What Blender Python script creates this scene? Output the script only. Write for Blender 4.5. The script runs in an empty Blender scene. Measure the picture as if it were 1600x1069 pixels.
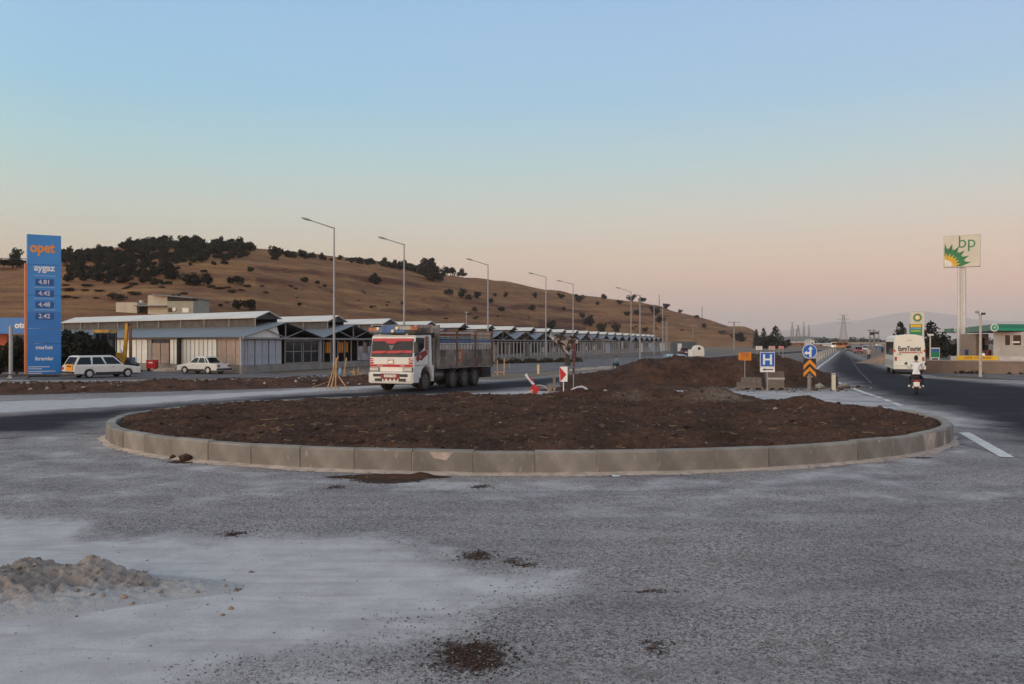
import bpy, bmesh, math, random
import numpy as np
from mathutils import Vector, Matrix, Euler

# ------------------------------------------------------------------ camera, sky, sun, exposure
S = bpy.context.scene
COL = S.collection
CAM_H = 2.4
F = 1400.0            # focal length in pixels of the 1600 px wide photograph
cam_d = bpy.data.cameras.new('camera')
cam = bpy.data.objects.new('camera', cam_d)
COL.objects.link(cam)
cam.location = (0, 0, CAM_H)
cam.rotation_euler = (math.radians(90), 0, 0)
cam_d.sensor_width = 36
cam_d.lens = 36 * F / 1600
cam_d.clip_start = 0.1
cam_d.clip_end = 30000
S.camera = cam
S.render.resolution_x, S.render.resolution_y = 1024, 684
S.view_settings.view_transform = 'Standard'
S.view_settings.look = 'None'
S.view_settings.exposure = 0.0
S.view_settings.gamma = 1.0
S.view_settings.use_curve_mapping = False

SKY = [  # elevation (degrees), sRGB colour: twilight after sunset, pink band on the horizon
    (-6, (120, 108, 114)), (0, (214, 170, 164)), (1.2, (220, 178, 167)), (3.0, (231, 190, 167)), (5.2, (229, 205, 181)),
    (8.0, (214, 214, 203)), (11.0, (190, 215, 218)), (15.0, (166, 206, 232)), (18.0, (163, 201, 234)), (21.0, (157, 196, 234)),
    (30, (154, 180, 210)), (50, (142, 163, 190)), (90, (132, 150, 176))]

def lin(c):
    c = c / 255.0
    return c / 12.92 if c <= 0.04045 else ((c + 0.055) / 1.055) ** 2.4

world = bpy.data.worlds.new('World')
S.world = world
world.use_nodes = True
wn, wl = world.node_tree.nodes, world.node_tree.links
tc = wn.new('ShaderNodeTexCoord')
sep = wn.new('ShaderNodeSeparateXYZ')
wl.new(tc.outputs['Generated'], sep.inputs[0])
asin = wn.new('ShaderNodeMath'); asin.operation = 'ARCSINE'
wl.new(sep.outputs['Z'], asin.inputs[0])
mr = wn.new('ShaderNodeMapRange')
mr.inputs['From Min'].default_value = math.radians(-6)
mr.inputs['From Max'].default_value = math.radians(90)
wl.new(asin.outputs[0], mr.inputs['Value'])
ramp = wn.new('ShaderNodeValToRGB')
cr = ramp.color_ramp
for i, (e, c) in enumerate(SKY):
    pos = (e + 6) / 96
    el = cr.elements[i] if i < 2 else cr.elements.new(pos)
    el.position = pos
    el.color = (lin(c[0]), lin(c[1]), lin(c[2]), 1)
wl.new(mr.outputs[0], ramp.inputs[0])
# afterglow: the sky is brighter and warmer on the sunset side, behind and to the left of the camera
SUNAZ = Vector((-0.75, -0.66, 0)).normalized()
dot = wn.new('ShaderNodeVectorMath'); dot.operation = 'DOT_PRODUCT'
dot.inputs[1].default_value = SUNAZ
wl.new(tc.outputs['Generated'], dot.inputs[0])
gl = wn.new('ShaderNodeMapRange'); gl.interpolation_type = 'SMOOTHSTEP'
gl.inputs['From Min'].default_value = -0.3
gl.inputs['From Max'].default_value = 1.0
gl.inputs['To Max'].default_value = 1.0
wl.new(dot.outputs['Value'], gl.inputs['Value'])
mixw = wn.new('ShaderNodeMix'); mixw.data_type = 'RGBA'; mixw.blend_type = 'MULTIPLY'
wl.new(gl.outputs[0], mixw.inputs['Factor'])
wl.new(ramp.outputs[0], mixw.inputs['A'])
mixw.inputs['B'].default_value = (4.2, 2.7, 1.75, 1)
# the left of the view is a touch more cyan, the right (away from the sunset) a touch more pink
gx2 = wn.new('ShaderNodeMapRange'); gx2.inputs['From Min'].default_value = -0.5; gx2.inputs['From Max'].default_value = 0.5
wl.new(sep.outputs['X'], gx2.inputs['Value'])
tin = wn.new('ShaderNodeMix'); tin.data_type = 'RGBA'
tin.inputs['A'].default_value = (0.91, 1.015, 1.0, 1); tin.inputs['B'].default_value = (1.03, 0.985, 0.985, 1)
wl.new(gx2.outputs[0], tin.inputs['Factor'])
mt = wn.new('ShaderNodeMix'); mt.data_type = 'RGBA'; mt.blend_type = 'MULTIPLY'; mt.inputs['Factor'].default_value = 1.0
wl.new(mixw.outputs['Result'], mt.inputs['A']); wl.new(tin.outputs['Result'], mt.inputs['B'])
wl.new(mt.outputs['Result'], wn['Background'].inputs['Color'])
wn['Background'].inputs['Strength'].default_value = 1.0

sun_d = bpy.data.lights.new('sun', 'SUN')
sun_d.energy = 0.6
sun_d.angle = math.radians(25)
sun_d.color = (1.0, 0.74, 0.58)
sun = bpy.data.objects.new('sun', sun_d)
COL.objects.link(sun)
sun.rotation_euler = (-Vector((SUNAZ.x, SUNAZ.y, 0.14))).to_track_quat('-Z', 'Y').to_euler()
sun.location = (0, -20, 30)

# ------------------------------------------------------------------ helpers
R = random.Random(7)

def gp(X, Y):
    """ground point seen at pixel X, Y of the photograph"""
    d = CAM_H * F / (Y - 535.0)
    return ((X - 800) / F * d, d)

def pt(X, Y, d):
    return Vector(((X - 800) / F * d, d, CAM_H - (Y - 535) * d / F))

def vnoise(x, y, seed=0):
    xi = np.floor(x).astype(np.int64); yi = np.floor(y).astype(np.int64)
    fx = x - xi; fy = y - yi
    fx = fx * fx * (3 - 2 * fx); fy = fy * fy * (3 - 2 * fy)
    def h(a, b):
        n = (a * 374761393 + b * 668265263 + seed * 974634777) & 0x7fffffff
        n = ((n ^ (n >> 13)) * 1274126177) & 0x7fffffff
        n = n ^ (n >> 16)
        return (n & 0xffff) / 65535.0
    return (h(xi, yi) * (1 - fx) + h(xi + 1, yi) * fx) * (1 - fy) + (h(xi, yi + 1) * (1 - fx) + h(xi + 1, yi + 1) * fx) * fy

def fbm(x, y, oct=4, seed=0, gain=0.5):
    s = 0; a = 1; t = 0
    for i in range(oct):
        s = s + a * (vnoise(x * 2 ** i + 17.3 * i, y * 2 ** i - 9.1 * i, seed + i) * 2 - 1)
        t += a; a *= gain
    return s / t

def sdf(px, py, poly):
    """signed distance to polygon, positive inside"""
    n = len(poly)
    d = np.full(px.shape, 1e18); inside = np.zeros(px.shape, bool)
    for i in range(n):
        ax, ay = poly[i]; bx, by = poly[(i + 1) % n]
        ex, ey = bx - ax, by - ay
        wx, wy = px - ax, py - ay
        t = np.clip((wx * ex + wy * ey) / (ex * ex + ey * ey + 1e-12), 0, 1)
        d = np.minimum(d, (wx - ex * t) ** 2 + (wy - ey * t) ** 2)
        c = ((ay <= py) & (by > py)) | ((by <= py) & (ay > py))
        with np.errstate(divide='ignore', invalid='ignore'):
            xi = ax + (py - ay) / (ey if ey != 0 else 1e-12) * ex
        inside ^= c & (px < xi)
    d = np.sqrt(d)
    return np.where(inside, d, -d)

def tag(o, label=None, cat=None, group=None, kind=None):
    if label: o['label'] = label
    if cat: o['category'] = cat
    if group: o['group'] = group
    if kind: o['kind'] = kind
    return o

def thing(name, label, cat, loc=(0, 0, 0), rz=0, group=None):
    o = bpy.data.objects.new(name, None)
    COL.objects.link(o)
    o.location = loc; o.rotation_euler = (0, 0, rz)
    o.empty_display_size = 0.2
    return tag(o, label, cat, group)

def link(name, mesh, parent=None, loc=(0, 0, 0), rot=(0, 0, 0)):
    o = bpy.data.objects.new(name, mesh)
    COL.objects.link(o)
    if parent is not None: o.parent = parent
    o.location = loc; o.rotation_euler = rot
    return o

def copy_tree(o, parent=None):
    c = o.copy(); COL.objects.link(c); c.parent = parent
    for ch in list(o.children): copy_tree(ch, c)
    return c

class MB:
    """collects shapes, then links them as ONE mesh"""
    def __init__(self): self.v = []; self.f = []; self.m = []
    def add(self, vs, fs, mi=0):
        b = len(self.v); self.v += [tuple(p) for p in vs]
        self.f += [tuple(i + b for i in f) for f in fs]; self.m += [mi] * len(fs)
        return self
    def box(self, c, s, rz=0, mi=0, M=None):
        hx, hy, hz = s[0] / 2, s[1] / 2, s[2] / 2
        vs = [Vector((x, y, z)) for x in (-hx, hx) for y in (-hy, hy) for z in (-hz, hz)]
        if M is None: M = Matrix.Rotation(rz, 3, 'Z')
        c = Vector(c)
        vs = [M @ v + c for v in vs]
        return self.add(vs, [(0, 1, 3, 2), (4, 6, 7, 5), (0, 4, 5, 1), (2, 3, 7, 6), (0, 2, 6, 4), (1, 5, 7, 3)], mi)
    def b2(self, x0, x1, y0, y1, z0, z1, mi=0):
        return self.box(((x0 + x1) / 2, (y0 + y1) / 2, (z0 + z1) / 2), (x1 - x0, y1 - y0, z1 - z0), 0, mi)
    def tube(self, p0, p1, r0, r1=None, n=8, mi=0):
        r1 = r0 if r1 is None else r1
        p0 = Vector(p0); p1 = Vector(p1); d = (p1 - p0).normalized()
        a = d.orthogonal().normalized(); b = d.cross(a)
        vs = []
        for p, r in ((p0, r0), (p1, r1)):
            for i in range(n):
                t = 2 * math.pi * i / n
                vs.append(p + a * (r * math.cos(t)) + b * (r * math.sin(t)))
        fs = [(i, (i + 1) % n, n + (i + 1) % n, n + i) for i in range(n)]
        fs += [tuple(range(n - 1, -1, -1)), tuple(range(n, 2 * n))]
        return self.add(vs, fs, mi)
    def path(self, ps, r, n=6, mi=0):
        for a, b in zip(ps, ps[1:]): self.tube(a, b, r, r, n, mi)
        return self
    def prism(self, poly, y0, y1, inset=0.0, bev=0.0, mi=0, ax='y'):
        """polygon in x,z extruded along y; with bevelled long edges when inset > 0"""
        n = len(poly)
        cx = sum(p[0] for p in poly) / n; cz = sum(p[1] for p in poly) / n
        def ring(y, ins):
            out = []
            for i, (x, z) in enumerate(poly):
                px, pz = poly[i - 1]; nx, nz = poly[(i + 1) % n]
                tx, tz = nx - px, nz - pz
                L = math.hypot(tx, tz) or 1
                k = ins
                out.append((x - tz / L * k * self._s, y, z + tx / L * k * self._s))
            return out
        area = sum(poly[i - 1][0] * poly[i][1] - poly[i][0] * poly[i - 1][1] for i in range(n))
        self._s = 1 if area > 0 else -1
        rings = [ring(y0, inset), ring(y0 + bev, 0), ring(y1 - bev, 0), ring(y1, inset)] if inset else [ring(y0, 0), ring(y1, 0)]
        vs = [p for r in rings for p in r]
        fs = []
        for k in range(len(rings) - 1):
            for i in range(n):
                j = (i + 1) % n
                fs.append((k * n + i, k * n + j, (k + 1) * n + j, (k + 1) * n + i))
        fs.append(tuple(range(n))[::-1]); fs.append(tuple((len(rings) - 1) * n + i for i in range(n)))
        if ax == 'x': vs = [(p[1], p[0], p[2]) for p in vs]
        if ax == 'z': vs = [(p[0], p[2], p[1]) for p in vs]
        return self.add(vs, fs, mi)
    def quad(self, a, b, c, d, mi=0): return self.add([a, b, c, d], [(0, 1, 2, 3)], mi)
    def slab(self, a, b, c, d, t, mi=0):
        """quad given thickness t along its normal"""
        a, b, c, d = map(Vector, (a, b, c, d))
        n = (b - a).cross(d - a).normalized() * t
        return self.add([a, b, c, d, a - n, b - n, c - n, d - n],
                        [(0, 1, 2, 3), (7, 6, 5, 4), (0, 4, 5, 1), (1, 5, 6, 2), (2, 6, 7, 3), (3, 7, 4, 0)], mi)
    def ell(self, c, r, n=10, m=6, mi=0):
        vs = []; fs = []
        for j in range(m + 1):
            ph = math.pi * j / m
            for i in range(n):
                t = 2 * math.pi * i / n
                vs.append((c[0] + r[0] * math.sin(ph) * math.cos(t), c[1] + r[1] * math.sin(ph) * math.sin(t), c[2] + r[2] * math.cos(ph)))
        for j in range(m):
            for i in range(n):
                k = (i + 1) % n
                fs.append((j * n + i, (j + 1) * n + i, (j + 1) * n + k, j * n + k))
        return self.add(vs, fs, mi)
    def mesh(self, name, mats, smooth=False, fix=True):
        me = bpy.data.meshes.new(name)
        me.from_pydata(self.v, [], self.f)
        for m in (mats if isinstance(mats, (list, tuple)) else [mats]): me.materials.append(m)
        me.polygons.foreach_set('material_index', self.m)
        if fix:
            bm = bmesh.new(); bm.from_mesh(me)
            bmesh.ops.recalc_face_normals(bm, faces=bm.faces); bm.to_mesh(me); bm.free()
        if smooth: me.polygons.foreach_set('use_smooth', [True] * len(me.polygons))
        me.update()
        return me
    def build(self, name, mats, parent=None, loc=(0, 0, 0), rot=(0, 0, 0), smooth=False):
        return link(name, self.mesh(name, mats, smooth), parent, loc, rot)

def np_mesh(name, V, Fc, mats, smooth=False, attrs=None, mi=None):
    me = bpy.data.meshes.new(name)
    k = Fc.shape[1]
    me.vertices.add(len(V)); me.vertices.foreach_set('co', np.ascontiguousarray(V, dtype=np.float32).ravel())
    me.loops.add(len(Fc) * k); me.loops.foreach_set('vertex_index', np.ascontiguousarray(Fc, dtype=np.int32).ravel())
    me.polygons.add(len(Fc)); me.polygons.foreach_set('loop_start', np.arange(0, len(Fc) * k, k, dtype=np.int32))
    for m in (mats if isinstance(mats, (list, tuple)) else [mats]): me.materials.append(m)
    if mi is not None: me.polygons.foreach_set('material_index', mi.astype(np.int32))
    me.update(calc_edges=True)
    for key, val in (attrs or {}).items():
        a = me.attributes.new(key, 'FLOAT', 'POINT'); a.data.foreach_set('value', val.astype(np.float32).ravel())
    if smooth: me.polygons.foreach_set('use_smooth', np.ones(len(Fc), bool))
    me.validate()
    return me

def grid_faces(nr, nc):
    r, c = np.meshgrid(np.arange(nr - 1), np.arange(nc - 1), indexing='ij')
    a = (r * nc + c).ravel()
    return np.stack([a, a + 1, a + nc + 1, a + nc], 1)

# ---- materials
MATS = {}
def mat(name, col, rough=0.7, metal=0.0, var=0.12, scale=6.0, bump=0.0, bscale=40.0, col2=None, dirt=0.0, rand=0.0, spec=0.4, emit=None, coat=0.0, alpha=None, trans=0.0, splot=0.0):
    """procedural material: base colour broken up by noise, fine relief, optional grime patches"""
    if name in MATS: return MATS[name]
    m = bpy.data.materials.new(name); m.use_nodes = True
    n, l = m.node_tree.nodes, m.node_tree.links
    p = n['Principled BSDF']
    p.inputs['Roughness'].default_value = rough
    p.inputs['Metallic'].default_value = metal
    p.inputs['Specular IOR Level'].default_value = spec
    p.inputs['Coat Weight'].default_value = coat
    p.inputs['Transmission Weight'].default_value = trans
    t = n.new('ShaderNodeTexCoord')
    ns = n.new('ShaderNodeTexNoise'); ns.inputs['Scale'].default_value = scale; ns.inputs['Detail'].default_value = 5
    l.new(t.outputs['Object'], ns.inputs['Vector'])
    mx = n.new('ShaderNodeMix'); mx.data_type = 'RGBA'
    c2 = col2 if col2 else tuple(c * (1 - var) for c in col)
    c1 = col if col2 else tuple(min(1, c * (1 + var)) for c in col)
    mx.inputs['A'].default_value = (*c1, 1); mx.inputs['B'].default_value = (*c2, 1)
    mp = n.new('ShaderNodeMapRange'); mp.inputs['From Min'].default_value = 0.35; mp.inputs['From Max'].default_value = 0.65
    l.new(ns.outputs['Fac'], mp.inputs['Value']); l.new(mp.outputs[0], mx.inputs['Factor'])
    out = mx.outputs['Result']
    if dirt:
        n2 = n.new('ShaderNodeTexNoise'); n2.inputs['Scale'].default_value = scale * 0.35; n2.inputs['Detail'].default_value = 8
        n2.inputs['Roughness'].default_value = 0.65
        l.new(t.outputs['Object'], n2.inputs['Vector'])
        m2 = n.new('ShaderNodeMapRange'); m2.inputs['From Min'].default_value = 0.48; m2.inputs['From Max'].default_value = 0.72
        m2.inputs['To Max'].default_value = dirt
        l.new(n2.outputs['Fac'], m2.inputs['Value'])
        mx2 = n.new('ShaderNodeMix'); mx2.data_type = 'RGBA'
        l.new(m2.outputs[0], mx2.inputs['Factor']); l.new(out, mx2.inputs['A'])
        mx2.inputs['B'].default_value = (0.11, 0.085, 0.065, 1)
        out = mx2.outputs['Result']
    if splot:   # pale lime blotches and vertical runs
        mp9 = n.new('ShaderNodeMapping'); mp9.inputs['Scale'].default_value = (1, 1, 0.55); l.new(t.outputs['Object'], mp9.inputs['Vector'])
        n9 = n.new('ShaderNodeTexNoise'); n9.inputs['Scale'].default_value = 9; n9.inputs['Detail'].default_value = 8; n9.inputs['Roughness'].default_value = 0.7
        oi9 = n.new('ShaderNodeObjectInfo'); va = n.new('ShaderNodeVectorMath'); va.operation = 'ADD'
        l.new(mp9.outputs[0], va.inputs[0]); l.new(oi9.outputs['Location'], va.inputs[1]); l.new(va.outputs[0], n9.inputs['Vector'])
        m9 = n.new('ShaderNodeMapRange'); m9.inputs['From Min'].default_value = 0.60; m9.inputs['From Max'].default_value = 0.70; m9.inputs['To Max'].default_value = splot
        l.new(n9.outputs['Fac'], m9.inputs['Value'])
        x9 = n.new('ShaderNodeMix'); x9.data_type = 'RGBA'; l.new(m9.outputs[0], x9.inputs['Factor']); l.new(out, x9.inputs['A']); x9.inputs['B'].default_value = (0.42, 0.37, 0.34, 1)
        out = x9.outputs['Result']
    if rand:
        oi = n.new('ShaderNodeObjectInfo')
        hv = n.new('ShaderNodeHueSaturation')
        m3 = n.new('ShaderNodeMapRange'); m3.inputs['To Min'].default_value = 1 - rand; m3.inputs['To Max'].default_value = 1 + rand
        l.new(oi.outputs['Random'], m3.inputs['Value']); l.new(m3.outputs[0], hv.inputs['Value'])
        l.new(out, hv.inputs['Color']); out = hv.outputs['Color']
    l.new(out, p.inputs['Base Color'])
    if emit:
        p.inputs['Emission Color'].default_value = (*emit[0], 1); p.inputs['Emission Strength'].default_value = emit[1]
    if bump:
        nb = n.new('ShaderNodeTexNoise'); nb.inputs['Scale'].default_value = bscale; nb.inputs['Detail'].default_value = 6
        l.new(t.outputs['Object'], nb.inputs['Vector'])
        b = n.new('ShaderNodeBump'); b.inputs['Strength'].default_value = bump; b.inputs['Distance'].default_value = 0.02
        l.new(nb.outputs['Fac'], b.inputs['Height']); l.new(b.outputs[0], p.inputs['Normal'])
    MATS[name] = m
    return m

def ng(n, l, kind, **kw):
    nd = n.new(kind)
    for k, v in kw.items():
        if hasattr(nd, k): setattr(nd, k, v)
        else: nd.inputs[k].default_value = v
    return nd

def ground_mat(name, grav, dust, rough=0.9, asphalt=None, cell=75.0, contrast=1.0, tint=None, streak=True):
    """chip seal or asphalt: stones of many greys, fine dust lying where the attribute 'dust' says (metres inside
    the dusty zone), edges broken by noise. With asphalt set, attribute 'edge' blends dusty gravel in at the rim."""
    m = bpy.data.materials.new(name); m.use_nodes = True
    n, l = m.node_tree.nodes, m.node_tree.links
    p = n['Principled BSDF']; p.inputs['Roughness'].default_value = rough; p.inputs['Specular IOR Level'].default_value = 0.25 if not asphalt else 0.1
    t = n.new('ShaderNodeTexCoord'); V = t.outputs['Object']
    def noise(scale, det=6, ro=0.55, vec=None):
        q = ng(n, l, 'ShaderNodeTexNoise', Scale=scale, Detail=det, Roughness=ro); l.new(vec or V, q.inputs['Vector']); return q.outputs['Fac']
    def mapr(v, a, b, c=0.0, d=1.0, sm=True):
        q = n.new('ShaderNodeMapRange')
        if sm: q.interpolation_type = 'SMOOTHSTEP'
        q.inputs['From Min'].default_value = a; q.inputs['From Max'].default_value = b
        q.inputs['To Min'].default_value = c; q.inputs['To Max'].default_value = d
        l.new(v, q.inputs['Value']); return q.outputs[0]
    def math_(op, a, b):
        q = n.new('ShaderNodeMath'); q.operation = op
        for i, x in enumerate((a, b)):
            if isinstance(x, (int, float)): q.inputs[i].default_value = x
            else: l.new(x, q.inputs[i])
        return q.outputs[0]
    def mixc(f, a, b, bt='MIX'):
        q = n.new('ShaderNodeMix'); q.data_type = 'RGBA'; q.blend_type = bt
        for k, x in (('Factor', f), ('A', a), ('B', b)):
            if isinstance(x, (int, float)): q.inputs[k].default_value = x
            elif isinstance(x, tuple): q.inputs[k].default_value = (*x, 1)
            else: l.new(x, q.inputs[k])
        return q.outputs['Result']
    vo = ng(n, l, 'ShaderNodeTexVoronoi', Scale=cell); l.new(V, vo.inputs['Vector'])
    trk = n.new('ShaderNodeAttribute'); trk.attribute_name = 'track'
    vsep = n.new('ShaderNodeSeparateColor'); l.new(vo.outputs['Color'], vsep.inputs[0])
    vo2 = ng(n, l, 'ShaderNodeTexVoronoi', Scale=cell * 0.42); l.new(V, vo2.inputs['Vector'])
    vs2 = n.new('ShaderNodeSeparateColor'); l.new(vo2.outputs['Color'], vs2.inputs[0])
    sp = math_('ADD', math_('MULTIPLY', vsep.outputs[0], 0.6), math_('MULTIPLY', vs2.outputs[1], 0.4))
    k = contrast
    c = mixc(mapr(sp, 0.15, 0.85, sm=False), tuple(x * (1 - 0.62 * k) for x in grav), tuple(x * (1 + 0.75 * k) for x in grav))
    c = mixc(mapr(vsep.outputs[2], 0.90, 0.99, 0, 0.65 * k, False), c, (0.55, 0.52, 0.50))
    c = mixc(mapr(noise(0.35), 0.35, 0.7), c, mixc(1.0, c, (0.74, 0.74, 0.78), 'MULTIPLY'))
    c = mixc(mapr(noise(1.3, 8), 0.5, 0.75, 0, 0.6), c, mixc(1.0, c, (0.70, 0.66, 0.64), 'MULTIPLY'))
    # streaky tyre-dragged dust
    if streak:
        mpn = n.new('ShaderNodeMapping'); mpn.inputs['Scale'].default_value = (0.22, 1.1, 1); mpn.inputs['Rotation'].default_value = (0, 0, 0.12)
        l.new(V, mpn.inputs['Vector'])
        s = mapr(noise(1.0, 7, 0.6, mpn.outputs[0]), 0.45, 0.78, 0, 0.45)
        c = mixc(s, c, tuple(0.55 * a + 0.45 * b for a, b in zip(dust, grav)))
    tf = math_('MULTIPLY', trk.outputs['Fac'], mapr(noise(2.5, 7, 0.65), 0.35, 0.6, 0, 0.55))
    c = mixc(tf, c, tuple(x * 0.55 for x in grav))
    at = n.new('ShaderNodeAttribute'); at.attribute_name = 'dust'
    nz = math_('ADD', math_('MULTIPLY', math_('SUBTRACT', noise(0.9, 9, 0.62), 0.5), 2.6), math_('MULTIPLY', math_('SUBTRACT', noise(9.0, 5), 0.5), 0.5))
    df = mapr(math_('ADD', at.outputs['Fac'], nz), -0.45, 0.55)
    dc = mixc(mapr(noise(2.2, 8), 0.35, 0.7), dust, tuple(x * 0.80 for x in dust))
    dc = mixc(mapr(noise(14.0, 8, 0.7), 0.5, 0.75, 0, 0.45), dc, tuple(x * 0.6 for x in dust))
    mp3 = n.new('ShaderNodeMapping'); mp3.inputs['Scale'].default_value = (0.5, 5.0, 1); mp3.inputs['Rotation'].default_value = (0, 0, -0.35)
    l.new(V, mp3.inputs['Vector'])
    dc = mixc(mapr(noise(1.0, 9, 0.68, mp3.outputs[0]), 0.46, 0.72, 0, 0.75), dc, (dust[0] * .66, dust[1] * .62, dust[2] * .60))
    dc = mixc(mapr(vsep.outputs[0], 0.93, 0.99, 0, 0.7, False), dc, tuple(x * 0.5 for x in dust))
    dc = mixc(tf, dc, tuple(x * 0.62 for x in dust))
    c = mixc(math_('MULTIPLY', df, 0.93), c, dc)
    br = n.new('ShaderNodeAttribute'); br.attribute_name = 'soil'
    sf = mapr(math_('ADD', br.outputs['Fac'], math_('MULTIPLY', math_('SUBTRACT', noise(7.0, 8, 0.7), 0.5), 0.7)), -0.02, 0.10)
    c = mixc(sf, c, (0.045, 0.024, 0.018))
    if asphalt:
        ea = n.new('ShaderNodeAttribute'); ea.attribute_name = 'edge'
        ef = mapr(math_('ADD', ea.outputs['Fac'], math_('MULTIPLY', math_('SUBTRACT', noise(0.5, 9, 0.65), 0.5), 3.0)), -0.2, 2.0)
        ac = mixc(mapr(sp, 0.1, 0.9, sm=False), tuple(x * 0.65 for x in asphalt), tuple(x * 1.5 for x in asphalt))
        ac = mixc(mapr(noise(0.25, 8), 0.42, 0.75, 0, 0.7), ac, tuple(x * 1.7 for x in asphalt))
        mp2 = n.new('ShaderNodeMapping'); mp2.inputs['Scale'].default_value = (0.12, 1.6, 1); mp2.inputs['Rotation'].default_value = (0, 0, 0.1)
        l.new(V, mp2.inputs['Vector'])
        ac = mixc(mapr(noise(1.0, 6, 0.6, mp2.outputs[0]), 0.52, 0.85, 0, 0.22), ac, tuple(0.4 * a + 0.3 * b for a, b in zip(grav, dust)))
        c = mixc(ef, c, ac)
    l.new(c, p.inputs['Base Color'])
    h = math_('ADD', math_('MULTIPLY', vo.outputs['Distance'], -1.0), math_('MULTIPLY', noise(28.0, 4), 0.6))
    b = n.new('ShaderNodeBump'); b.inputs['Distance'].default_value = 0.012
    l.new(math_('SUBTRACT', 0.75, math_('MULTIPLY', df, 0.6)), b.inputs['Strength'])
    l.new(h, b.inputs['Height']); l.new(b.outputs[0], p.inputs['Normal'])
    return m

def soil_mat(name, base, light, edge=(0.20, 0.165, 0.14)):
    m = bpy.data.materials.new(name); m.use_nodes = True
    n, l = m.node_tree.nodes, m.node_tree.links
    p = n['Principled BSDF']; p.inputs['Roughness'].default_value = 0.95; p.inputs['Specular IOR Level'].default_value = 0.15
    t = n.new('ShaderNodeTexCoord')
    def noise(scale, det=8, ro=0.6):
        q = ng(n, l, 'ShaderNodeTexNoise', Scale=scale, Detail=det, Roughness=ro); l.new(t.outputs['Object'], q.inputs['Vector']); return q.outputs['Fac']
    def mx(f, a, b):
        q = n.new('ShaderNodeMix'); q.data_type = 'RGBA'; l.new(f, q.inputs['Factor'])
        for k, x in (('A', a), ('B', b)):
            if isinstance(x, tuple): q.inputs[k].default_value = (*x, 1)
            else: l.new(x, q.inputs[k])
        return q.outputs['Result']
    def mr_(v, a, b, d=1.0):
        q = n.new('ShaderNodeMapRange'); q.inputs['From Min'].default_value = a; q.inputs['From Max'].default_value = b; q.inputs['To Max'].default_value = d
        l.new(v, q.inputs['Value']); return q.outputs[0]
    c = mx(mr_(noise(0.8), 0.38, 0.62), tuple(x * 0.66 for x in base), (base[0] * 1.45, base[1] * 1.36, base[2] * 1.3))
    c = mx(mr_(noise(16.0), 0.45, 0.75, 0.6), c, tuple(x * 0.5 for x in base))
    c = mx(mr_(noise(5.0), 0.55, 0.8, 0.5), c, light)
    ga = n.new('ShaderNodeAttribute'); ga.attribute_name = 'gravelly'
    q = n.new('ShaderNodeMath'); q.operation = 'MULTIPLY'
    l.new(mr_(noise(9.0), 0.2, 0.5), q.inputs[0]); l.new(ga.outputs['Fac'], q.inputs[1])
    c = mx(q.outputs[0], c, edge)
    vo = ng(n, l, 'ShaderNodeTexVoronoi', Scale=22.0); l.new(t.outputs['Object'], vo.inputs['Vector'])
    sc_ = n.new('ShaderNodeSeparateColor'); l.new(vo.outputs['Color'], sc_.inputs[0])
    c = mx(mr_(sc_.outputs[0], 0.965, 0.99, 0.8), c, light)
    l.new(c, p.inputs['Base Color'])
    b = n.new('ShaderNodeBump'); b.inputs['Strength'].default_value = 0.8; b.inputs['Distance'].default_value = 0.03
    l.new(noise(30.0, 8, 0.7), b.inputs['Height']); l.new(b.outputs[0], p.inputs['Normal'])
    return m

def text(parent, body, mat_, size, loc, rot=(math.pi / 2, 0, 0), name='lettering', ext=0.01, align='CENTER', sx=1.0, bold=0.0, mirror=False):
    cu = bpy.data.curves.new('t', 'FONT'); cu.body = body; cu.size = size; cu.extrude = ext; cu.align_x = align; cu.align_y = 'CENTER'
    cu.offset = bold; cu.resolution_u = 3
    tmp = bpy.data.objects.new('t', cu)
    COL.objects.link(tmp)
    dg = bpy.context.evaluated_depsgraph_get(); dg.update()
    me = bpy.data.meshes.new_from_object(tmp.evaluated_get(dg))
    bpy.data.objects.remove(tmp); bpy.data.curves.remove(cu)
    me.name = name
    if sx != 1.0: me.transform(Matrix.Diagonal((sx, 1, 1, 1)))
    me.materials.clear(); me.materials.append(mat_)
    return link(name, me, parent, loc, rot)

# palette
M_steel = mat('galvanised_steel', (0.33, 0.34, 0.36), 0.45, 0.5, 0.1, 3, dirt=0.2)
M_pole = mat('pole_grey_paint', (0.30, 0.30, 0.32), 0.5, 0.2, 0.1, 2)
M_dark = mat('dark_paint', (0.03, 0.03, 0.035), 0.5, 0, 0.3, 8)
M_black = mat('black_rubber', (0.018, 0.017, 0.017), 0.85, 0, 0.3, 10, dirt=0.4)
M_glass = mat('tinted_glass', (0.012, 0.015, 0.02), 0.08, 0, 0.1, 1, spec=0.3)
M_white = mat('white_paint', (0.72, 0.72, 0.70), 0.4, 0, 0.05, 4, coat=0.2, dirt=0.12)
M_wht2 = mat('white_plastic', (0.80, 0.79, 0.76), 0.5, 0, 0.05, 5, dirt=0.1)
M_red = mat('red_paint', (0.50, 0.02, 0.03), 0.4, 0, 0.15, 6)
M_blue = mat('sign_blue', (0.012, 0.12, 0.50), 0.45, 0, 0.08, 3)
M_orange = mat('sign_orange', (0.70, 0.25, 0.02), 0.5, 0, 0.1, 5)
M_yellow = mat('machine_yellow', (0.60, 0.30, 0.02), 0.5, 0, 0.15, 3, dirt=0.35)
M_chrome = mat('bright_metal', (0.4, 0.4, 0.4), 0.25, 0.9, 0.1, 4)
M_conc = mat('cast_concrete', (0.245, 0.228, 0.208), 0.9, 0, 0.16, 2.5, 0.5, 60, rand=0.17, dirt=0.35, splot=0.7)
M_wood = mat('raw_timber', (0.42, 0.26, 0.13), 0.8, 0, 0.3, 7, 0.3, 30)
M_wood_old = mat('weathered_timber', (0.22, 0.17, 0.14), 0.85, 0, 0.3, 7, 0.3, 30)

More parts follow.
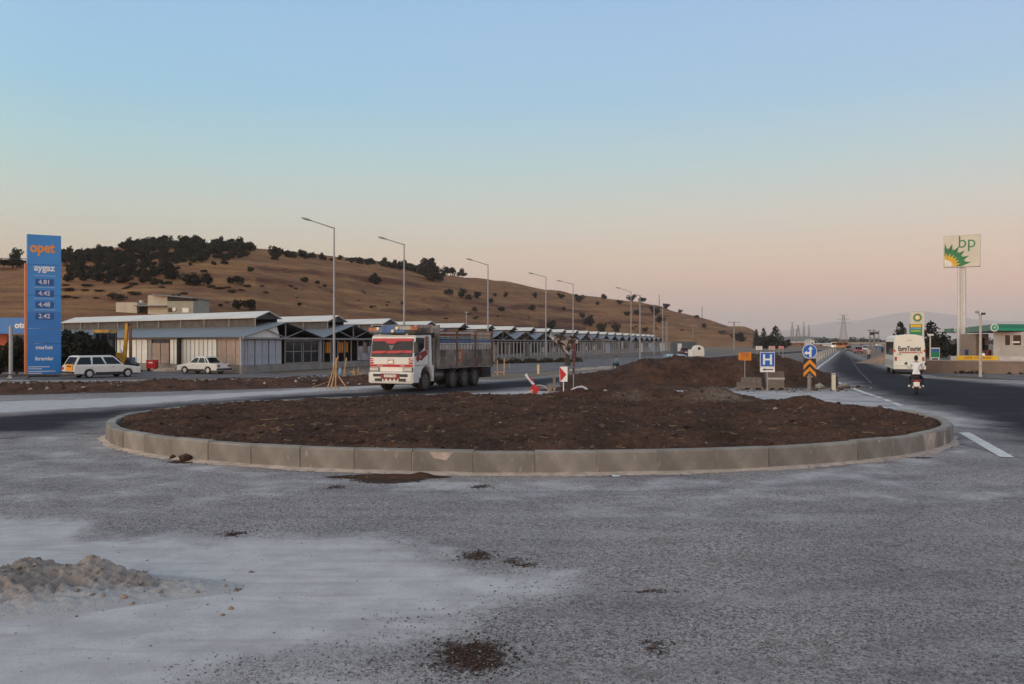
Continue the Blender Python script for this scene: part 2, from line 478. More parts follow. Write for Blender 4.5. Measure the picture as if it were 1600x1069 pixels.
# ------------------------------------------------------------------ ground, roads
GRAV = (0.250, 0.232, 0.234); DUST = (0.53, 0.515, 0.525)
M_apron = ground_mat('chip_seal', GRAV, DUST, cell=74.0, contrast=1.05)
M_road = ground_mat('new_asphalt', GRAV, DUST, asphalt=(0.020, 0.0195, 0.026), rough=0.85, streak=False)
M_yard = ground_mat('yard_asphalt', (0.13, 0.12, 0.125), (0.27, 0.25, 0.24), cell=40)
M_earth = mat('dry_earth', (0.20, 0.145, 0.105), 0.95, 0, 0.2, 0.35, 0.5, 3, col2=(0.13, 0.10, 0.075), dirt=0.35)
M_plain = mat('dry_plain', (0.20, 0.155, 0.12), 0.95, 0, 0.2, 0.02, col2=(0.12, 0.105, 0.085))

def sheet(name, pts, z, m):
    mb = MB(); mb.add([(x, y, z) for x, y in pts], [tuple(range(len(pts)))])
    return tag(mb.build(name, m), kind='structure')

def px(poly): return [gp(X, Y) for X, Y in poly]

sheet('ground', [(-18000, -60), (18000, -60), (18000, 18500), (-18000, 18500)], -0.03, M_plain)
sheet('outer_apron', [(-75, 1.5), (75, 1.5), (75, 57), (-75, 57)], -0.006, M_apron)
sheet('earth_verge', [(-75, 40), (110, 40), (130, 330), (-60, 330)], -0.018, M_earth)

DUSTP = [(px([(-300, 790), (0, 812), (70, 812), (130, 818), (150, 834), (300, 838), (480, 838), (620, 848), (690, 874), (790, 886), (880, 895),
              (860, 915), (770, 945), (690, 968), (610, 1008), (520, 1026), (430, 1036), (330, 1062), (300, 1200), (-400, 1200)]), 1.0, 9),
         (px([(440, 1062), (700, 1075), (700, 1200), (380, 1200)]), 1.0, 9),
         (px([(640, 765), (900, 770), (1150, 762), (1420, 735), (1560, 760), (1440, 800), (1180, 808), (900, 800)]), 1.0, -0.28),
         (px([(-300, 684), (120, 684), (260, 735), (420, 768), (300, 790), (-300, 760)]), 0.5, -0.3),
         (px([(150, 686), (170, 690), (240, 715), (360, 738), (560, 750), (760, 757), (1000, 757), (1250, 745), (1400, 722), (1500, 690),
              (1515, 700), (1420, 730), (1250, 752), (1000, 764), (700, 764), (400, 745), (230, 722), (140, 695)]), 1.0, -0.05)]
def dust_attr(x, y, extra=()):
    v = np.full(x.shape, -5.0)
    for poly, w, cap in list(DUSTP) + list(extra):
        v = np.maximum(v, np.minimum(sdf(x, y, poly) * w, cap))
    return v
SPOTS = [(735, 1026, 0.40, 0.26), (1022, 1010, 0.12, 0.12), (748, 869, 0.22, 0.16), (800, 878, 0.14, 0.10), (825, 884, 0.18, 0.06), (366, 835, 0.2, 0.10),
         (523, 762, 0.16, 0.1), (750, 761, 0.2, 0.12), (1440, 716, 0.3, 0.06), (610, 748, 1.0, 0.45), (290, 722, 0.5, 0.2), (1020, 925, 0.25, 0.03)]
def soil_attr(x, y):
    v = np.full(x.shape, -5.0)
    for X, Y, rx, ry in SPOTS:
        cx, cy = gp(X, Y)
        q = np.sqrt(((x - cx) / rx) ** 2 + ((y - cy) / (ry * 2.0)) ** 2)
        v = np.maximum(v, (0.72 - q) * min(rx, ry * 2.0))
    return v

def track_attr(x, y):
    # tyre tracks: pairs of bands following the way round the island and the turn into the forecourt
    v = np.zeros(x.shape)
    q = np.sqrt(((x - 0.42) / 11.08) ** 2 + ((y - 25.1) / 8.95) ** 2)
    w = fbm(x * .15, y * .15, 3, 90)
    for r in (1.19, 1.36, 1.44, 1.61, 1.72):
        v = np.maximum(v, np.exp(-((q - r - .03 * w) * 9.5 / 0.17) ** 2) * (.75 if r < 1.6 else .5))
    for c_, s_ in ((6.4, .22), (8.0, .22), (5.2, -.12), (6.8, -.12)):
        v = np.maximum(v, .8 * np.exp(-((y - c_ - s_ * x - .03 * x * x * .6 - .25 * w) / 0.16) ** 2))
    return v

def zone(name, poly, z, m, x0, x1, y0, y1, pitch, keep=-0.6, extra=(), edge=True, kind='structure', hard=None):
    nx = int((x1 - x0) / pitch) + 1; ny = int((y1 - y0) / pitch) + 1
    gx, gy = np.meshgrid(np.linspace(x0, x1, nx), np.linspace(y0, y1, ny))
    e = sdf(gx, gy, poly) if poly else np.full(gx.shape, 5.0)
    fc = grid_faces(ny, nx)
    ok = (e.ravel()[fc] > keep).all(1) if poly else np.ones(len(fc), bool)
    fc = fc[ok]
    used = np.unique(fc); remap = np.zeros(nx * ny, np.int64); remap[used] = np.arange(len(used))
    V = np.stack([gx.ravel(), gy.ravel(), np.full(gx.size, z)], 1)[used]
    xs, ys = V[:, 0], V[:, 1]
    me = np_mesh(name, V, remap[fc], m, attrs={'edge': e.ravel()[used], 'dust': dust_attr(xs, ys, extra), 'soil': soil_attr(xs, ys), 'track': track_attr(xs, ys)})
    return tag(link(name, me), kind=kind)

LIGHT_BACK = [(px([(-400, 650), (0, 628), (200, 622), (400, 613), (520, 606), (640, 598), (640, 603), (540, 610), (400, 619), (200, 634), (0, 646), (-400, 672)]), 1.0, 9),
              (px([(700, 618), (880, 607), (960, 608), (1120, 612), (1330, 612), (1440, 640), (1600, 668), (1600, 676), (1440, 662), (1300, 640), (900, 640), (760, 622)]), 1.0, 0.25)]
zone('gravel_apron', None, 0.0, M_apron, -30, 30, 1.5, 57, 0.12, extra=LIGHT_BACK)

ROAD_L = px([(-500, 705), (0, 682), (110, 678), (165, 672), (215, 655), (300, 640), (420, 632), (560, 626), (700, 618), (790, 612), (880, 604), (900, 598), (985, 585),
             (1080, 570), (1200, 557), (1292, 549), (1287, 547), (1180, 552.5), (1060, 562), (985, 573), (900, 585), (800, 594), (700, 602), (560, 612), (420, 619), (320, 627), (180, 637), (0, 648), (-500, 668)])
zone('left_carriageway', ROAD_L, 0.008, M_road, -75, 100, 18, 280, 0.6, keep=-0.9, extra=LIGHT_BACK)
ROAD_R = px([(1311, 548.5), (1290, 562), (1274, 577), (1284, 588), (1330, 610), (1380, 627), (1440, 641), (1480, 656), (1500, 668), (1530, 690), (1600, 708), (1700, 730), (2200, 800),
             (2600, 700), (1900, 634), (1600, 602), (1455, 590), (1390, 574), (1345, 560), (1322, 549)])
zone('right_carriageway', ROAD_R, 0.008, M_road, 5, 100, 12, 250, 0.5, keep=-0.9, extra=LIGHT_BACK)
YARD = px([(60, 594), (200, 592), (400, 590), (520, 590), (600, 585), (800, 584), (960, 574), (1060, 560), (1140, 552), (1100, 550), (1000, 556), (830, 566), (780, 574), (560, 583), (440, 586), (300, 572), (120, 570), (-30, 574), (-60, 590)])
zone('market_yard', YARD, 0.0, M_yard, -75, 70, 55, 210, 0.8, keep=-0.9)

M_line = mat('road_marking', (0.62, 0.61, 0.60), 0.7, 0, 0.1, 3, dirt=0.35)
def stripe(name, pts, w, z=0.016):
    """painted line of constant width w through ground points"""
    mb = MB(); vs = []
    for i, (x, y) in enumerate(pts):
        ax, ay = pts[max(0, i - 1)]; bx, by = pts[min(len(pts) - 1, i + 1)]
        L = math.hypot(bx - ax, by - ay); nx, ny = -(by - ay) / L * w / 2, (bx - ax) / L * w / 2
        vs += [(x + nx, y + ny, z), (x - nx, y - ny, z)]
    mb.add(vs, [(2 * i, 2 * i + 1, 2 * i + 3, 2 * i + 2) for i in range(len(pts) - 1)])
    return mb.build(name, M_line)
def smooth_path(pts, n=6):
    out = []
    for i in range(len(pts) - 1):
        p0 = pts[max(0, i - 1)]; p1 = pts[i]; p2 = pts[i + 1]; p3 = pts[min(len(pts) - 1, i + 2)]
        for k in range(n):
            t = k / n
            out.append(tuple(0.5 * ((2 * p1[j]) + (-p0[j] + p2[j]) * t + (2 * p0[j] - 5 * p1[j] + 4 * p2[j] - p3[j]) * t * t + (-p0[j] + 3 * p1[j] - 3 * p2[j] + p3[j]) * t ** 3) for j in range(2)))
    out.append(pts[-1]); return out
rm = thing('road_marking', 'solid white edge line curving in from the far road past the soil heap', 'road marking')
EDGE = px([(1312, 549.5), (1299, 560), (1281, 573), (1277, 580), (1290, 589), (1318, 602), (1345, 612.5), (1366, 619.5)])
stripe('line', smooth_path(EDGE), 0.22).parent = rm
for a, b in (((1369, 620.5), (1378, 623.5)), ((1382, 625), (1391, 628.5)), ((1395, 630), (1408, 635))):
    tag(stripe('lane_dash', px([a, b]), 0.22), 'short white dash after the end of the solid edge line', 'road marking', 'white dashes right of the soil heap')
tag(stripe('lane_dash', px([(1506, 677), (1574, 716)]), 0.28), 'long white stripe on grey asphalt beside the right end of the kerb', 'road marking')
tag(stripe('edge_line', px([(1400, 584.5), (1450, 591), (1520, 594.5), (1620, 602), (1900, 621)]), 0.16), 'thin white edge line below the tan station wall', 'road marking')
ll_ = stripe('lane_line', px([(1326, 556), (1342, 580), (1362, 600)]), 0.08); ll_.data.materials.clear(); ll_.data.materials.append(mat('worn_line', (0.10, 0.10, 0.10), 0.9, 0, 0.3, 3, dirt=0.5))
tag(ll_, 'faint worn lane line down the middle of the far road', 'road marking')

# ------------------------------------------------------------------ roundabout island
IC = (0.42, 25.1); IA, IB = 11.08, 8.95
def ell_pts(a, b, n=2000):
    t = np.linspace(0, 2 * math.pi, n + 1)
    x = a * np.cos(t); y = b * np.sin(t)
    s = np.concatenate([[0], np.cumsum(np.hypot(np.diff(x), np.diff(y)))])
    return t, s
kerb = thing('roundabout_kerb', 'oval ring of cast concrete kerb blocks round the brown soil island', 'kerb', (IC[0], IC[1], 0))
t_, s_ = ell_pts(IA - 0.11, IB - 0.11)
NK = 56
stone_len = s_[-1] / NK
kmeshes = []
for v in range(4):
    mb = MB(); L = stone_len - 0.007
    prof = [(-0.11, -0.05), (0.11, -0.05), (0.11, 0.395), (0.085, 0.425), (-0.10, 0.43), (-0.11, 0.42)]
    prof = [(a + R.uniform(-.003, .003), b + R.uniform(-.003, .003)) for a, b in prof]
    mb.prism(prof, -L / 2, L / 2, inset=0.006, bev=0.006)
    kmeshes.append(mb.mesh('kerb_stone', M_conc))
for i in range(NK):
    s = (i + 0.5) * stone_len
    t = float(np.interp(s, s_, t_))
    x, y = (IA - 0.11) * math.cos(t), (IB - 0.11) * math.sin(t)
    nrm = math.atan2(IA * math.sin(t), IB * math.cos(t))   # outward normal direction
    link('kerb_stone', kmeshes[i % 4], kerb, (x + R.uniform(-.012, .012), y + R.uniform(-.012, .012), R.uniform(-0.014, 0.010)), (R.uniform(-.008, .008), R.uniform(-.016, .016), nrm + R.uniform(-.012, .012)))
# mortar: joint filling between the blocks and the splash at their foot
M_mortar = mat('pink_mortar', (0.42, 0.35, 0.31), 0.95, 0, 0.2, 5, 0.4, 50, dirt=0.2)
def ell_ring(prof, a, b, m, name, wob=0.0, n=300):
    V = []; rr = random.Random(3)
    for i in range(n):
        t = 2 * math.pi * i / n
        ct, st = math.cos(t), math.sin(t)
        nx, ny = b * ct, a * st; L = math.hypot(nx, ny); nx /= L; ny /= L
        w = 1 + wob * (math.sin(i * 0.37) * 0.5 + rr.uniform(-.5, .5))
        for r, z in prof:
            V.append((a * ct + nx * r * w, b * st + ny * r * w, z))
    k = len(prof); mb = MB()
    mb.add(V, [(i * k + j, i * k + (j + 1) % k, ((i + 1) % n) * k + (j + 1) % k, ((i + 1) % n) * k + j) for i in range(n) for j in range(k)])
    return mb.build(name, m, kerb)
ell_ring([(-0.208, 0.0), (-0.013, 0.0), (-0.013, 0.40), (-0.208, 0.40)], IA, IB, M_mortar, 'joint_mortar')
ell_ring([(-0.02, 0.055), (0.05, 0.035), (0.15, 0.003), (-0.02, 0.001)], IA, IB, M_mortar, 'mortar_bedding', wob=0.55, n=500)

M_soil = soil_mat('dark_soil', (0.070, 0.038, 0.027), (0.16, 0.115, 0.08))
M_soil2 = soil_mat('reddish_soil', (0.082, 0.043, 0.030), (0.20, 0.15, 0.12))
M_rubble = soil_mat('tan_rubble', (0.29, 0.265, 0.25), (0.40, 0.36, 0.34), edge=(0.41, 0.405, 0.415))
def heap(name, hfun, x0, x1, y0, y1, pitch, m, mask=None, z0=-0.02, kind='structure', rough=0.05, rs=1.3, seed=1, grav=None, parent=None):
    nx = int((x1 - x0) / pitch) + 1; ny = int((y1 - y0) / pitch) + 1
    gx, gy = np.meshgrid(np.linspace(x0, x1, nx), np.linspace(y0, y1, ny))
    h = hfun(gx, gy)
    body = np.clip(h / 0.12, 0, 1)
    n1 = fbm(gx * rs, gy * rs, 5, seed, 0.6) * rough
    n2 = (np.abs(fbm(gx * rs * 3.1, gy * rs * 3.1, 4, seed + 9, 0.6)) - 0.15) * rough * 1.5
    z = h + (n1 - n2 * 0.8) * body
    fc = grid_faces(ny, nx)
    zz = z.ravel()
    if mask is not None:
        mk = mask(gx, gy).ravel() > 0
        fc = fc[mk[fc].all(1)]
    else:
        fc = fc[(zz[fc] > z0).any(1)]
    used = np.unique(fc); remap = np.zeros(nx * ny, np.int64); remap[used] = np.arange(len(used))
    V = np.stack([gx.ravel(), gy.ravel(), np.maximum(zz, -0.03)], 1)[used]
    g = (grav(gx, gy).ravel()[used] if grav is not None else np.zeros(len(used)))
    me = np_mesh(name, V, remap[fc], m, smooth=True, attrs={'gravelly': g})
    o = link(name, me, parent); tag(o, kind=kind)
    return o, (gx, gy, z)

def bump(x, y, cx, cy, sx, sy, h, p=1.0):
    return h * np.exp(-(((x - cx) / sx) ** 2 + ((y - cy) / sy) ** 2) ** p)
def island_h(x, y):
    q = ((x - IC[0]) / (IA - 0.2)) ** 2 + ((y - IC[1]) / (IB - 0.2)) ** 2
    z = 0.385 + 0.10 * np.clip(1 - q, 0, 1) ** 0.5
    z = z - 0.05 * np.exp(-((1 - np.sqrt(q)) / 0.03) ** 2)
    z += bump(x, y, 3.7, 31.4, 1.1, .8, 0.26) + bump(x, y, 4.9, 31.3, 1.0, .8, 0.26) + bump(x, y, 6.8, 30.6, 0.95, .8, 0.42)
    z += bump(x, y, 8.9, 27.6, 1.0, 0.9, 0.27) + bump(x, y, 2.3, 32.4, 1.5, 0.8, 0.18) + bump(x, y, -1.8, 32.6, 0.6, 0.6, 0.2)
    z += bump(x, y, -7.2, 26.5, 2.6, 1.8, 0.05) + bump(x, y, 10.2, 24.4, 1.0, 1.2, 0.08)
    return z
def grav_isl(x, y):
    return np.clip(bump(x, y, 7.0, 29.9, 1.0, 0.8, 0.7) + bump(x, y, 4.0, 30.4, 0.5, 0.5, 0.5), 0, 1)
isl, (gx, gy, gz) = heap('island_soil', island_h, IC[0] - IA, IC[0] + IA, IC[1] - IB, IC[1] + IB, 0.055, M_soil, rough=0.14, rs=1.35, seed=4,
    mask=lambda x, y: 1 - (((x - IC[0]) / (IA - 0.19)) ** 2 + ((y - IC[1]) / (IB - 0.19)) ** 2), grav=grav_isl)
def isl_z(x, y):
    i = int(round((y - gy[0, 0]) / (gy[-1, 0] - gy[0, 0]) * (gy.shape[0] - 1))); j = int(round((x - gx[0, 0]) / (gx[0, -1] - gx[0, 0]) * (gx.shape[1] - 1)))
    return float(gz[max(0, min(i, gz.shape[0] - 1)), max(0, min(j, gz.shape[1] - 1))])

# clods and stones
M_stone = mat('pale_stone', (0.30, 0.275, 0.26), 0.9, 0, 0.25, 6)
M_stone_d = mat('dark_stone', (0.10, 0.10, 0.11), 0.9, 0, 0.3, 6)
OCT = np.array([(1, 0, 0), (-1, 0, 0), (0, 1, 0), (0, -1, 0), (0, 0, 1), (0, 0, -1), ], float)
OF = np.array([(0, 2, 4), (2, 1, 4), (1, 3, 4), (3, 0, 4), (2, 0, 5), (1, 2, 5), (3, 1, 5), (0, 3, 5)])
def scatter(name, P, size, mats, seed=0, flat=0.7, label=None, kind='stuff', mi=None, parent=None):
    rs = np.random.RandomState(seed); n = len(P)
    ico = bmesh.new(); bmesh.ops.create_icosphere(ico, subdivisions=1, radius=1)
    BV = np.array([v.co[:] for v in ico.verts]) if n < 4000 else OCT
    BF = np.array([[v.index for v in f.verts] for f in ico.faces]) if n < 4000 else OF
    ico.free()
    k = len(BV)
    V = BV[None] * (1 + rs.uniform(-.35, .35, (n, k, 1)))
    V = V * np.stack([rs.uniform(.7, 1.3, n), rs.uniform(.7, 1.3, n), rs.uniform(.6, 1.0, n) * flat], 1)[:, None]
    a = rs.uniform(0, 6.28, n); c, s = np.cos(a)[:, None], np.sin(a)[:, None]
    X = V[:, :, 0] * c - V[:, :, 1] * s; Y = V[:, :, 0] * s + V[:, :, 1] * c
    V = np.stack([X, Y, V[:, :, 2]], 2) * size[:, None, None] + P[:, None]
    Fc = BF[None] + (np.arange(n) * k)[:, None, None]
    mi = rs.randint(0, len(mats), n) if mi is None else mi
    me = np_mesh(name, V.reshape(-1, 3), Fc.reshape(-1, 3), list(mats), mi=np.repeat(mi, len(BF)))
    o = link(name, me, parent); tag(o, label=label, kind=kind)
    return o
rs = np.random.RandomState(5)
P = []; sz = []
while len(P) < 3000:
    t = rs.uniform(0, 6.283); q = math.sqrt(rs.uniform(0, 1)) * 0.975
    x = IC[0] + IA * q * math.cos(t); y = IC[1] + IB * q * math.sin(t)
    r = 0.012 + 0.055 * rs.uniform() ** 3.5 + (0.065 * rs.uniform() if len(P) < 260 else 0)
    P.append((x, y, isl_z(x, y) + r * 0.2)); sz.append(r)
M_clod = mat('soil_clod', (0.052, 0.028, 0.021), 0.95, 0, 0.35, 9, 0.6, 40)
M_clod2 = mat('soil_clod_lighter', (0.10, 0.065, 0.050), 0.95, 0, 0.35, 9, 0.6, 40)
mi = np.where(rs.uniform(size=3000) < 0.025, 2, np.where(rs.uniform(size=3000) < 0.35, 1, 0))
tag(scatter('soil_clods', np.array(P), np.array(sz), (M_clod, M_clod2, M_stone), 1, 0.8, mi=mi), 'brown clods and a few pale stones strewn over the island soil', 'soil clods')
# pale gravel on the mound
M_rubble_st = mat('dusty_stone', (0.17, 0.14, 0.12), 0.95, 0, .25, 8)
P = []; sz = []
for i in range(800):
    cx, cy, sx, sy = ((6.9, 29.5, .55, .35), (4.0, 30.3, .3, .3), (6.4, 29.4, .4, .3))[i % 3]
    x, y = rs.normal(cx, sx), rs.normal(cy, sy)
    r = 0.010 + 0.026 * rs.uniform() ** 3; P.append((x, y, isl_z(x, y) + r * 0.3)); sz.append(r)
tag(scatter('mound_gravel', np.array(P), np.array(sz), (M_rubble_st, M_clod2, M_clod2, M_rubble_st), 2, 0.8), 'pale gravel on the higher mounds at the back of the island', 'gravel')
# dry straw and roots
M_straw = mat('dry_straw', (0.28, 0.20, 0.10), 0.9, 0, 0.2, 5)
mb = MB()
for i in range(95):
    t = R.uniform(0, 6.283); q = math.sqrt(R.uniform(0, 1)) * 0.95
    x = IC[0] + IA * q * math.cos(t); y = IC[1] + IB * q * math.sin(t); z = isl_z(x, y) + 0.012
    a = R.gauss(0, 0.6); L = R.uniform(0.08, 0.38) * (1.5 if i < 16 else 0.8); r = R.uniform(0.004, 0.008)
    ps = [Vector((x + math.cos(a) * L * k / 3 + R.uniform(-.02, .02), y + math.sin(a) * L * k / 3, max(z, isl_z(x + math.cos(a) * L * k / 3, y + math.sin(a) * L * k / 3) + 0.01) + R.uniform(0, 0.035))) for k in range(4)]
    mb.path(ps, r, 4)
tag(mb.build('dry_straw', M_straw), 'straw stalks and roots lying over the island soil', 'straw', kind='stuff')

# loose stones on the apron, densest near the camera
n = 24000
d = 5.6 + (rs.uniform(size=n) ** 1.6) * 9.5; ang = rs.uniform(-0.66, 0.66, n)
X, Y = d * np.tan(ang * 0.95), d
dv = dust_attr(X, Y) + fbm(X * 0.9, Y * 0.9, 4, 3) * 0.8
keep = (dv < 0.05) | (rs.uniform(size=n) < 0.05)
X, Y = X[keep], Y[keep]; n = len(X)
r = 0.0035 + 0.009 * rs.uniform(size=n) ** 2.5
tag(scatter('loose_chippings', np.stack([X, Y, r * 0.35], 1), r, (M_stone, mat('grey_stone', (0.22, 0.21, 0.22), 0.9, 0, 0.3, 6), M_stone_d, M_stone_d), 3, 0.7), 'loose grey chippings on the chip seal in the foreground', 'gravel')
# crumbs of soil on the dark spots and along the kerb foot
P = []; sz = []
for X0, Y0, rx, ry in SPOTS[:12]:
    cx, cy = gp(X0, Y0)
    for k in range(int(1500 * rx * ry * 2 / 0.25) if rx < 0.5 else 500):
        x = rs.normal(cx, rx * .5); y = rs.normal(cy, ry); 
        q = ((x - IC[0]) / (IA + .02)) ** 2 + ((y - IC[1]) / (IB + .02)) ** 2
        if q < 1: continue
        r_ = 0.004 + 0.011 * rs.uniform() ** 4; P.append((x, y, r_ * .5)); sz.append(r_)
for k in range(500):
    t = rs.uniform(-2.9, -0.25); x = IC[0] + (IA + abs(rs.normal(0.06, .12))) * math.cos(t); y = IC[1] + (IB + abs(rs.normal(0.06, .12))) * math.sin(t)
    r_ = 0.005 + 0.016 * rs.uniform() ** 3; P.append((x, y, r_ * .5)); sz.append(r_)
tag(scatter('soil_crumbs', np.array(P), np.array(sz), (M_clod, M_clod, M_clod2), 4, 0.8), 'dark soil crumbs spilled on the asphalt and along the kerb foot', 'soil crumbs')
spill, _ = heap('soil_spill', lambda x, y: bump(x, y, *gp(607, 746), 1.0, 0.22, 0.075) + bump(x, y, gp(660, 748)[0], gp(660, 745)[1], 0.14, 0.10, 0.045) - 0.02, -3.7, -0.8, 15.5, 16.6, 0.03, M_soil, z0=0.002, rough=0.05, rs=3)
tag(spill, 'low spill of dark soil against the foot of the kerb', 'soil', kind='stuff')
def rub_h(x, y):
    z = bump(x, y, -5.6, 8.75, 1.7, 0.58, 0.165, 1.1) + bump(x, y, -4.45, 8.95, 0.60, 0.36, 0.13) + bump(x, y, -3.5, 8.75, 0.85, 0.32, 0.085) + bump(x, y, -5.2, 8.25, 1.4, 0.5, 0.12)
    return z - 0.035
for X0, Y0, r0, lb in ((291, 721, .13, 'dark soil clod below the left part of the kerb'), (270, 718, .09, 'smaller dark soil clod left of the bigger one below the kerb'),
                       (315, 914, .035, 'reddish stone at the right tip of the tan rubble'), (66, 890, .05, 'brown stone lying on the tan rubble pile')):
    x, y = gp(X0, Y0); m_ = M_clod if r0 > .08 else M_clod2
    o = scatter('soil_clod' if r0 > .08 else 'stone', np.array([(0, 0, r0 * .4)]), np.array([r0]), (m_,), int(X0), 0.8, kind=None)
    o.location = (x, y, float(rub_h(np.array([x]), np.array([y]))[0]) + .02 if X0 == 66 else 0.0); tag(o, lb, 'clod' if r0 > .08 else 'stone')

# foreground rubble pile at the left
rub, (rx_, ry_, rz_) = heap('rubble_pile', rub_h, -9, -2.3, 7.1, 10.2, 0.022, M_rubble, z0=-0.004, rough=0.125, rs=2.9, seed=12, grav=lambda x, y: np.clip(1.25 - (rub_h(x, y) + .03 * fbm(x * 3, y * 3, 3, 5)) / 0.10, 0, 1) * 1.6)
tag(rub, 'low pile of tan rubble and dust in the left foreground', 'rubble', kind='stuff')
P = []; sz = []
for k in range(330):
    x = rs.normal(-4.6, 1.2); y = rs.normal(8.6, .42)
    if x < -8.5 or x > -2.4: continue
    i = int(round((y - 7.1) / 3.1 * (rz_.shape[0] - 1))); j = int(round((x + 9) / 6.7 * (rz_.shape[1] - 1)))
    z = max(0, float(rz_[max(0, min(i, rz_.shape[0] - 1)), max(0, min(j, rz_.shape[1] - 1))]))
    r_ = 0.006 + 0.028 * rs.uniform() ** 4; P.append((x, y, z + r_ * .1)); sz.append(r_)
tag(scatter('rubble_stones', np.array(P), np.array(sz), (M_rubble_st, mat('grey_tan_stone', (0.24, 0.21, 0.19), 0.95, 0, .25, 8), mat('tan_stone', (0.25, 0.19, 0.155), 0.95, 0, .25, 8)), 6, 0.8), 'stones scattered over the tan rubble pile', 'stones')

# big median mound behind the island, low berms along the left road
def mound_h(x, y):
    u = (y - 55) / 9.0
    w = np.exp(-np.abs(u) ** 3.2)
    prof = np.interp(x / y * F + 800, [870, 900, 935, 965, 1000, 1060, 1120, 1180, 1225, 1252, 1270, 1290, 1312], [0, .22, .34, .75, 1.26, 1.46, 1.36, 1.48, 1.34, 1.05, .72, .30, 0])
    base = np.clip((y - 46.6 - 0.3 * np.sin(x * 1.3)) / 3.4, 0, 1) ** 0.8
    return prof * np.maximum(base * w, 0) * (1 + 0.12 * fbm(x * .35, y * .35, 3, 8)) - 0.02
mnd, _ = heap('median_soil_mound', mound_h, 1, 26, 45.5, 68, 0.13, M_soil, z0=-0.018, rough=0.30, rs=.8, seed=21)
def lowh(x, y):
    return bump(x, y, 4.3, 44.8, 2.0, 1.0, 0.34) + bump(x, y, 6.6, 46.5, 2.6, 1.2, 0.28) - 0.02
o_, _ = heap('low_soil_heap', lowh, 1.0, 11, 42.5, 49.5, 0.09, M_soil, z0=-0.018, rough=0.14, rs=1.3, seed=25)
BERM = [(-32, 41.5), (-25.5, 43), (-18, 46.5), (-12.5, 50), (-8.5, 53)]
def berm_h(x, y):
    z = np.zeros(x.shape) - 0.03
    for (ax, ay), (bx, by) in zip(BERM, BERM[1:]):
        ex, ey = bx - ax, by - ay
        t = np.clip(((x - ax) * ex + (y - ay) * ey) / (ex * ex + ey * ey), 0, 1)
        dd = np.hypot(x - ax - ex * t, y - ay - ey * t)
        z = np.maximum(z, 0.40 * np.exp(-(dd / 2.3) ** 2.4) - 0.03)
    return z * (1 + 0.35 * fbm(x * .5, y * .5, 3, 3))
brm, _ = heap('roadside_berm', berm_h, -38, -5, 37, 57, 0.12, M_soil2, z0=-0.02, rough=0.18, rs=.9, seed=31)
P = []; sz = []
for k in range(700):
    i = R.randrange(len(BERM) - 1); t = R.random()
    x = BERM[i][0] * (1 - t) + BERM[i + 1][0] * t + R.gauss(0, 1.0); y = BERM[i][1] * (1 - t) + BERM[i + 1][1] * t + R.gauss(0, 1.3)
    r_ = 0.03 + 0.10 * R.random() ** 4; P.append((x, y, float(berm_h(np.array([x]), np.array([y]))[0]) + r_ * .3)); sz.append(r_)
tag(scatter('berm_stones', np.array(P), np.array(sz), (M_stone, M_clod2, M_clod), 7, .8), 'stones strewn over the earth berm beside the left road', 'stones')
P = []; sz = []
for k in range(260):
    x = R.uniform(3, 19); y = 46.3 + R.gauss(0, .5)
    r_ = 0.03 + 0.09 * R.random() ** 4; P.append((x, y, r_ * .3)); sz.append(r_)
tag(scatter('median_stones', np.array(P), np.array(sz), (M_stone, M_clod2, M_clod, M_clod), 8, .8), 'stones and clods along the foot of the big soil mound', 'stones')

# ------------------------------------------------------------------ hill
HX = [-420, -200, 0, 60, 100, 170, 250, 330, 400, 470, 560, 620, 700, 800, 900, 1000, 1060, 1100, 1140, 1163, 1178, 1192, 1215, 1290]
HY = [452, 428, 410, 406, 402, 391, 382, 383, 388, 396, 406, 414, 430, 443, 461, 472, 487, 499, 510.5, 511.5, 516.5, 531, 539, 542]
def hill_d0(X): return np.interp(X, [-420, 95, 400, 546, 736, 841, 915, 1050, 1300], [95, 112, 132, 175, 240, 300, 368, 390, 430])
def hill_d1(X): return np.interp(X, [-420, 0, 250, 600, 800, 1000, 1130, 1230, 1300], [300, 330, 345, 430, 500, 570, 620, 650, 660])
def hill_point(X, t):
    X = np.asarray(X, float); t = np.asarray(t, float)
    d0, d1 = hill_d0(X), hill_d1(X)
    hr = CAM_H + (535 - np.interp(X, HX, HY)) * d1 / F
    hr = np.maximum(hr, 0.3)
    d = d0 + (d1 - d0) * t
    sh = np.where(t <= 1, np.sin(np.clip(t, 0, 1) * math.pi / 2 * 0.94) / math.sin(math.pi / 2 * 0.94) * 0.35 + np.clip(t, 0, 1) * 0.65, 1 - ((t - 1) * 1.5) ** 1.6)
    x = (X - 800) / F * d
    amp = np.clip(t * 3, 0, 1) * np.clip(hr / 15, 0, 1)
    z = hr * sh + amp * (fbm(x / 22, d / 22, 4, 50) * 1.3 + fbm(x / 70, d / 70, 3, 51) * 1.6 * np.clip(1.2 - t, 0, 1))
    # terraces: cut banks crossing the slope
    zz = z.copy()
    for tt, hh in ((7.5, 1.2), (12.0, 1.5), (17.5, 1.6), (24.0, 1.5)):
        mk_ = np.clip(fbm(x / 45 + tt, d / 80, 3, 61) * 2.2 + 0.45, 0, 1)
        z += mk_ * hh * amp * np.tanh((zz - tt - 2.2 * fbm(x / 40 + tt, d / 60, 3, 60)) / 0.45) * 0.5 * np.exp(-((zz - tt) / 3.0) ** 2)
    return np.stack([x, d, z], -1)
tX = np.arange(-420, 1294, 3.0); tT = np.concatenate([np.linspace(-0.02, 1.0, 150), np.linspace(1.01, 1.66, 20)])
gX, gT = np.meshgrid(tX, tT)
HV = hill_point(gX, gT)
HV[0, :, 2] = -1.0; HV[-1, :, 2] = -2
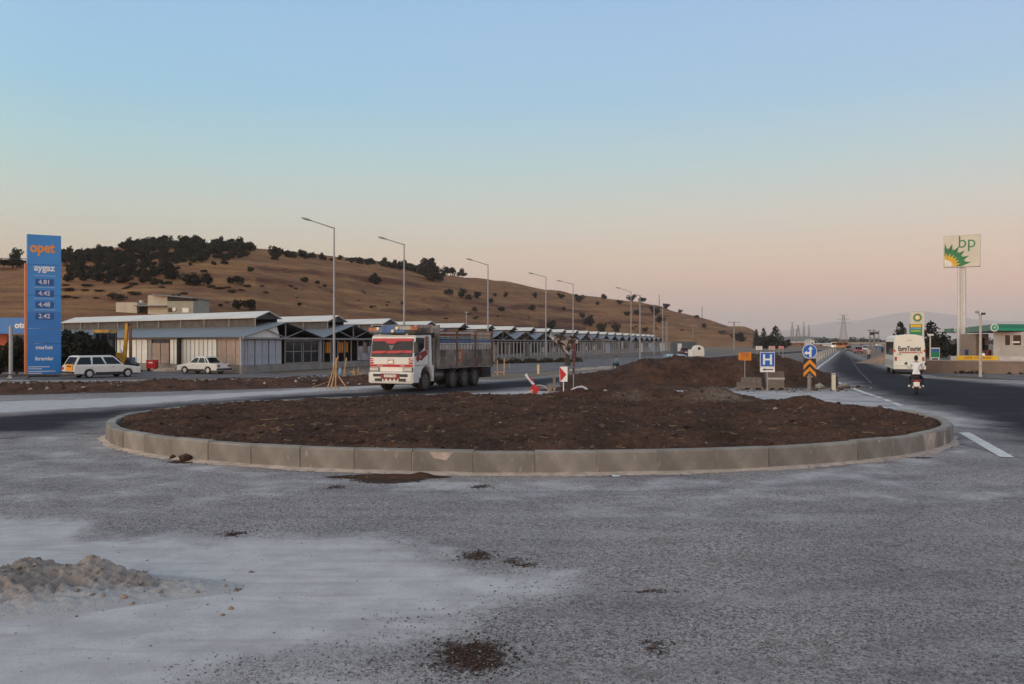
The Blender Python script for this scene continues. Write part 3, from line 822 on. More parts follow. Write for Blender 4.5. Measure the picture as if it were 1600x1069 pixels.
def hill_mat():
    m = bpy.data.materials.new('dry_hillside'); m.use_nodes = True
    n, l = m.node_tree.nodes, m.node_tree.links
    p = n['Principled BSDF']; p.inputs['Roughness'].default_value = 0.95; p.inputs['Specular IOR Level'].default_value = 0.1
    t = n.new('ShaderNodeTexCoord')
    def noise(sc, det=8, ro=0.6, scl=(1, 1, 1)):
        mp = n.new('ShaderNodeMapping'); mp.inputs['Scale'].default_value = scl; l.new(t.outputs['Object'], mp.inputs['Vector'])
        q = ng(n, l, 'ShaderNodeTexNoise', Scale=sc, Detail=det, Roughness=ro); l.new(mp.outputs[0], q.inputs['Vector']); return q.outputs['Fac']
    def mr_(v, a, b, d=1.0):
        q = n.new('ShaderNodeMapRange'); q.inputs['From Min'].default_value = a; q.inputs['From Max'].default_value = b; q.inputs['To Max'].default_value = d; l.new(v, q.inputs['Value']); return q.outputs[0]
    def mx(f, a, b):
        q = n.new('ShaderNodeMix'); q.data_type = 'RGBA'; l.new(f, q.inputs['Factor'])
        for k, x in (('A', a), ('B', b)):
            if isinstance(x, tuple): q.inputs[k].default_value = (*x, 1)
            else: l.new(x, q.inputs[k])
        return q.outputs['Result']
    c = mx(mr_(noise(0.035), 0.38, 0.62), (0.275, 0.128, 0.056), (0.185, 0.082, 0.042))
    c = mx(mr_(noise(0.10, 8, 0.65, (0.3, 0.3, 6)), 0.47, 0.66, 0.85), c, (0.40, 0.215, 0.085))
    c = mx(mr_(noise(0.11, 9, 0.7, (0.35, 0.35, 5)), 0.54, 0.66, 0.85), c, (0.115, 0.050, 0.034))
    c = mx(mr_(noise(0.22, 9, 0.7, (0.5, 0.7, 1.5)), 0.56, 0.68, 0.7), c, (0.085, 0.042, 0.030))
    c = mx(mr_(noise(1.2, 6, 0.7), 0.45, 0.7, 0.65), c, (0.085, 0.060, 0.036))
    c = mx(mr_(noise(0.5, 8, 0.75, (0.6, 1, 1.6)), 0.55, 0.68, 0.7), c, (0.36, 0.22, 0.10))
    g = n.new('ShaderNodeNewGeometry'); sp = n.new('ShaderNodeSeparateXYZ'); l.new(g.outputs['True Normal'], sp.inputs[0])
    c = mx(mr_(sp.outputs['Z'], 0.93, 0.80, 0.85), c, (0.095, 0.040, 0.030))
    l.new(c, p.inputs['Base Color'])
    b = n.new('ShaderNodeBump'); b.inputs['Strength'].default_value = 0.7; b.inputs['Distance'].default_value = 0.6
    l.new(noise(0.8, 8, 0.7), b.inputs['Height']); l.new(b.outputs[0], p.inputs['Normal'])
    return m
M_hill = hill_mat()
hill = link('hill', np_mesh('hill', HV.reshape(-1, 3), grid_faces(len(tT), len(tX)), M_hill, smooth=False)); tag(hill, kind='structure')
def on_hill(X, Y):
    ts = np.linspace(0.01, 1.0, 240)
    p = hill_point(np.full(240, float(X)), ts)
    ys = 535 - (p[:, 2] - CAM_H) / p[:, 1] * F
    best = np.minimum.accumulate(ys)
    k = np.argmax(ys <= Y) if (ys <= Y).any() else int(np.argmin(ys))
    return Vector(p[k])

# vegetation -------------------------------------------------------
M_leaf = mat('evergreen_foliage', (0.010, 0.013, 0.007), 0.9, 0, 0.3, 1.6, col2=(0.024, 0.027, 0.013), rand=0.45)
M_leaf2 = mat('conifer_foliage', (0.009, 0.014, 0.010), 0.9, 0, 0.3, 1.5, col2=(0.016, 0.020, 0.012), rand=0.2)
M_scrub = mat('dry_scrub', (0.040, 0.030, 0.018), 0.9, 0, 0.3, 1.5, col2=(0.062, 0.042, 0.024), rand=0.25)
M_bark = mat('bark', (0.075, 0.055, 0.04), 0.9, 0, 0.3, 5)
def leafset(n, leaf, rng, clumps, spread):
    """leaf-sized quads round clump centres"""
    c = clumps[rng.randint(0, len(clumps), n)]
    o = rng.normal(size=(n, 3)); o /= np.linalg.norm(o, axis=1)[:, None]
    p = c[:, :3] + o * (c[:, 3:4] * rng.uniform(0.45, 1.25, (n, 1)) ** 0.6) * spread
    a = rng.normal(size=(n, 3)); a /= np.linalg.norm(a, axis=1)[:, None]
    b = np.cross(a, rng.normal(size=(n, 3))); b /= np.linalg.norm(b, axis=1)[:, None]
    s = leaf * rng.uniform(0.6, 1.4, (n, 1))
    V = np.stack([p - a * s - b * s * .6, p + a * s - b * s * .6, p + a * s + b * s * .6, p - a * s + b * s * .6], 1)
    return V.reshape(-1, 3), np.arange(n * 4).reshape(-1, 4)
def crown_mesh(name, seed, n=900, nc=16, leaf=0.055, m=None, flat=0.8, rr=(0.22, 0.42)):
    """unit crown: about 1 wide, from z 0.12 to 1"""
    rng = np.random.RandomState(seed)
    cl = []
    for i in range(nc):
        v = rng.normal(size=3); v /= np.linalg.norm(v); v *= rng.uniform(0.1, 0.75) ** 0.6
        cl.append((v[0] * 0.42, v[1] * 0.42, 0.52 + v[2] * 0.36 * flat, rng.uniform(*rr) * 0.5))
    V, Fc = leafset(n, leaf, rng, np.array(cl), 1.0)
    return np_mesh(name, V, Fc, m or M_leaf)
crowns = [crown_mesh('crown', s, 700, 9 + s, 0.05, rr=(0.14, 0.44), flat=0.6 + 0.12 * s) for s in (1, 2, 3, 4, 5)]
scrubs = [crown_mesh('crown', s, 500, 12, 0.05, M_scrub, 0.5) for s in (11, 12)]
tk = MB(); tk.tube((0, 0, -0.3), (0.02, 0.01, 0.45), 0.05, 0.025, 6)
for a in (0.3, 2.2, 4.4): tk.tube((0.01, 0, 0.25), (0.22 * math.cos(a), 0.22 * math.sin(a), 0.6), 0.022, 0.008, 5)
trunk_me = tk.mesh('trunk', M_bark)
def tree(name, pos, w, h, label, cat, group=None, crown=None, seed=0, trunk=True):
    rr = random.Random(seed)
    t = thing(name, label, cat, pos, rr.uniform(0, 6.28), group)
    c = link('crown', crown or crowns[rr.randrange(5)], t); c.scale = (w, w, h); c.location.z = -0.12 * h
    if trunk:
        k = link('trunk', trunk_me, t); k.scale = (w * .8, w * .8, h)
    return t
def hill_tree(X, Y, wpx, label, cat='tree', group=None, hf=0.85, name='hill_tree', crown=None, trunk=True):
    p = on_hill(X, Y); k = p.y / F
    return tree(name, (p.x, p.y, p.z - 0.1), wpx * k * 1.12, wpx * k * hf * 1.08, label, cat, group, crown, int(X * 7 + Y), trunk)
ISO = [(431, 407, 27, 'big round evergreen alone just under the hill crest, left of the tallest lamp'), (585, 445, 25, 'round dark bush alone on mid slope between the two nearest lamps'),
    (477, 442, 16, 'low dark bush left of the nearest lamp pole on mid slope'), (497, 445, 11, 'small low bush just left of the nearest lamp pole'), (508, 451, 10, 'small greenish bush under the low dark bushes by the nearest lamp'),
    (468, 479, 10, 'tiny bush low on the slope above the first white roof'), (677, 440, 54, 'wide dark evergreen clump right of the second lamp'), (652, 426, 40, 'tall dark evergreen clump on the skyline at the second lamp'),
    (668, 424, 30, 'dark evergreen behind the wide clump on the skyline'), (704, 429, 20, 'small dark tree on the skyline right of the wide clump'), (722, 432, 15, 'rightmost small tree of the skyline group by the wide clump'),
    (702, 462, 15, 'round bush, first of the row left of the third lamp'), (722, 466, 16, 'taller bush, second of the row left of the third lamp'), (732, 469, 12, 'low bush joined to the taller one left of the third lamp'),
    (746, 467, 13, 'round bush just left of the third lamp pole'), (742, 487, 10, 'small tree on a thin trunk below the bush row'), (766, 475, 12, 'bush standing behind the third lamp pole'),
    (773, 464, 8, 'small bush up slope right of the third lamp pole'), (790, 465, 9, 'small round bush right of the third lamp'), (784, 487, 15, 'round tree lower right of the third lamp'),
    (604, 479, 6, 'tiny bush on the lower slope left of the second lamp'), (629, 477, 8, 'tiny bush at the second lamp pole'), (832, 486, 14, 'round tree left of the fourth lamp'),
    (836, 466, 10, 'small bush up slope left of the fourth lamp'), (876, 467, 12, 'bush between the fourth and fifth lamps'), (881, 486, 9, 'low bush between the fourth and fifth lamps'),
    (905, 472, 17, 'bush right behind the fifth lamp'), (909, 497, 12, 'small bush above the big round bush over the roofs'), (922, 511, 24, 'big round bush just above the far roofs'),
    (862, 516, 22, 'dark bush directly above the roofs right of the fourth lamp'), (940, 519, 17, 'bush above the far roofs right of the big round bush'), (963, 519, 15, 'dark bush above the far roofs before the sixth lamp'),
    (934, 478, 9, 'narrow bush on the upper slope near the skyline'), (943, 468, 12, 'round tree on the skyline left of the sixth lamp arm'), (968, 476, 10, 'small umbrella shaped tree under the sixth lamp arm'),
    (987, 471, 15, 'tree crossed by the sixth lamp pole on the skyline'), (1003, 474, 14, 'tall rounded tree, rightmost of the skyline group at the sixth lamp'), (994, 492, 15, 'dark bushy clump below the skyline group at the sixth lamp'),
    (980, 494, 11, 'low bush left of the clump below the skyline trees'), (1022, 492, 19, 'dark bush on the descending slope right of the sixth lamp'), (1030, 505, 20, 'wide dark bush lower on the descending slope'),
    (1041, 480, 12, 'low bush on the skyline of the descending ridge'), (1063, 489, 8, 'smaller skyline bush on the descending ridge'), (1089, 498, 8, 'last little skyline bush on the descending ridge'),
    (1128, 522, 14, 'scrubby bush near the right foot of the hill'), (1100, 513, 9, 'small bush on the slope near its right foot'), (1009, 520, 12, 'dark bush above the last white roofs'),
    (370, 446, 27, 'round evergreen alone below the dense wood'), (268, 437, 24, 'greenish round tree below the dense wood, above the hill house'), (105, 441, 24, 'low bush right of the blue pylon on the slope'),
    (372, 485, 24, 'left one of the twin bushes right of the hill house'), (390, 485, 27, 'right one of the twin bushes right of the hill house'), (345, 480, 8, 'tiny bush right of the hill house'),
    (300, 447, 40, 'wide dark clump above the hill house'), (325, 447, 26, 'dark bush right of the wide clump above the hill house'), (20, 420, 44, 'low dark bush at the left edge of the hill'), (25, 401, 22, 'skyline bush left of the blue pylon'),
    (182, 470, 32, 'brownish scrub patch left of the hill house')]
for X, Y, w, lb in ISO:
    sc_ = 'scrub' in lb
    hill_tree(X, Y, w, lb, 'bush' if w < 13 or sc_ else 'tree', hf=0.5 if w > 34 or sc_ else (0.72 if 'low' in lb else 0.95), crown=scrubs[0] if sc_ else None, name='hill_bush' if (w < 13 or sc_) else 'hill_tree')
def fill(poly, n, w0, w1, label, cat, group, hf=0.85, seed=1, crown=None, name='wood_tree'):
    rr = random.Random(seed); k = 0
    xs = [p[0] for p in poly]; ys = [p[1] for p in poly]
    while k < n:
        X, Y = rr.uniform(min(xs), max(xs)), rr.uniform(min(ys), max(ys))
        if sdf(np.array([X]), np.array([Y]), poly)[0] < 0: continue
        hill_tree(X, Y, rr.uniform(w0, w1), label, cat, group, hf * rr.uniform(.8, 1.15), name, crown(rr) if crown else None, trunk=False); k += 1
fill([(95, 404), (170, 391), (250, 382), (330, 383), (402, 389), (398, 398), (300, 394), (200, 400), (98, 412)], 150, 10, 21, 'dark evergreen tree in the dense wood along the hill crest', 'tree', 'trees of the dense wood on the crest', 0.95, 2)
fill([(98, 404), (210, 400), (300, 396), (398, 400), (372, 412), (300, 411), (262, 414), (280, 428), (240, 434), (232, 446), (118, 446), (98, 428)], 165, 9, 22, 'dark evergreen tree in the dense wood below the hill crest', 'tree', 'trees of the dense wood below the crest', 0.85, 3)
fill([(240, 410), (400, 408), (390, 430), (300, 452), (215, 444)], 24, 7, 17, 'small dark evergreen in the loose scatter between the dense wood and the hill house', 'tree', 'scattered evergreens under the dense wood', 0.75, 13)
fill([(440, 398), (480, 401), (600, 414), (642, 420), (640, 424), (560, 414), (500, 408), (440, 402)], 55, 8, 17, 'low dark bush in the strip along the crest right of the wood', 'bush', 'bushes in the strip along the crest', 0.8, 4, name='crest_bush')
fill([(98, 440), (240, 444), (360, 440), (420, 460), (240, 465), (100, 475)], 30, 9, 22, 'brown scrub patch on the upper slope below the wood', 'bush', 'brown scrub patches below the wood', 0.4, 5, lambda r: scrubs[r.randrange(2)], 'scrub_bush')
fill([(420, 440), (700, 470), (1000, 500), (1130, 520), (1000, 522), (700, 500), (500, 480), (310, 480)], 40, 4, 9, 'little tuft of scrub on the dry grass slope', 'bush', 'little scrub tufts on the grass slope', 0.6, 6, lambda r: scrubs[r.randrange(2)], 'scrub_bush')

def conifer_mesh(seed, n=1500):
    rng = np.random.RandomState(seed); cl = []
    for k in range(26):
        z = 0.08 + 0.88 * (k / 25) ; r = 0.34 * (1 - z) ** 0.85 + 0.02
        for j in range(max(3, int(9 * (1 - z)) + 2)):
            a = rng.uniform(0, 6.28); q = rng.uniform(0.3, 1.05)
            cl.append((r * q * math.cos(a), r * q * math.sin(a), z - q * 0.05, 0.05 + 0.05 * (1 - z)))
    V, Fc = leafset(n, 0.022, rng, np.array(cl), 1.0)
    return np_mesh('crown', V, Fc, M_leaf2)
con = [conifer_mesh(1), conifer_mesh(2)]
ctk = MB().tube((0, 0, -0.02), (0, 0, 0.9), 0.022, 0.005, 6).mesh('trunk', M_bark)
def conifer(X, Ytop, Ybase, d, lb, i=0, wf=1.0, group=None):
    z1 = pt(X, Ytop, d).z; z0 = max(0, pt(X, Ybase, d).z) if Ybase < 545 else 0.0
    h = z1 - z0
    t = thing('conifer', lb, 'conifer', ((X - 800) / F * d, d, z0), i * 1.3, group)
    c = link('crown', con[i % 2], t); c.scale = (h * wf, h * wf, h)
    k = link('trunk', ctk, t); k.scale = (h, h, h)
    return t
conifer(1212, 509, 545, 330, 'tallest dark conifer at the right foot of the hill', 0, 1.25)
conifer(1193, 513, 545, 335, 'middle conifer of the group at the right foot of the hill', 1, 0.9)
conifer(1182, 514, 545, 345, 'leftmost slim conifer at the right foot of the hill', 0, 0.7)
for X, w, lb in ((1155, 30, 'dark bush under the utility pole at the right foot of the hill'), (1199, 40, 'dark broad tree between the conifers at the right foot of the hill'), (1226, 26, 'low dark bush right of the tallest conifer at the hill foot')):
    d = 325 if X > 1160 else 400; k = d / F
    z0 = 2.0 if X == 1155 else 0
    tree('bush', ((X - 800) * k, d, z0), w * k, (w * .8 if X > 1160 else 18) * k, lb, 'bush', seed=X, trunk=False)
conifer(1407, 503, 545, 150, 'small conifer standing up behind the left half of the white bus', 1, 1.1)
conifer(1455, 501, 545, 140, 'conifer right of the small green price pylon', 0, 1.3)
for X, Yt, w, lb in ((1472, 522, 34, 'dark leafy tree between the conifer and the tall sign post'), (1488, 529, 30, 'lower dark bush just left of the tall sign post'), (1450, 524, 26, 'dark bush beneath the conifer behind the white bus')):
    d = 135; k = d / F
    tree('leafy_tree', ((X - 800) * k, d, 0), w * k * 1.3, (558 - Yt) * k * 1.15, lb, 'tree', seed=X)
# dark trees by the blue pylon
bigc = [crown_mesh('crown', s, 7000, 34, 0.028, rr=(0.2, 0.36)) for s in (21, 22)]
for i, (X, Yt, d, w, lb) in enumerate(((118, 506, 66, 96, 'large dark bushy tree right of the blue pylon, in front of the excavator'), (150, 520, 65.5, 60, 'smaller dark bush at the right side of the big tree by the pylon'),
                     (26, 516, 64, 56, 'dark bush between the grey post and the blue pylon'), (-8, 530, 62, 60, 'dark bush at the left edge in front of the orange panel'))):
    k = d / F; h = CAM_H + (535 - Yt) * k
    t = thing('dark_tree', lb, 'tree', ((X - 800) * k, d, 0), i)
    c = link('crown', bigc[i % 2], t); c.scale = (w * k * 1.05, w * k * .8, h * 1.05); c.location.z = -0.25
    link('trunk', trunk_me, t).scale = (3, 3, h * .8)
# far scenery ------------------------------------------------------
def ridge(name, Xs, Ys, d, depth, m, seed, amp=0.0):
    """a long hill: crest at the given pixel outline and real distance, front and back slopes"""
    X = np.arange(Xs[0], Xs[-1], 4.0); Y = np.interp(X, Xs, Ys)
    hr = CAM_H + (535 - Y) * d / F
    t = np.linspace(-1, 1, 31)
    gX_, gt = np.meshgrid(X, t); H = np.interp(gX_, X, hr)
    z = H * (1 - np.abs(gt) ** 1.3)
    xx = (gX_ - 800) / F * d; yy = d + gt * depth
    z = z + fbm(xx / (depth * .35), yy / (depth * .35), 5, seed) * amp * np.clip(1 - np.abs(gt), 0, 1) ** .5 * np.clip(H / H.max(), 0, 1) * (1 - np.exp(-(gt / .15) ** 2) * 0.7)
    z[0] = -3; z[-1] = -3
    return tag(link(name, np_mesh(name, np.stack([xx, yy, z], -1).reshape(-1, 3), grid_faces(31, len(X)), m, smooth=True)), kind='structure')
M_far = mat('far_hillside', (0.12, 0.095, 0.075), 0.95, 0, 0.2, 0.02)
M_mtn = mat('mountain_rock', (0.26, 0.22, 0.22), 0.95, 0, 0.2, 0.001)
ridge('low_brown_ridge', [1180, 1225, 1255, 1300, 1340, 1400, 1600, 1800], [534, 527, 526, 530, 532.5, 533.5, 533.5, 534], 1500, 300, M_far, 5, 3)
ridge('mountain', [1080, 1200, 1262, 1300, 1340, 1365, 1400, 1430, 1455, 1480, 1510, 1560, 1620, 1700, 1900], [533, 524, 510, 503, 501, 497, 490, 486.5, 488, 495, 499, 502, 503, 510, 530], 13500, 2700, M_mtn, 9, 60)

# ------------------------------------------------------------------ market hall row
A = Vector((-0.79, 0.61, 0)).normalized(); ST = Vector((3.45, 12.0, 0)); L_ = 36.0; NU = 22
PK0 = Vector((-18.5, 73.6, 4.03)); VL0 = Vector((-20.2, 67.6, 2.80))
M_roof = mat('grey_roof_sheet', (0.17, 0.185, 0.21), 0.55, 0.1, 0.08, 0.5, dirt=0.1)
M_roofw = mat('white_roof_sheet', (0.66, 0.63, 0.59), 0.5, 0, 0.06, 0.6, dirt=0.12)
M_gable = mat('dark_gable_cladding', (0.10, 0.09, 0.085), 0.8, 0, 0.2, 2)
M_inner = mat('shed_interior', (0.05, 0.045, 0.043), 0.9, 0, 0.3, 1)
M_frame = mat('window_frame_grey', (0.27, 0.26, 0.255), 0.6, 0, 0.1, 2)
M_pw = mat('white_panel', (0.74, 0.73, 0.69), 0.6, 0, 0.08, 3, rand=0.08, dirt=0.15)
M_pb = mat('brown_panel', (0.33, 0.25, 0.21), 0.8, 0, 0.15, 2, rand=0.12, dirt=0.2)
M_pg = mat('bluegrey_panel', (0.37, 0.40, 0.46), 0.4, 0, 0.1, 2, rand=0.06)
M_wallc = mat('rendered_plinth', (0.26, 0.235, 0.215), 0.9, 0, 0.12, 1.2, dirt=0.3)
mk = thing('market_halls', 'long row of low grey gabled market halls receding behind the truck', 'market building', (0, 0, 0))
st = ST.normalized()
up = Vector((0, 0, 1))
roof_mb = MB()
def B(mb, a, b, z0, z1, th, mi=0):
    """upright slab between ground points a and b"""
    a = Vector((a[0], a[1], 0)); b = Vector((b[0], b[1], 0)); d = b - a
    return mb.box(((a.x + b.x) / 2, (a.y + b.y) / 2, (z0 + z1) / 2), (d.length, th, z1 - z0), math.atan2(d.y, d.x), mi)
loc0 = Vector((0, 0, 0))
pk = Vector((0, 0, 4.03)); vl = VL0 - PK0 + Vector((0, 0, 4.03)); vr = Vector((VL0.x - PK0.x + ST.x, VL0.y - PK0.y + ST.y, 2.80))
vl = Vector((VL0.x - PK0.x, VL0.y - PK0.y, 2.80))
AL = A * L_
rm_ = MB()
rm_.slab(vl + Vector((0, 0, 0)), pk, pk + AL, vl + AL, 0.05)
rm_.slab(pk + Vector((0, 0, 0.002)), vr, vr + AL, pk + AL, 0.05)
for k in range(1, 9):   # standing ribs along the slope
    pass
roof_me = rm_.mesh('roof', M_roof)
ms = A * 2.26; mh = 0.155
mm = MB()
ml = pk + ms - ST * mh; mr2 = pk + ms + ST * mh
ML = Vector((ml.x, ml.y, 4.42)); MR = Vector((mr2.x, mr2.y, 4.42)); MP = pk + ms; MP = Vector((MP.x, MP.y, 5.0))
AM = A * (L_ - 3)
mm.slab(ML - ST * .012, MP, MP + AM, ML - ST * .012 + AM, 0.07); mm.slab(MP + Vector((0, 0, .003)), MR + ST * .012, MR + ST * .012 + AM, MP + AM, 0.07)
mon_me = mm.mesh('roof_monitor', M_roofw)
mg = MB()
mg.add([ML + A * .3, MR + A * .3, MP + A * .3 - up * .08, ML + A * .36, MR + A * .36, MP + A * .36 - up * .08], [(0, 1, 2), (5, 4, 3), (0, 3, 4, 1), (1, 4, 5, 2), (2, 5, 3, 0)])
for P_, e_ in ((ML, 1), (MR, -1)): P_ = P_ + A * .4 + ST * .02 * e_; mg.slab(P_ - up * .85, P_ + AM - up * .85, P_ + AM - up * .03, P_ - up * .03, .04)  # dark slabs under the eaves stand in for shade in the open gap
mg = mg
monf_me = mg.mesh('gable_gap_shade', [M_gable])
tr = MB()
tr.tube(pk - up * 1.3 + A * .15, pk - up * .08 + A * .15, 0.06, n=4)
for e in (-0.24, 0.24): tr.tube(pk - up * 1.28 + A * .15, pk + ST * e - up * .62 + A * .15, 0.045, n=4)
tr.tube(vl + A * .12 - up * .1, vr + A * .12 - up * .1, 0.09, n=4)
truss_me = tr.mesh('roof_truss', M_frame)
FO = 0.5   # facade set back under the eave
rr = random.Random(4)
win_me = None
def window_mesh(w, h):
    f = MB(); t = 0.07
    for x0, x1, z0, z1 in ((0, w, 0, t), (0, w, h - t, h), (0, t, t, h - t), (w - t, w, t, h - t), (w / 2 - t / 2, w / 2 + t / 2, t, h - t)): f.b2(x0, x1, -.04, .04, z0, z1)
    f.b2(t, w / 2 - t / 2, -.035, .035, h * .5, h * .5 + t * .8); f.b2(w / 2 + t / 2, w - t, -.035, .035, h * .5, h * .5 + t * .8)
    return f.mesh('window_frame', M_frame)
ang = math.atan2(ST.y, ST.x)
mpost = MB().tube((0, 0, -.75), (0, 0, -.01), .05, n=4).mesh('monitor_post', M_frame)
for n_ in range(NU):
    o = PK0 + ST * n_; o = Vector((o.x, o.y, 0))
    for nm, me in (('roof', roof_me), ('roof_monitor', mon_me)):
        r_ = link(nm, me, mk, o)
        if nm == 'roof' and n_ < 12: link('roof_truss', truss_me, r_)
        if nm == 'roof_monitor':
            link('gable_and_gap_shade', monf_me, r_)['kind'] = 'stuff'
            if n_ < 3:
                for q in range(10): link('monitor_post', mpost, r_, ML + AM * (q / 9 * .98) + A * .2)
    fl = VL0 + ST * n_ + A * FO
    f0 = Vector((fl.x, fl.y, 0))
    def fp(t): return f0 + ST * t
    mb = MB(); B(mb, fp(0.004), fp(0.996), 0, 0.58, .18); mb.build('plinth', M_wallc, mk)
    mb = MB(); B(mb, fp(0.0), fp(1.0), 2.58, 2.74, .16); mb.build('facade_beam', M_frame, mk)
    if n_ == 0:
        w = ST.length * 0.46 / 6
        for k in range(6):
            mb = MB(); mb.b2(0.04, w - .05, -.04, .04, .6, 2.56)
            p = fp(0.0) + st * (w * k + 0.1 * (k // 2)); mb.build('facade_panel', M_pg, mk, p, (0, 0, ang))
        # white sheet closing the corner under the eave
        mb = MB(); a_, b_, c_ = fp(0.03) - A * .2 + up * 2.76, fp(0.44) - A * .2 + up * 2.76, fp(0.40) - A * .2 + up * 3.72
        mb.add([a_, b_, c_, a_ + A * .05, b_ + A * .05, c_ + A * .05], [(0, 1, 2), (5, 4, 3), (0, 3, 4, 1), (1, 4, 5, 2), (2, 5, 3, 0)]); mb.build('corner_sheet', M_pw, mk)
        for k, t in enumerate((0.52, 0.76)):
            wl_ = ST.length * 0.22
            fr = link('window', window_mesh(wl_, 1.95), mk, fp(t) + up * .6, (0, 0, ang))
            mb = MB(); mb.b2(.07, wl_ - .07, -.01, .01, .07, 1.88); mb.build('pane', M_glass, fr)
        mb = MB(); mb.box(fp(0.99) + up * 1.3, (.35, .35, 2.6), ang); mb.build('corner_post', M_frame, mk)
        continue
    k_n = 9 if n_ < 4 else 7
    if n_ < 14:
        for k in range(k_n):
            mb = MB(); mb.box(fp((k + .5) / k_n) + up * 1.58, (.09, .09, 1.96), ang); mb.build('facade_post', M_frame, mk)
    if n_ == 1:
        mb = MB(); B(mb, fp(.60) - A * .12, fp(.95) - A * .12, .62, 2.0, .06); mb.build('grey_hoarding', mat('streaked_grey_sheet', (0.30, 0.28, 0.30), .7, 0, .3, 1.5, dirt=.5), mk)
        for t in (.16, .19, .36, .40, .48):
            mb = MB(); mb.box(fp(t) + A * .5 + up * 1.9, (.28, .2, 1.0), ang); mb.build('yellow_crate_stack', M_orange, mk)
    else:
        for k in range(k_n - 1):
            if rr.random() < (0.22 if n_ < 8 else 0.5):
                mb = MB(); B(mb, fp((k + .54) / k_n) + A * .15, fp((k + 1.46) / k_n) + A * .15, .6, rr.choice((2.55, 2.0, 1.5)), .05)
                mb.build('facade_panel', rr.choice((M_pw, M_pg, M_frame, M_gable, M_pb)), mk)
    if n_ in (2, 4, 5, 7):
        mb = MB(); B(mb, fp(.7) + A * 2, fp(.95) + A * 2, 0, 2.4, .1); mb.build('inner_partition', M_gable, mk)
# side wall of the first hall
s0 = VL0 + A * FO + st * 0.55; s0 = Vector((s0.x, s0.y, 0)); aA = math.atan2(A.y, A.x)
mb = MB(); B(mb, s0 + A * .1, s0 + A * 35, 0, .58, .16); mb.build('plinth', M_wallc, mk)
mb = MB(); B(mb, s0, s0 + A * 35, 2.62, 2.82, .14); mb.build('facade_beam', M_frame, mk)
def tX_of(X):   # distance along the side wall for picture column X
    u = (X - 800) / F
    return (u * s0.y - s0.x) / (A.x - u * A.y)
def panels(X0, X1, n, m, gap=0.12, nm='wall_panel', z1=2.6):
    a, b = tX_of(X0), tX_of(X1); w = (a - b) / n if a > b else (b - a) / n
    lo = min(a, b)
    for k in range(n):
        mb = MB(); mb.b2(gap / 2, w - gap / 2, -.04, .04, .6, z1); mb.build(nm, m, mk, s0 + A * (lo + w * k), (0, 0, aA))
panels(340, 384, 3, M_pb, 0.06); panels(266, 339, 11, M_pw, 0.12); panels(164, 231, 8, M_pw, 0.13); panels(100, 163, 7, M_pw, 0.24)
panels(238, 265, 2, M_pb, 0.12, z1=2.3); panels(232, 237.5, 1, M_frame, 0.02)
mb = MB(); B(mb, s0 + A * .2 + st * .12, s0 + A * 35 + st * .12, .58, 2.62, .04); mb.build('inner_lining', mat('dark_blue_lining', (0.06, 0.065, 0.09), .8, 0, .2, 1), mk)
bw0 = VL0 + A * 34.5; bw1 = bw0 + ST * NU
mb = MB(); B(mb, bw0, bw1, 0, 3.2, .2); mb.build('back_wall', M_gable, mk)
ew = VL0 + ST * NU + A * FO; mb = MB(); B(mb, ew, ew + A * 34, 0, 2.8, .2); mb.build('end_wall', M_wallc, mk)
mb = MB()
for n_ in range(0, NU):   # inner walls added only to keep the halls dark
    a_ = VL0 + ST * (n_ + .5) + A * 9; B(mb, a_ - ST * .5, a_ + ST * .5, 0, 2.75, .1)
mb.build('added_darkening_wall', M_inner, mk)
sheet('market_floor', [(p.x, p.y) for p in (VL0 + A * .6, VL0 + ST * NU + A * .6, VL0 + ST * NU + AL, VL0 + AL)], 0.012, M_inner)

# fence of upright bars on a low wall in front of the far halls
fa = Vector((*gp(772, 569), 0)); fb = Vector((*gp(1046, 554), 0))
fn = thing('bar_fence', 'fence of upright grey bars on a low wall in front of the far market halls', 'fence', fa)
dv = fb - fa; fl_ = dv.length; fang = math.atan2(dv.y, dv.x)
mb = MB(); B(mb, (0, 0), dv, 0, .62, .2); mb.build('low_wall', M_wallc, fn)
for zz in (.8, 2.3):
    mb = MB(); B(mb, (0, 0), dv, zz, zz + .06, .05); mb.build('rail', M_frame, fn)
bar = MB().b2(-.05, .05, -.04, .04, .6, 2.42).mesh('bar', M_frame)
nb = 78
for k in range(nb): link('bar', bar, fn, dv * (k / (nb - 1)) - Vector((0, 0.08, 0)), (0, 0, fang))
for k0, w, m_ in ((8, 1, M_gable), (22, 2, M_pg), (28, 1, M_frame), (38, 2, M_pg), (50, 3, M_frame), (56, 2, M_pw), (63, 3, M_pg), (70, 3, M_pw)):
    mb = MB(); B(mb, dv * (k0 / 77), dv * ((k0 + w) / 77), .66, 2.2, .05); mb.build('infill_sheet', m_, fn, (0.1, .15, 0))
gs = thing('grey_sheet_wall', 'long plain grey sheet wall running on to the right of the last market hall', 'wall', fb)
fc_ = Vector((*gp(1088, 553), 0)) - fb
mb = MB(); B(mb, (.3, .3), fc_, 0, 2.5, .15); mb.build('sheet', mat('grey_hoarding', (0.16, 0.16, 0.16), .9, 0, .12, .4, dirt=.2), gs)
mb = MB(); mb.box(fc_ * .3 + Vector((0, -.3, 1.3)), (1.4, .1, 1.6)); mb.build('white_notice', M_wht2, gs)

# weeds at the fence foot
wd = np.random.RandomState(9)
V, Fc = leafset(2500, 0.10, wd, np.array([(fa.x - 2 + t * 12, fa.y - 1.5 + t * 11, .05, .35 + .2 * math.sin(t * 40)) for t in np.linspace(0, 1, 30)]), 1.0)
V[:, 2] = np.abs(V[:, 2])
tag(link('weeds', np_mesh('weeds', V, Fc, M_scrub)), 'dry weeds along the foot of the bar fence', 'weeds', kind='stuff')

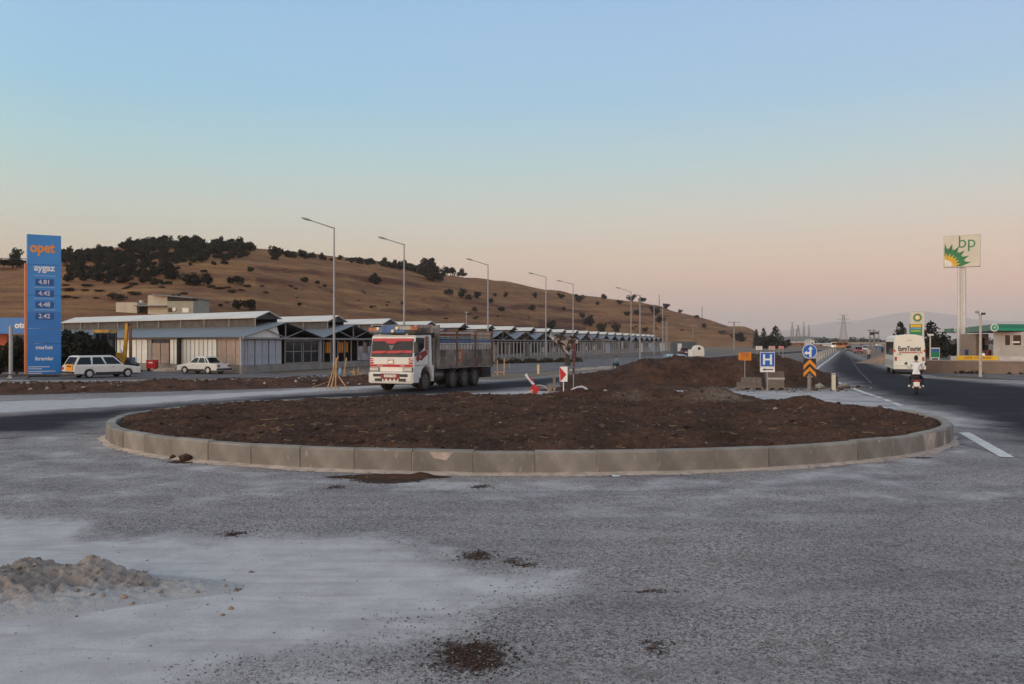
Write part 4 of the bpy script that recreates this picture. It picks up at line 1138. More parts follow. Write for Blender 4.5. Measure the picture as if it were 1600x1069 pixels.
# house on the hill foot
hs_p = on_hill(243, 493)
k = hs_p.y / F
hz = pt(240, 496, hs_p.y).z
house = thing('hill_house', 'cream flat-roofed house stepping up the hill foot above the market roof', 'house', (hs_p.x, hs_p.y, hz), 0.0)
M_cream = mat('cream_render', (0.50, 0.46, 0.38), .85, 0, .08, 1, dirt=.15); M_green = mat('greenish_render', (0.34, 0.35, 0.28), .85, 0, .08, 1, dirt=.15)
def hx(X): return (X - 243) * k
def hzz(Y): return (496 - Y) * k
mb = MB(); mb.b2(hx(181), hx(214), 0, 7, -1, hzz(473)); mb.b2(hx(214), hx(232), 3, 7, -1, hzz(482)); mb.build('lower_wall', M_cream, house)
mb = MB(); mb.b2(hx(231), hx(262), 0, 8, -1, hzz(462)); mb.build('side_wall', M_cream, house)
mb = MB(); mb.b2(hx(262.2), hx(303), -.3, 8, -1, hzz(471)); mb.b2(hx(262.2), hx(303), 2, 8, hzz(471), hzz(465)); mb.build('upper_wall', M_green, house)
mb = MB(); mb.slab((hx(240), -1, hzz(460)), (hx(305), -1, hzz(465.5)), (hx(305), 8, hzz(465.5)), (hx(240), 8, hzz(460)), .22); mb.build('roof', M_roof, house)
mb = MB(); mb.b2(hx(213), hx(262), -1.2, 3, hzz(479.5), hzz(478)); mb.build('terrace_roof', M_roof, house)
mb = MB(); mb.b2(hx(214), hx(258), 1.2, 3, hzz(491), hzz(480)); mb.build('terrace_opening', M_inner, house)
for x0, x1, y0, y1, m_, nm in ((286, 296, 482, 489, M_wht2, 'window'), (264, 270, 482, 488, M_glass, 'window'), (263, 301, 466, 469.5, M_inner, 'balcony_opening')):
    mb = MB(); mb.b2(hx(x0), hx(x1), -.42, -.25 if nm == 'window' else 2.1, hzz(y1), hzz(y0)); mb.build(nm, m_, house)
mb = MB(); mb.tube((hx(273.5), -.5, hzz(484)), (hx(273.5), -.35, hzz(484)), .32, n=12); mb.build('satellite_dish', M_wht2, house)
mb = MB(); mb.tube((hx(268), 3, hzz(463)), (hx(268), 3, hzz(458)), .5, n=10); mb.build('water_tank', M_dark, house)
mb = MB(); mb.b2(hx(210), hx(214), 2, 3, hzz(473), hzz(469)); mb.build('chimney', M_cream, house)

# ------------------------------------------------------------------ street lamps
ORD = ['nearest and tallest', 'second', 'third', 'fourth', 'fifth', 'sixth']
def lamp(X, Ytop, arm_dx, arm_dy, lb, H=11.1):
    d = (H - CAM_H) * F / (535 - Ytop); k = d / F
    t = thing('street_lamp', lb, 'street lamp', ((X - 800) * k, d, 0), 0, 'street lamps along the left road')
    mb = MB(); mb.tube((0, 0, 0), (0, 0, H), 0.11, 0.055, 8); mb.build('pole', M_pole, t)
    mb = MB(); mb.b2(-.2, .2, -.2, .2, 0, .06); mb.build('base_plate', M_pole, t)
    e = Vector((arm_dx * k, -0.3, -arm_dy * k + H))
    mb = MB(); mb.tube((0, 0, H - .06), e, 0.045, 0.035, 6); mb.build('arm', M_pole, t)
    h = (e - Vector((0, 0, H))).normalized()
    mb = MB(); mb.ell((0, 0, 0), (.42, .14, .09), 10, 6); o = mb.build('lamp_head', M_steel, t, e + h * .2, (0, math.atan2(-h.z, h.x) , 0), smooth=True)
    return t
for (X, Y, ax, ay), w in zip(((522, 356, -38, -11), (631.5, 382, -30, -8), (762.5, 414, -26, -7), (853, 433, -21, -4.5), (895.5, 444, -20, -4), (986, 456, -19, -5)),
                             ('tall street lamp in front of the second market roof, nearest of the row', 'street lamp rising behind the truck cab', 'street lamp rising behind the tail of the truck', 'street lamp left of the pole with the dark red board',
                              'street lamp above the dark red board', 'street lamp at the skyline trees, arm reaching left over them')):
    lamp(X, Y, ax, ay, w)
for X, Y, lb in ((1000, 462, 'plain thin pole just right of the sixth street lamp'), (1022, 478, 'thin pole before the dark bush on the falling slope'), (1035.5, 480, 'second thin pole before the falling slope'),):
    d = (9 - CAM_H) * F / (535 - Y); k = d / F
    t = thing('lamp_pole', lb, 'pole', ((X - 800) * k, d, 0)); MB().tube((0, 0, 0), (0, 0, 9), .11, .07, 6).build('pole', M_pole, t); MB().tube((0, 0, 8.95), (-.9, 0, 9.15), .05, n=5).build('arm', M_pole, t)
t = thing('concrete_pole', 'short pale concrete post above the end of the market roofs', 'pole', (*gp(1042, 550.5), 0)); MB().tube((0, 0, 0), (0, 0, 7.5), .28, .22, 8).build('pole', M_conc, t)
t = thing('yard_lamp', 'small post lamp standing above the roofs left of the fourth street lamp', 'lamp', ((729 - 800) / F * 190, 190, 3), 0); MB().tube((0, 0, 0), (0, 0, 5.6), .08, n=6).build('pole', M_pole, t); MB().box((0, 0, 5.7), (.7, .3, .2)).build('lamp_head', M_pole, t)
# utility poles
def hpole(X, Yt, Yb, d, lb, w=.28, arms=((0, 2.0),), cat='utility pole'):
    k = d / F; z0 = max(0, CAM_H + (535 - Yb) * k); h = CAM_H + (535 - Yt) * k - z0
    t = thing('utility_pole', lb, cat, ((X - 800) * k, d, z0))
    MB().tube((0, 0, 0), (0, 0, h), w / 2, w / 2.6, 7).build('pole', M_conc, t)
    for dz, aw in arms:
        a = MB().box((0, 0, h - .3 - dz), (aw, .14, .14)).build('crossarm', M_steel, t)
        for e in (-.9, 0, .9): MB().tube((e * aw / 2, 0, .07), (e * aw / 2, 0, .33), .07, .05, 6).build('insulator', M_dark, a, (0, 0, h - .3 - dz))
    return t
hpole(1147, 503, 549, 250, 'utility pole with crossarm at the right foot of the hill', .5, ((0, 3.2),))
hpole(1097, 480, 500, 600, 'thin mast on the falling ridge above its last bushes', .5, ((0, 1.5),))
hpole(1030, 461, 478, 560, 'thin dark mast sticking up from the ridge right of the skyline trees', .5, ())
hpole(1083, 507, 552, 240, 'slim pole standing beside the white dome tank', .4, ((0, 2.4),))
hpole(1245, 516, 547, 330, 'thin pole left of the round blue sign, by the pale factory roof', .4, ((0, 1.8),))
# lattice masts
def lattice(X, Yt, Yb, d, wb, lb, arms=3, name='lattice_pylon'):
    k = d / F; z0 = max(0, CAM_H + (535 - Yb) * k); h = CAM_H + (535 - Yt) * k - z0
    t = thing(name, lb, 'pylon', ((X - 800) * k, d, z0))
    r = max(.10, d * 0.00022)
    mb = MB(); 
    def P_(i, q): s = wb / 2 * (1 - q * .82); return Vector(((1, 1, -1, -1)[i] * s, (1, -1, -1, 1)[i] * s, h * q))
    for i in range(4): mb.tube(P_(i, 0), P_(i, 1), r, r * .7, 4)
    mb.build('leg_frame', M_steel, t)
    mb = MB(); N = 9
    for j in range(N):
        q0, q1 = j / N, (j + 1) / N
        for i in range(4): mb.tube(P_(i, q0), P_((i + 1) % 4, q1), r * .6, n=4); mb.tube(P_((i + 1) % 4, q0), P_(i, q1), r * .6, n=4)
    mb.build('bracing', M_steel, t)
    for a in range(arms):
        q = 1 - a * .14; aw = wb * (.7 + .25 * a)
        mb = MB(); mb.tube((-aw, 0, h * q), (aw, 0, h * q), r * .9, n=4); mb.tube((-aw, 0, h * q), (0, 0, h * q + h * .035), r * .6, n=4); mb.tube((aw, 0, h * q), (0, 0, h * q + h * .035), r * .6, n=4); mb.build('crossarm', M_steel, t)
    return t
lattice(1318, 493, 542, 800, 6.5, 'large lattice power pylon standing over the far end of the road')
lattice(1238, 505, 530, 1000, 3.5, 'leftmost lattice mast of the group on the far brown ridge', 1)
lattice(1247, 509, 530, 1000, 5.0, 'thicker lattice mast, second of the group on the far ridge', 1)
lattice(1256, 505, 530, 1050, 2.6, 'third mast of the group on the far ridge, with a small head', 1)
lattice(1264, 509, 530, 1000, 2.2, 'rightmost thin mast of the group on the far ridge', 1)
# gantry-like double poles beyond the road
for X0, X1, lb in ((1359, 1365.5, 'pair of pale concrete poles with a transformer beside the far road'), (1366.8, 1373, 'second pair of thinner poles right of the transformer poles')):
    d = 160 if X0 == 1359 else 260; k = d / F
    t = thing('transformer_pole', lb, 'utility pole', ((X0 - 800) * k, d, 0)); wdt = (X1 - X0) * k; h = CAM_H + (535 - (515.5 if d == 160 else 517)) * k
    for e in (0, wdt): MB().tube((e, 0, 0), (e, 0, h), .14, .1, 6).build('pole', M_conc, t)
    MB().b2(-.6, wdt + .3, -.06, .06, h - .25, h - .1).build('crossarm', M_steel, t)
    MB().b2(.1, wdt - .1, -.3, .3, h - 1.0, h - .45).build('transformer', M_dark, t)

# ------------------------------------------------------------------ blue price pylon
px0 = gp(68.5, 589.5)
py = thing('price_pylon', 'tall blue fuel price pylon with orange lettering on top and an orange edge', 'sign pylon', (px0[0], px0[1], 0), 0.58)
k = px0[1] / F
W, H = 47 * k, CAM_H + (535 - 368) * k
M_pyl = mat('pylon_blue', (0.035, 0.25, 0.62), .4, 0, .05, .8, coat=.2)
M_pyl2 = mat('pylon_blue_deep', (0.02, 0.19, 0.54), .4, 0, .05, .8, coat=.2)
M_edge = mat('pylon_orange', (0.62, 0.19, 0.07), .5, 0, .08, 2)
seg = [0.12, 2.3, 3.35, 4.45, 5.6, H - 2.05, H]
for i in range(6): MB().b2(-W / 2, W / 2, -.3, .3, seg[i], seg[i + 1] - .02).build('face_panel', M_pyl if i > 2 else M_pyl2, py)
MB().b2(-W / 2 - .14, -W / 2 - .003, -.28, .28, .2, H - 2.0).build('orange_edge', M_edge, py)
MB().b2(-W / 2 + .1, W / 2 - .1, -.25, .25, 0, .11).build('base_plinth', M_dark, py)
M_let = mat('white_lettering', (0.75, 0.76, 0.78), .5, 0, .03, 2); M_leto = mat('orange_lettering', (0.80, 0.30, 0.06), .5, 0, .05, 2)
M_led = mat('price_digits', (0.55, 0.60, 0.68), .5, 0, .1, 2); M_slot = mat('price_slot', (0.02, 0.09, 0.30), .4, 0, .1, 2)
def pz(Y): return CAM_H + (535 - Y) * k
text(py, 'opet', M_leto, .95, (-.12, -.31, pz(389)), bold=.03, sx=.85)
text(py, 'aygaz', M_let, .62, (0, -.31, pz(420)), bold=.02, sx=.95)
for Y, s in ((442, '4.81'), (459.5, '4.42'), (477, '4.48'), (495, '2.42')):
    MB().b2(-W * .26, W * .28, -.312, -.30, pz(Y + 5), pz(Y - 5)).build('price_slot', M_slot, py)
    text(py, s, M_led, .42, (0, -.315, pz(Y)), bold=.01)
for Y in (450, 467.5, 485, 432): MB().b2(-W * .3, W * .32, -.31, -.30, pz(Y + .6), pz(Y - .6)).build('divider', mat('pale_blue_line', (.25, .4, .65), .5, 0, .05, 2), py)
text(py, 'market', M_let, .36, (0, -.31, pz(543.5)), bold=.01); text(py, 'ikramlar', M_let, .34, (0, -.31, pz(561)), bold=.01)
for Y, w in ((573.5, .62), (576.5, .4), (580.5, .8), (583.5, .4)): MB().b2(-W * .47, -W * .47 + W * w, -.31, -.30, pz(Y + .7), pz(Y - .7)).build('small_print', M_led, py)

# left filling station canopy with orange panel behind the bushes
k = 78 / F
cn = thing('station_canopy', 'blue station canopy cut off by the left picture edge behind the pylon', 'canopy', ((20 - 800) * k, 78, 0))
def cx_(X): return (X - 20) * k
def cz_(Y): return CAM_H + (535 - Y) * k
MB().b2(cx_(-160), cx_(58), 0, 1.0, cz_(522), cz_(497)).build('fascia', M_pyl2, cn)
text(cn, 'oto gaz', M_let, .75, (cx_(23), -.01, cz_(509)), bold=.03, align='LEFT')
text(cn, 'LPG', M_let, .75, (cx_(-4), -.01, cz_(509)), bold=.03, align='RIGHT')
for X in (-60, 55): MB().b2(cx_(X) - .2, cx_(X) + .2, .3, .7, 0, cz_(522.2)).build('column', M_steel, cn)
bt = thing('station_booth', 'grey booth with an orange framed sign under the left blue canopy', 'booth', ((0 - 800) * k * 1.03, 80, 0))
MB().b2(-6, 3.0, 0, 3, 0, 3.0).build('wall', mat('booth_grey', (.16, .17, .18), .7, 0, .1, 1), bt)
MB().b2(-4, .9, -.12, -.002, 0.9, 3.2).build('orange_panel', mat('panel_orange', (.60, .13, .05), .5, 0, .08, 1), bt)
MB().b2(-4, .15, -.15, -.125, 1.0, 2.4).build('dark_screen', M_dark, bt)
t = thing('grey_post', 'grey post standing left of the blue pylon', 'post', (*gp(17, 592), 0)); MB().tube((0, 0, 0), (0, 0, CAM_H + (535 - 510) * 59 / F), .13, .12, 8).build('post', M_steel, t); MB().b2(-.16, .16, -.16, .16, 0, .1).build('foot', M_steel, t)
cb = MB(); a_ = Vector((-40, 60, 9.5)); b_ = pt(45, 405, 70)
cb.path([a_.lerp(b_, q) - Vector((0, 0, math.sin(q * math.pi) * .5)) for q in np.linspace(0, 1, 9)], .03, 5); tag(cb.build('power_cable', M_dark), 'thin dark cable running in from the left edge to the blue pylon', 'cable')
# low dark rail under the pylon
t = thing('low_barrier', 'low dark barrier along the forecourt left of the estate car', 'barrier', (*gp(20, 594), 0)); MB().b2(-6, 4.2, -.05, .05, .28, .36).build('rail', M_dark, t)
for e in (-5, -2, 1, 4): MB().b2(e - .05, e + .05, -.04, .04, 0, .3).build('post', M_dark, t)

# ------------------------------------------------------------------ cars
M_tyre = M_black; M_rim = mat('wheel_rim', (.55, .56, .58), .4, .4, .1, 5)
M_lamp_r = mat('tail_lamp_red', (.40, .02, .02), .3, 0, .1, 5); M_lamp_c = mat('lamp_glass', (.55, .56, .55), .15, 0, .1, 5)
def wheel(parent, x, y, r, w, side, rim=None, name='wheel', hub=0.6):
    ty = MB(); n = 20; prof = [(r * .62, -w / 2 * .9), (r * .93, -w / 2), (r, -w / 2 * .7), (r, w / 2 * .7), (r * .93, w / 2), (r * .62, w / 2 * .9)]
    V = []; fs = []; kk = len(prof)
    for i in range(n):
        t = 2 * math.pi * i / n
        V += [(p[0] * math.cos(t), p[1], p[0] * math.sin(t)) for p in prof]
    for i in range(n):
        for j in range(kk): fs.append((i * kk + j, i * kk + (j + 1) % kk, ((i + 1) % n) * kk + (j + 1) % kk, ((i + 1) % n) * kk + j))
    ty.add(V, fs)
    t = link(name, ty.mesh('wheel', M_tyre, True), parent, (x, y, r))
    rm = MB(); rm.tube((0, -w * .42, 0), (0, w * .42, 0), r * .625, n=16); rm.tube((0, side * w * .42, 0), (0, side * w * .5, 0), r * .3, r * .22, 10)
    for a in range(8): rm.tube((r * .45 * math.cos(a * .785), side * w * .4, r * .45 * math.sin(a * .785)), (r * .45 * math.cos(a * .785), side * w * .44, r * .45 * math.sin(a * .785)), r * .06, n=5, mi=1)
    link('rim', rm.mesh('rim', [rim or M_rim, M_dark]), t)
    return t
def arch_outline(x0, x1, zb, wheels, r, top):
    """closed side outline in x,z with wheel arches cut into the bottom edge; top = list of points from front top to rear"""
    pts = [(x0, zb)]
    for wx in wheels:
        pts.append((wx - r, zb))
        for a in np.linspace(math.pi, 0, 8)[1:-1]: pts.append((wx + r * math.cos(a), zb + (r) * math.sin(a) * .95))
        pts.append((wx + r, zb))
    pts.append((x1, zb)); return pts + top
def loft(mb, lo, hi, z0, z1, mi=0):
    """frustum between rectangle lo (x0,x1,half width) at z0 and hi at z1"""
    v = [(lo[0], -lo[2], z0), (lo[1], -lo[2], z0), (lo[1], lo[2], z0), (lo[0], lo[2], z0), (hi[0], -hi[2], z1), (hi[1], -hi[2], z1), (hi[1], hi[2], z1), (hi[0], hi[2], z1)]
    return mb.add(v, [(3, 2, 1, 0), (4, 5, 6, 7), (0, 1, 5, 4), (1, 2, 6, 5), (2, 3, 7, 6), (3, 0, 4, 7)], mi)
def lerp3(a, b, t): return Vector(a).lerp(Vector(b), t)
def pane(mb, c, u0, u1, v0, v1, out=0.008, th=0.012):
    """pane on the quad face c (4 corners: bottom a,b top d,c) in the given fraction, slightly proud"""
    a, b, cc, d = [Vector(p) for p in c]
    def P_(u, v): return a.lerp(b, u).lerp(d.lerp(cc, u), v)
    n = (b - a).cross(d - a).normalized()
    q = [P_(u0[0], v0), P_(u1[0], v0), P_(u1[1], v1), P_(u0[1], v1)]
    q = [p + n * out for p in q]
    return mb.slab(q[0], q[1], q[2], q[3], th)
def car(name, label, pos, rz, paint, estate=True, L=4.4, Wd=1.64, H=1.42, scale=1.0, simple=False, group=None, cat='car'):
    """x forward; boxy saloon or estate of the nineteen-seventies"""
    t = thing(name, label, cat, pos, rz, group)
    hw = Wd / 2; x0, x1 = -L / 2, L / 2; wb = (-L * .27, L * .30); r = .30
    bel = .84
    top = [(x1, .50), (x1 - .02, .70), (x1 - .95, bel - .02), (-L * .30 if not estate else x0 + .1, bel + .02), (x0 + .02, bel - .02 if not estate else bel + .0), (x0, .5)]
    mb = MB(); mb.prism(arch_outline(x0, x1, .26, wb, .36, top), -hw, hw, inset=.05, bev=.07)
    body = mb.build('body', paint, t, smooth=False)
    if estate: lo, hi = (x0 + .08, x1 - 1.15, hw - .06), (x0 + .42, x1 - 1.85, hw - .20)
    else: lo, hi = (x0 + .85, x1 - 1.2, hw - .06), (x0 + 1.35, x1 - 1.85, hw - .20)
    mb = MB(); loft(mb, lo, hi, bel - .01, H - .04); loft(mb, (hi[0] + .03, hi[1] - .03, hi[2] - .02), (hi[0] + .12, hi[1] - .15, hi[2] - .1), H - .04, H)
    mb.build('cabin', paint, t)
    z0, z1 = bel, H - .04
    Lq = [(lo[1], lo[2], z0), (lo[0], lo[2], z0), (hi[0], hi[2], z1), (hi[1], hi[2], z1)]
    Rq = [(lo[0], -lo[2], z0), (lo[1], -lo[2], z0), (hi[1], -hi[2], z1), (hi[0], -hi[2], z1)]
    Bq = [(lo[0], lo[2], z0), (lo[0], -lo[2], z0), (hi[0], -hi[2], z1), (hi[0], hi[2], z1)]
    Fq = [(lo[1], -lo[2], z0), (lo[1], lo[2], z0), (hi[1], hi[2], z1), (hi[1], -hi[2], z1)]
    pane(MB_ := MB(), Fq, (.05, .06), (.95, .94), .08, .92); MB_.build('windscreen', M_glass, t)
    pane(MB_ := MB(), Bq, (.06, .08), (.94, .92), .10, .90); MB_.build('rear_window', M_glass, t)
    cuts = ((.03, .33), (.36, .62), (.65, .96)) if estate else ((.04, .14), (.18, .54), (.58, .95))
    for u0, u1 in cuts:
        pane(MB_ := MB(), Rq, (u0, u0 + .02), (u1, u1 - .01), .12, .88); MB_.build('side_window', M_glass, t)
        pane(MB_ := MB(), Lq, (1 - u1, 1 - u1 + .01), (1 - u0, 1 - u0 - .02), .12, .88); MB_.build('side_window', M_glass, t)
    mbp = MB().b2(x0 - .10, x0 + .02, -hw - .01, hw + .01, .32, .46); mbp.build('rear_bumper', M_dark, t)
    MB().b2(x1 - .02, x1 + .10, -hw - .01, hw + .01, .32, .46).build('front_bumper', M_dark, t)
    for s in (-1, 1):
        MB().b2(-L * .27 + .38, L * .30 - .38, s * (hw + .002) - .012, s * (hw + .002) + .012, .27, .40).build('sill_strip', M_dark, t)
        MB().box((x0 - .006, s * (hw - .2), .66), (.03, .26, .16)).build('tail_lamp', M_lamp_r, t)
        MB().box((x1 + .004, s * (hw - .22), .60), (.03, .26, .16)).build('headlight', M_lamp_c, t)
        for wx in wb: wheel(t, wx, s * (hw - .10), r, .17, s)
        MB().box((.35, s * (hw - .0), .72), (.12, .03, .03)).build('door_handle', M_dark, t)
    MB().box((0, 0, .36), (L - .3, Wd - .35, .3)).build('underbody', M_dark, t)
    MB().box((x0 - .012, 0, .60), (.02, .46, .13)).build('number_plate', M_wht2, t)
    t.scale = (scale,) * 3
    return t
M_car = mat('car_white', (.70, .69, .66), .35, 0, .04, 3, coat=.4, dirt=.1)
k = 60 / F
est = car('estate_car', 'old white estate car with an orange board on its tailgate beside the blue pylon', ((151 - 800) * k, 60.8, 0), 0.88, M_car, True, 4.6, 1.75, 1.50, 1.0)
# orange board on the tailgate, stickers in the windows
ob = MB().box((-2.33, -.30, .72), (.025, 1.0, .44)).build('orange_board', mat('board_orange', (.75, .33, .03), .5, 0, .1, 4), est)
MB().box((-2.346, -.30, .80), (.006, .6, .08)).build('board_print', M_dark, ob)
MB().box((-1.12, -.72, 1.1), (.32, .01, .18)).build('window_sticker', M_wht2, est)
MB().tube((-1.4, 0, 1.49), (.6, 0, 1.52), .02, n=5).build('roof_strip', M_dark, est)
sal = car('saloon_car', 'old white saloon car seen from its rear right corner in the market yard', ((318 - 800) / F * 68, 68.0, 0), math.pi - 0.42, M_car, False, 4.25, 1.6, 1.40, 0.93)
dk = car('parked_car', 'dark car half hidden behind the bush and the grey post at the left edge', ((20 - 800) / F * 65.5, 65.5, 0), 0.2, mat('car_dark_green', (.03, .035, .035), .3, 0, .1, 2, coat=.5), False, 4.3, 1.65, 1.42, 1.05)
MB().box((1.1, 0, .86), (1.1, 1.3, .02)).build('painted_bonnet_sheen', mat('painted_sheen_grey', (.16, .18, .17), .25, 0, .1, 2, coat=.6), dk)  # paler plate paints a sheen onto the dark bonnet
k = 1 / F
car('red_car', 'dark red car on the far right road, nearest of the oncoming vehicles', ((1341.5 - 800) * 190 * k, 190, 0), -1.9, mat('car_red', (.30, .02, .03), .35, 0, .1, 3, coat=.4), False, 4.2, 1.65, 1.42)
car('white_car', 'small white car parked beyond the red one at the far roadside', ((1352 - 800) * 235 * k, 235, 0), -1.9, M_car, False)
car('pickup_car', 'dark car behind a brown one on the far road', ((1326 - 800) * 230 * k, 230, 0), -1.95, mat('car_brown', (.12, .05, .04), .4, 0, .1, 3), True)
car('far_red_car', 'dark red and white car beside the white dome tank', ((1070 - 800) * 160 * k, 160, 0), 1.5, mat('car_maroon', (.10, .02, .03), .35, 0, .1, 3, coat=.4), False)
car('blue_white_car', 'pale blue car roof showing over the big soil mound', ((1059 - 800) * 72 * k, 72, 0), 0.1, mat('car_pale_blue', (.30, .42, .52), .35, 0, .1, 3), False)
# lorries with lights far along the road
M_bo_ = mat('lorry_orange', (.45, .16, .04), .6, 0, .15, 1, dirt=.3)
for X, d, m_, lb in ((1304, 330, M_wht2, 'far white lorry with lit lamps where the road vanishes'), (1312, 300, M_bo_, 'far orange lorry where the road vanishes'), (1320, 320, M_bo_, 'second far orange lorry at the vanishing road')):
    t = thing('far_lorry', lb, 'lorry', ((X - 800) * d * k, d, 0), -.36)
    MB().b2(-1.1, 1.1, 0, 1.7, .5, 2.3).build('cab', m_, t); MB().b2(-1.1, 1.1, 1.8, 5, .8, 2.4).build('load_box', mat('lorry_brown', (.25, .12, .08), .6, 0, .2, 1) if X != 1304 else M_pw, t)
    MB().b2(-.95, .95, -.03, .0, 1.4, 2.2).build('windscreen', M_glass, t)
    for e in (-.8, .8): MB().tube((e, -.06, .8), (e, -.0, .8), .16, n=8).build('headlight', mat('lit_headlight', (.8, .7, .5), .5, emit=((1, .78, .45), 3.0)) if X == 1304 else M_lamp_c, t)
    for e in (-1, 1):
        for yy in (.8, 3.4, 4.4): MB().tube((e - .15, yy, .5), (e + .15, yy, .5), .5, n=10).build('wheel', M_black, t)

# excavator behind the bush
k = 68 / F
ex = thing('excavator', 'yellow backhoe excavator with upright boom behind the dark bush', 'excavator', ((158 - 800) * k, 69, 0), 0)
def X2(X): return (X - 158) * k
def Z2(Y): return CAM_H + (535 - Y) * k
MB().b2(X2(142), X2(180), -.8, 1.0, .7, Z2(552)).build('engine_housing', M_yellow, ex)
MB().b2(X2(143), X2(167.5), -.8, .8, Z2(520), Z2(516)).build('cab_roof', M_yellow, ex)
cbm = MB()
for X in (145, 155, 166):
    for yy in (-.75, .75): cbm.tube((X2(X), yy, Z2(552)), (X2(X) , yy, Z2(520)), .05, n=4)
cbm.build('cab_frame', M_dark, ex)
MB().b2(X2(146), X2(165), -.7, .7, Z2(551), Z2(521)).build('cab_glass', M_glass, ex)
mb = MB()
mb.tube((X2(186.5), -.2, Z2(575)), (X2(191.5), -.2, Z2(505)), .17, .14, 4); mb.build('boom', M_yellow, ex)
MB().tube((X2(197), -.15, Z2(572)), (X2(196), -.15, Z2(506)), .13, .12, 4).build('dipper_arm', mat('rusty_brown_paint', (.20, .09, .05), .6, 0, .2, 3), ex)
MB().tube((X2(191), -.2, Z2(506)), (X2(197), -.15, Z2(508)), .12, n=6).build('boom_pin', M_dark, ex)
MB().tube((X2(176), -.3, Z2(560)), (X2(190), -.3, Z2(574)), .22, .2, 5).build('swing_post', M_yellow, ex)
mb = MB(); mb.add([(X2(188), -.7, .3), (X2(202), -.7, .1), (X2(207), -.7, .7), (X2(194), -.7, 1.1), (X2(188), .3, .3), (X2(202), .3, .1), (X2(207), .3, .7), (X2(194), .3, 1.1)],
    [(0, 1, 2, 3), (7, 6, 5, 4), (0, 4, 5, 1), (1, 5, 6, 2), (3, 2, 6, 7), (0, 3, 7, 4)]); mb.build('bucket', M_dark, ex)
for X in (140, 176): wheel(ex, X2(X), -.85, .62, .4, -1); wheel(ex, X2(X), 1.0, .62, .4, 1)
t = thing('blue_pump', 'slim blue cabinet beside the excavator boom', 'cabinet', (*gp(204, 581), 0)); MB().b2(-.3, .3, -.25, .25, 0, 1.15).build('body', mat('cabinet_blue', (.04, .28, .62), .5, 0, .1, 2), t); MB().b2(-.22, .22, -.27, -.252, .8, 1.05).build('display', M_dark, t); MB().tube((-.3, -.1, 1.0), (-.75, -.1, 1.75), .05, n=6).build('hose', M_pyl, t)
t = thing('red_bin', 'small red wheeled bin in front of the market side wall', 'bin', (*gp(238, 580.5), 0)); MB().b2(-.38, .38, -.3, .3, .22, .85).build('body', M_red, t); MB().b2(-.41, .41, -.33, .33, .852, .92).build('lid', M_red, t)
for e in (-.3, .3): MB().b2(e - .05, e + .05, -.25, .25, 0, .22).build('leg', M_dark, t)
MB().b2(-.2, .15, -.312, -.302, .66, .76).build('sticker', M_wht2, t)
t = thing('sand_heap', 'small pale sand heap at the foot of the red bin', 'sand', (*gp(262, 581), 0)); 
mb = MB(); mb.ell((0, 0, 0), (1.3, .7, .32), 14, 6); mb.build('heap', mat('pale_sand', (.42, .33, .26), .95, 0, .2, 4, .4, 20), t, smooth=True)

# ------------------------------------------------------------------ truck (x forward from the front bumper, y to its left)
tk_ = thing('dump_truck', 'white lorry with red stripes and a high weathered striped cargo bed', 'truck', (-5.85, 43.35, 0), math.atan2(-.92, -.39))
M_tw = mat('truck_white', (.70, .71, .69), .35, 0, .05, 2, coat=.4, dirt=.22)
M_band = mat('truck_red', (.45, .012, .03), .4, 0, .1, 4)
M_maroon = mat('truck_maroon', (.22, .02, .03), .5, 0, .3, 8)
M_bedm = mat('worn_bed_metal', (.20, .175, .155), .8, 0, .5, 1.3, .3, 30, dirt=.9)
M_bw = mat('bed_white_board', (.42, .41, .39), .7, 0, .15, 3, dirt=.5)
M_bb = mat('bed_blue_board', (.06, .13, .32), .6, 0, .2, 3, dirt=.35)
M_bo = mat('bed_orange_board', (.42, .12, .06), .6, 0, .25, 5, dirt=.45)
M_bg = mat('bed_grey_board', (.22, .24, .28), .6, 0, .2, 3, dirt=.4)
hw = 1.22
# cab shell
mb = MB()
cabp = [(0, .62), (-.02, 1.02), (-.03, 1.60), (-.20, 2.62), (-.30, 2.74), (-1.85, 2.78), (-1.85, 1.02), (-1.9, .95)]
for a in np.linspace(0, math.pi, 8): cabp.append((-1.35 - .60 * math.cos(math.pi - a) * -1 * -1, 0)) if False else None
cabp = [(0, .62), (-.02, 1.02), (-.03, 1.60), (-.20, 2.62), (-.30, 2.74), (-1.85, 2.78), (-1.95, 1.30)] + [(-1.35 - .60 * math.cos(a), .62 + .58 * math.sin(a)) for a in np.linspace(0, math.pi, 9)]
mb.prism(cabp, -hw, hw, inset=.06, bev=.08); mb.build('cab', M_tw, tk_)
MB().b2(-1.8, -.12, -hw + .12, hw - .12, .35, .8).build('wheel_housing', M_black, tk_)
# bumper, lower grille, slots
mb = MB(); mb.prism([(.05, .40), (.08, .52), (.08, .86), (.03, .94), (-.5, .94), (-.5, .40)], -hw - .004, hw + .004, inset=.05, bev=.08); bp_ = mb.build('bumper', M_tw, tk_)
for s in (-1, 1):
    MB().b2(.072, .090, s * .70 - .26, s * .70 + .26, .72, .86).build('bumper_slot', M_dark, tk_)
    MB().b2(.072, .090, s * .66 - .20, s * .66 + .20, .50, .64).build('bumper_slot', M_dark, tk_)
    MB().b2(-.50, .0, s * (hw + .023) - .012, s * (hw + .023) + .012, .45, .92).build('bumper_end', M_tw, tk_)
MB().b2(.078, .100, -.52, .52, .64, .88).build('maroon_surround', M_maroon, tk_)
pl_ = MB().b2(.100, .110, -.33, .33, .70, .83).build('number_plate', M_wht2, tk_)
text(pl_, '35 VE 7962', M_dark, .13, (.112, 0, .765), (math.pi / 2, 0, math.pi / 2), ext=.002)
mb = MB()
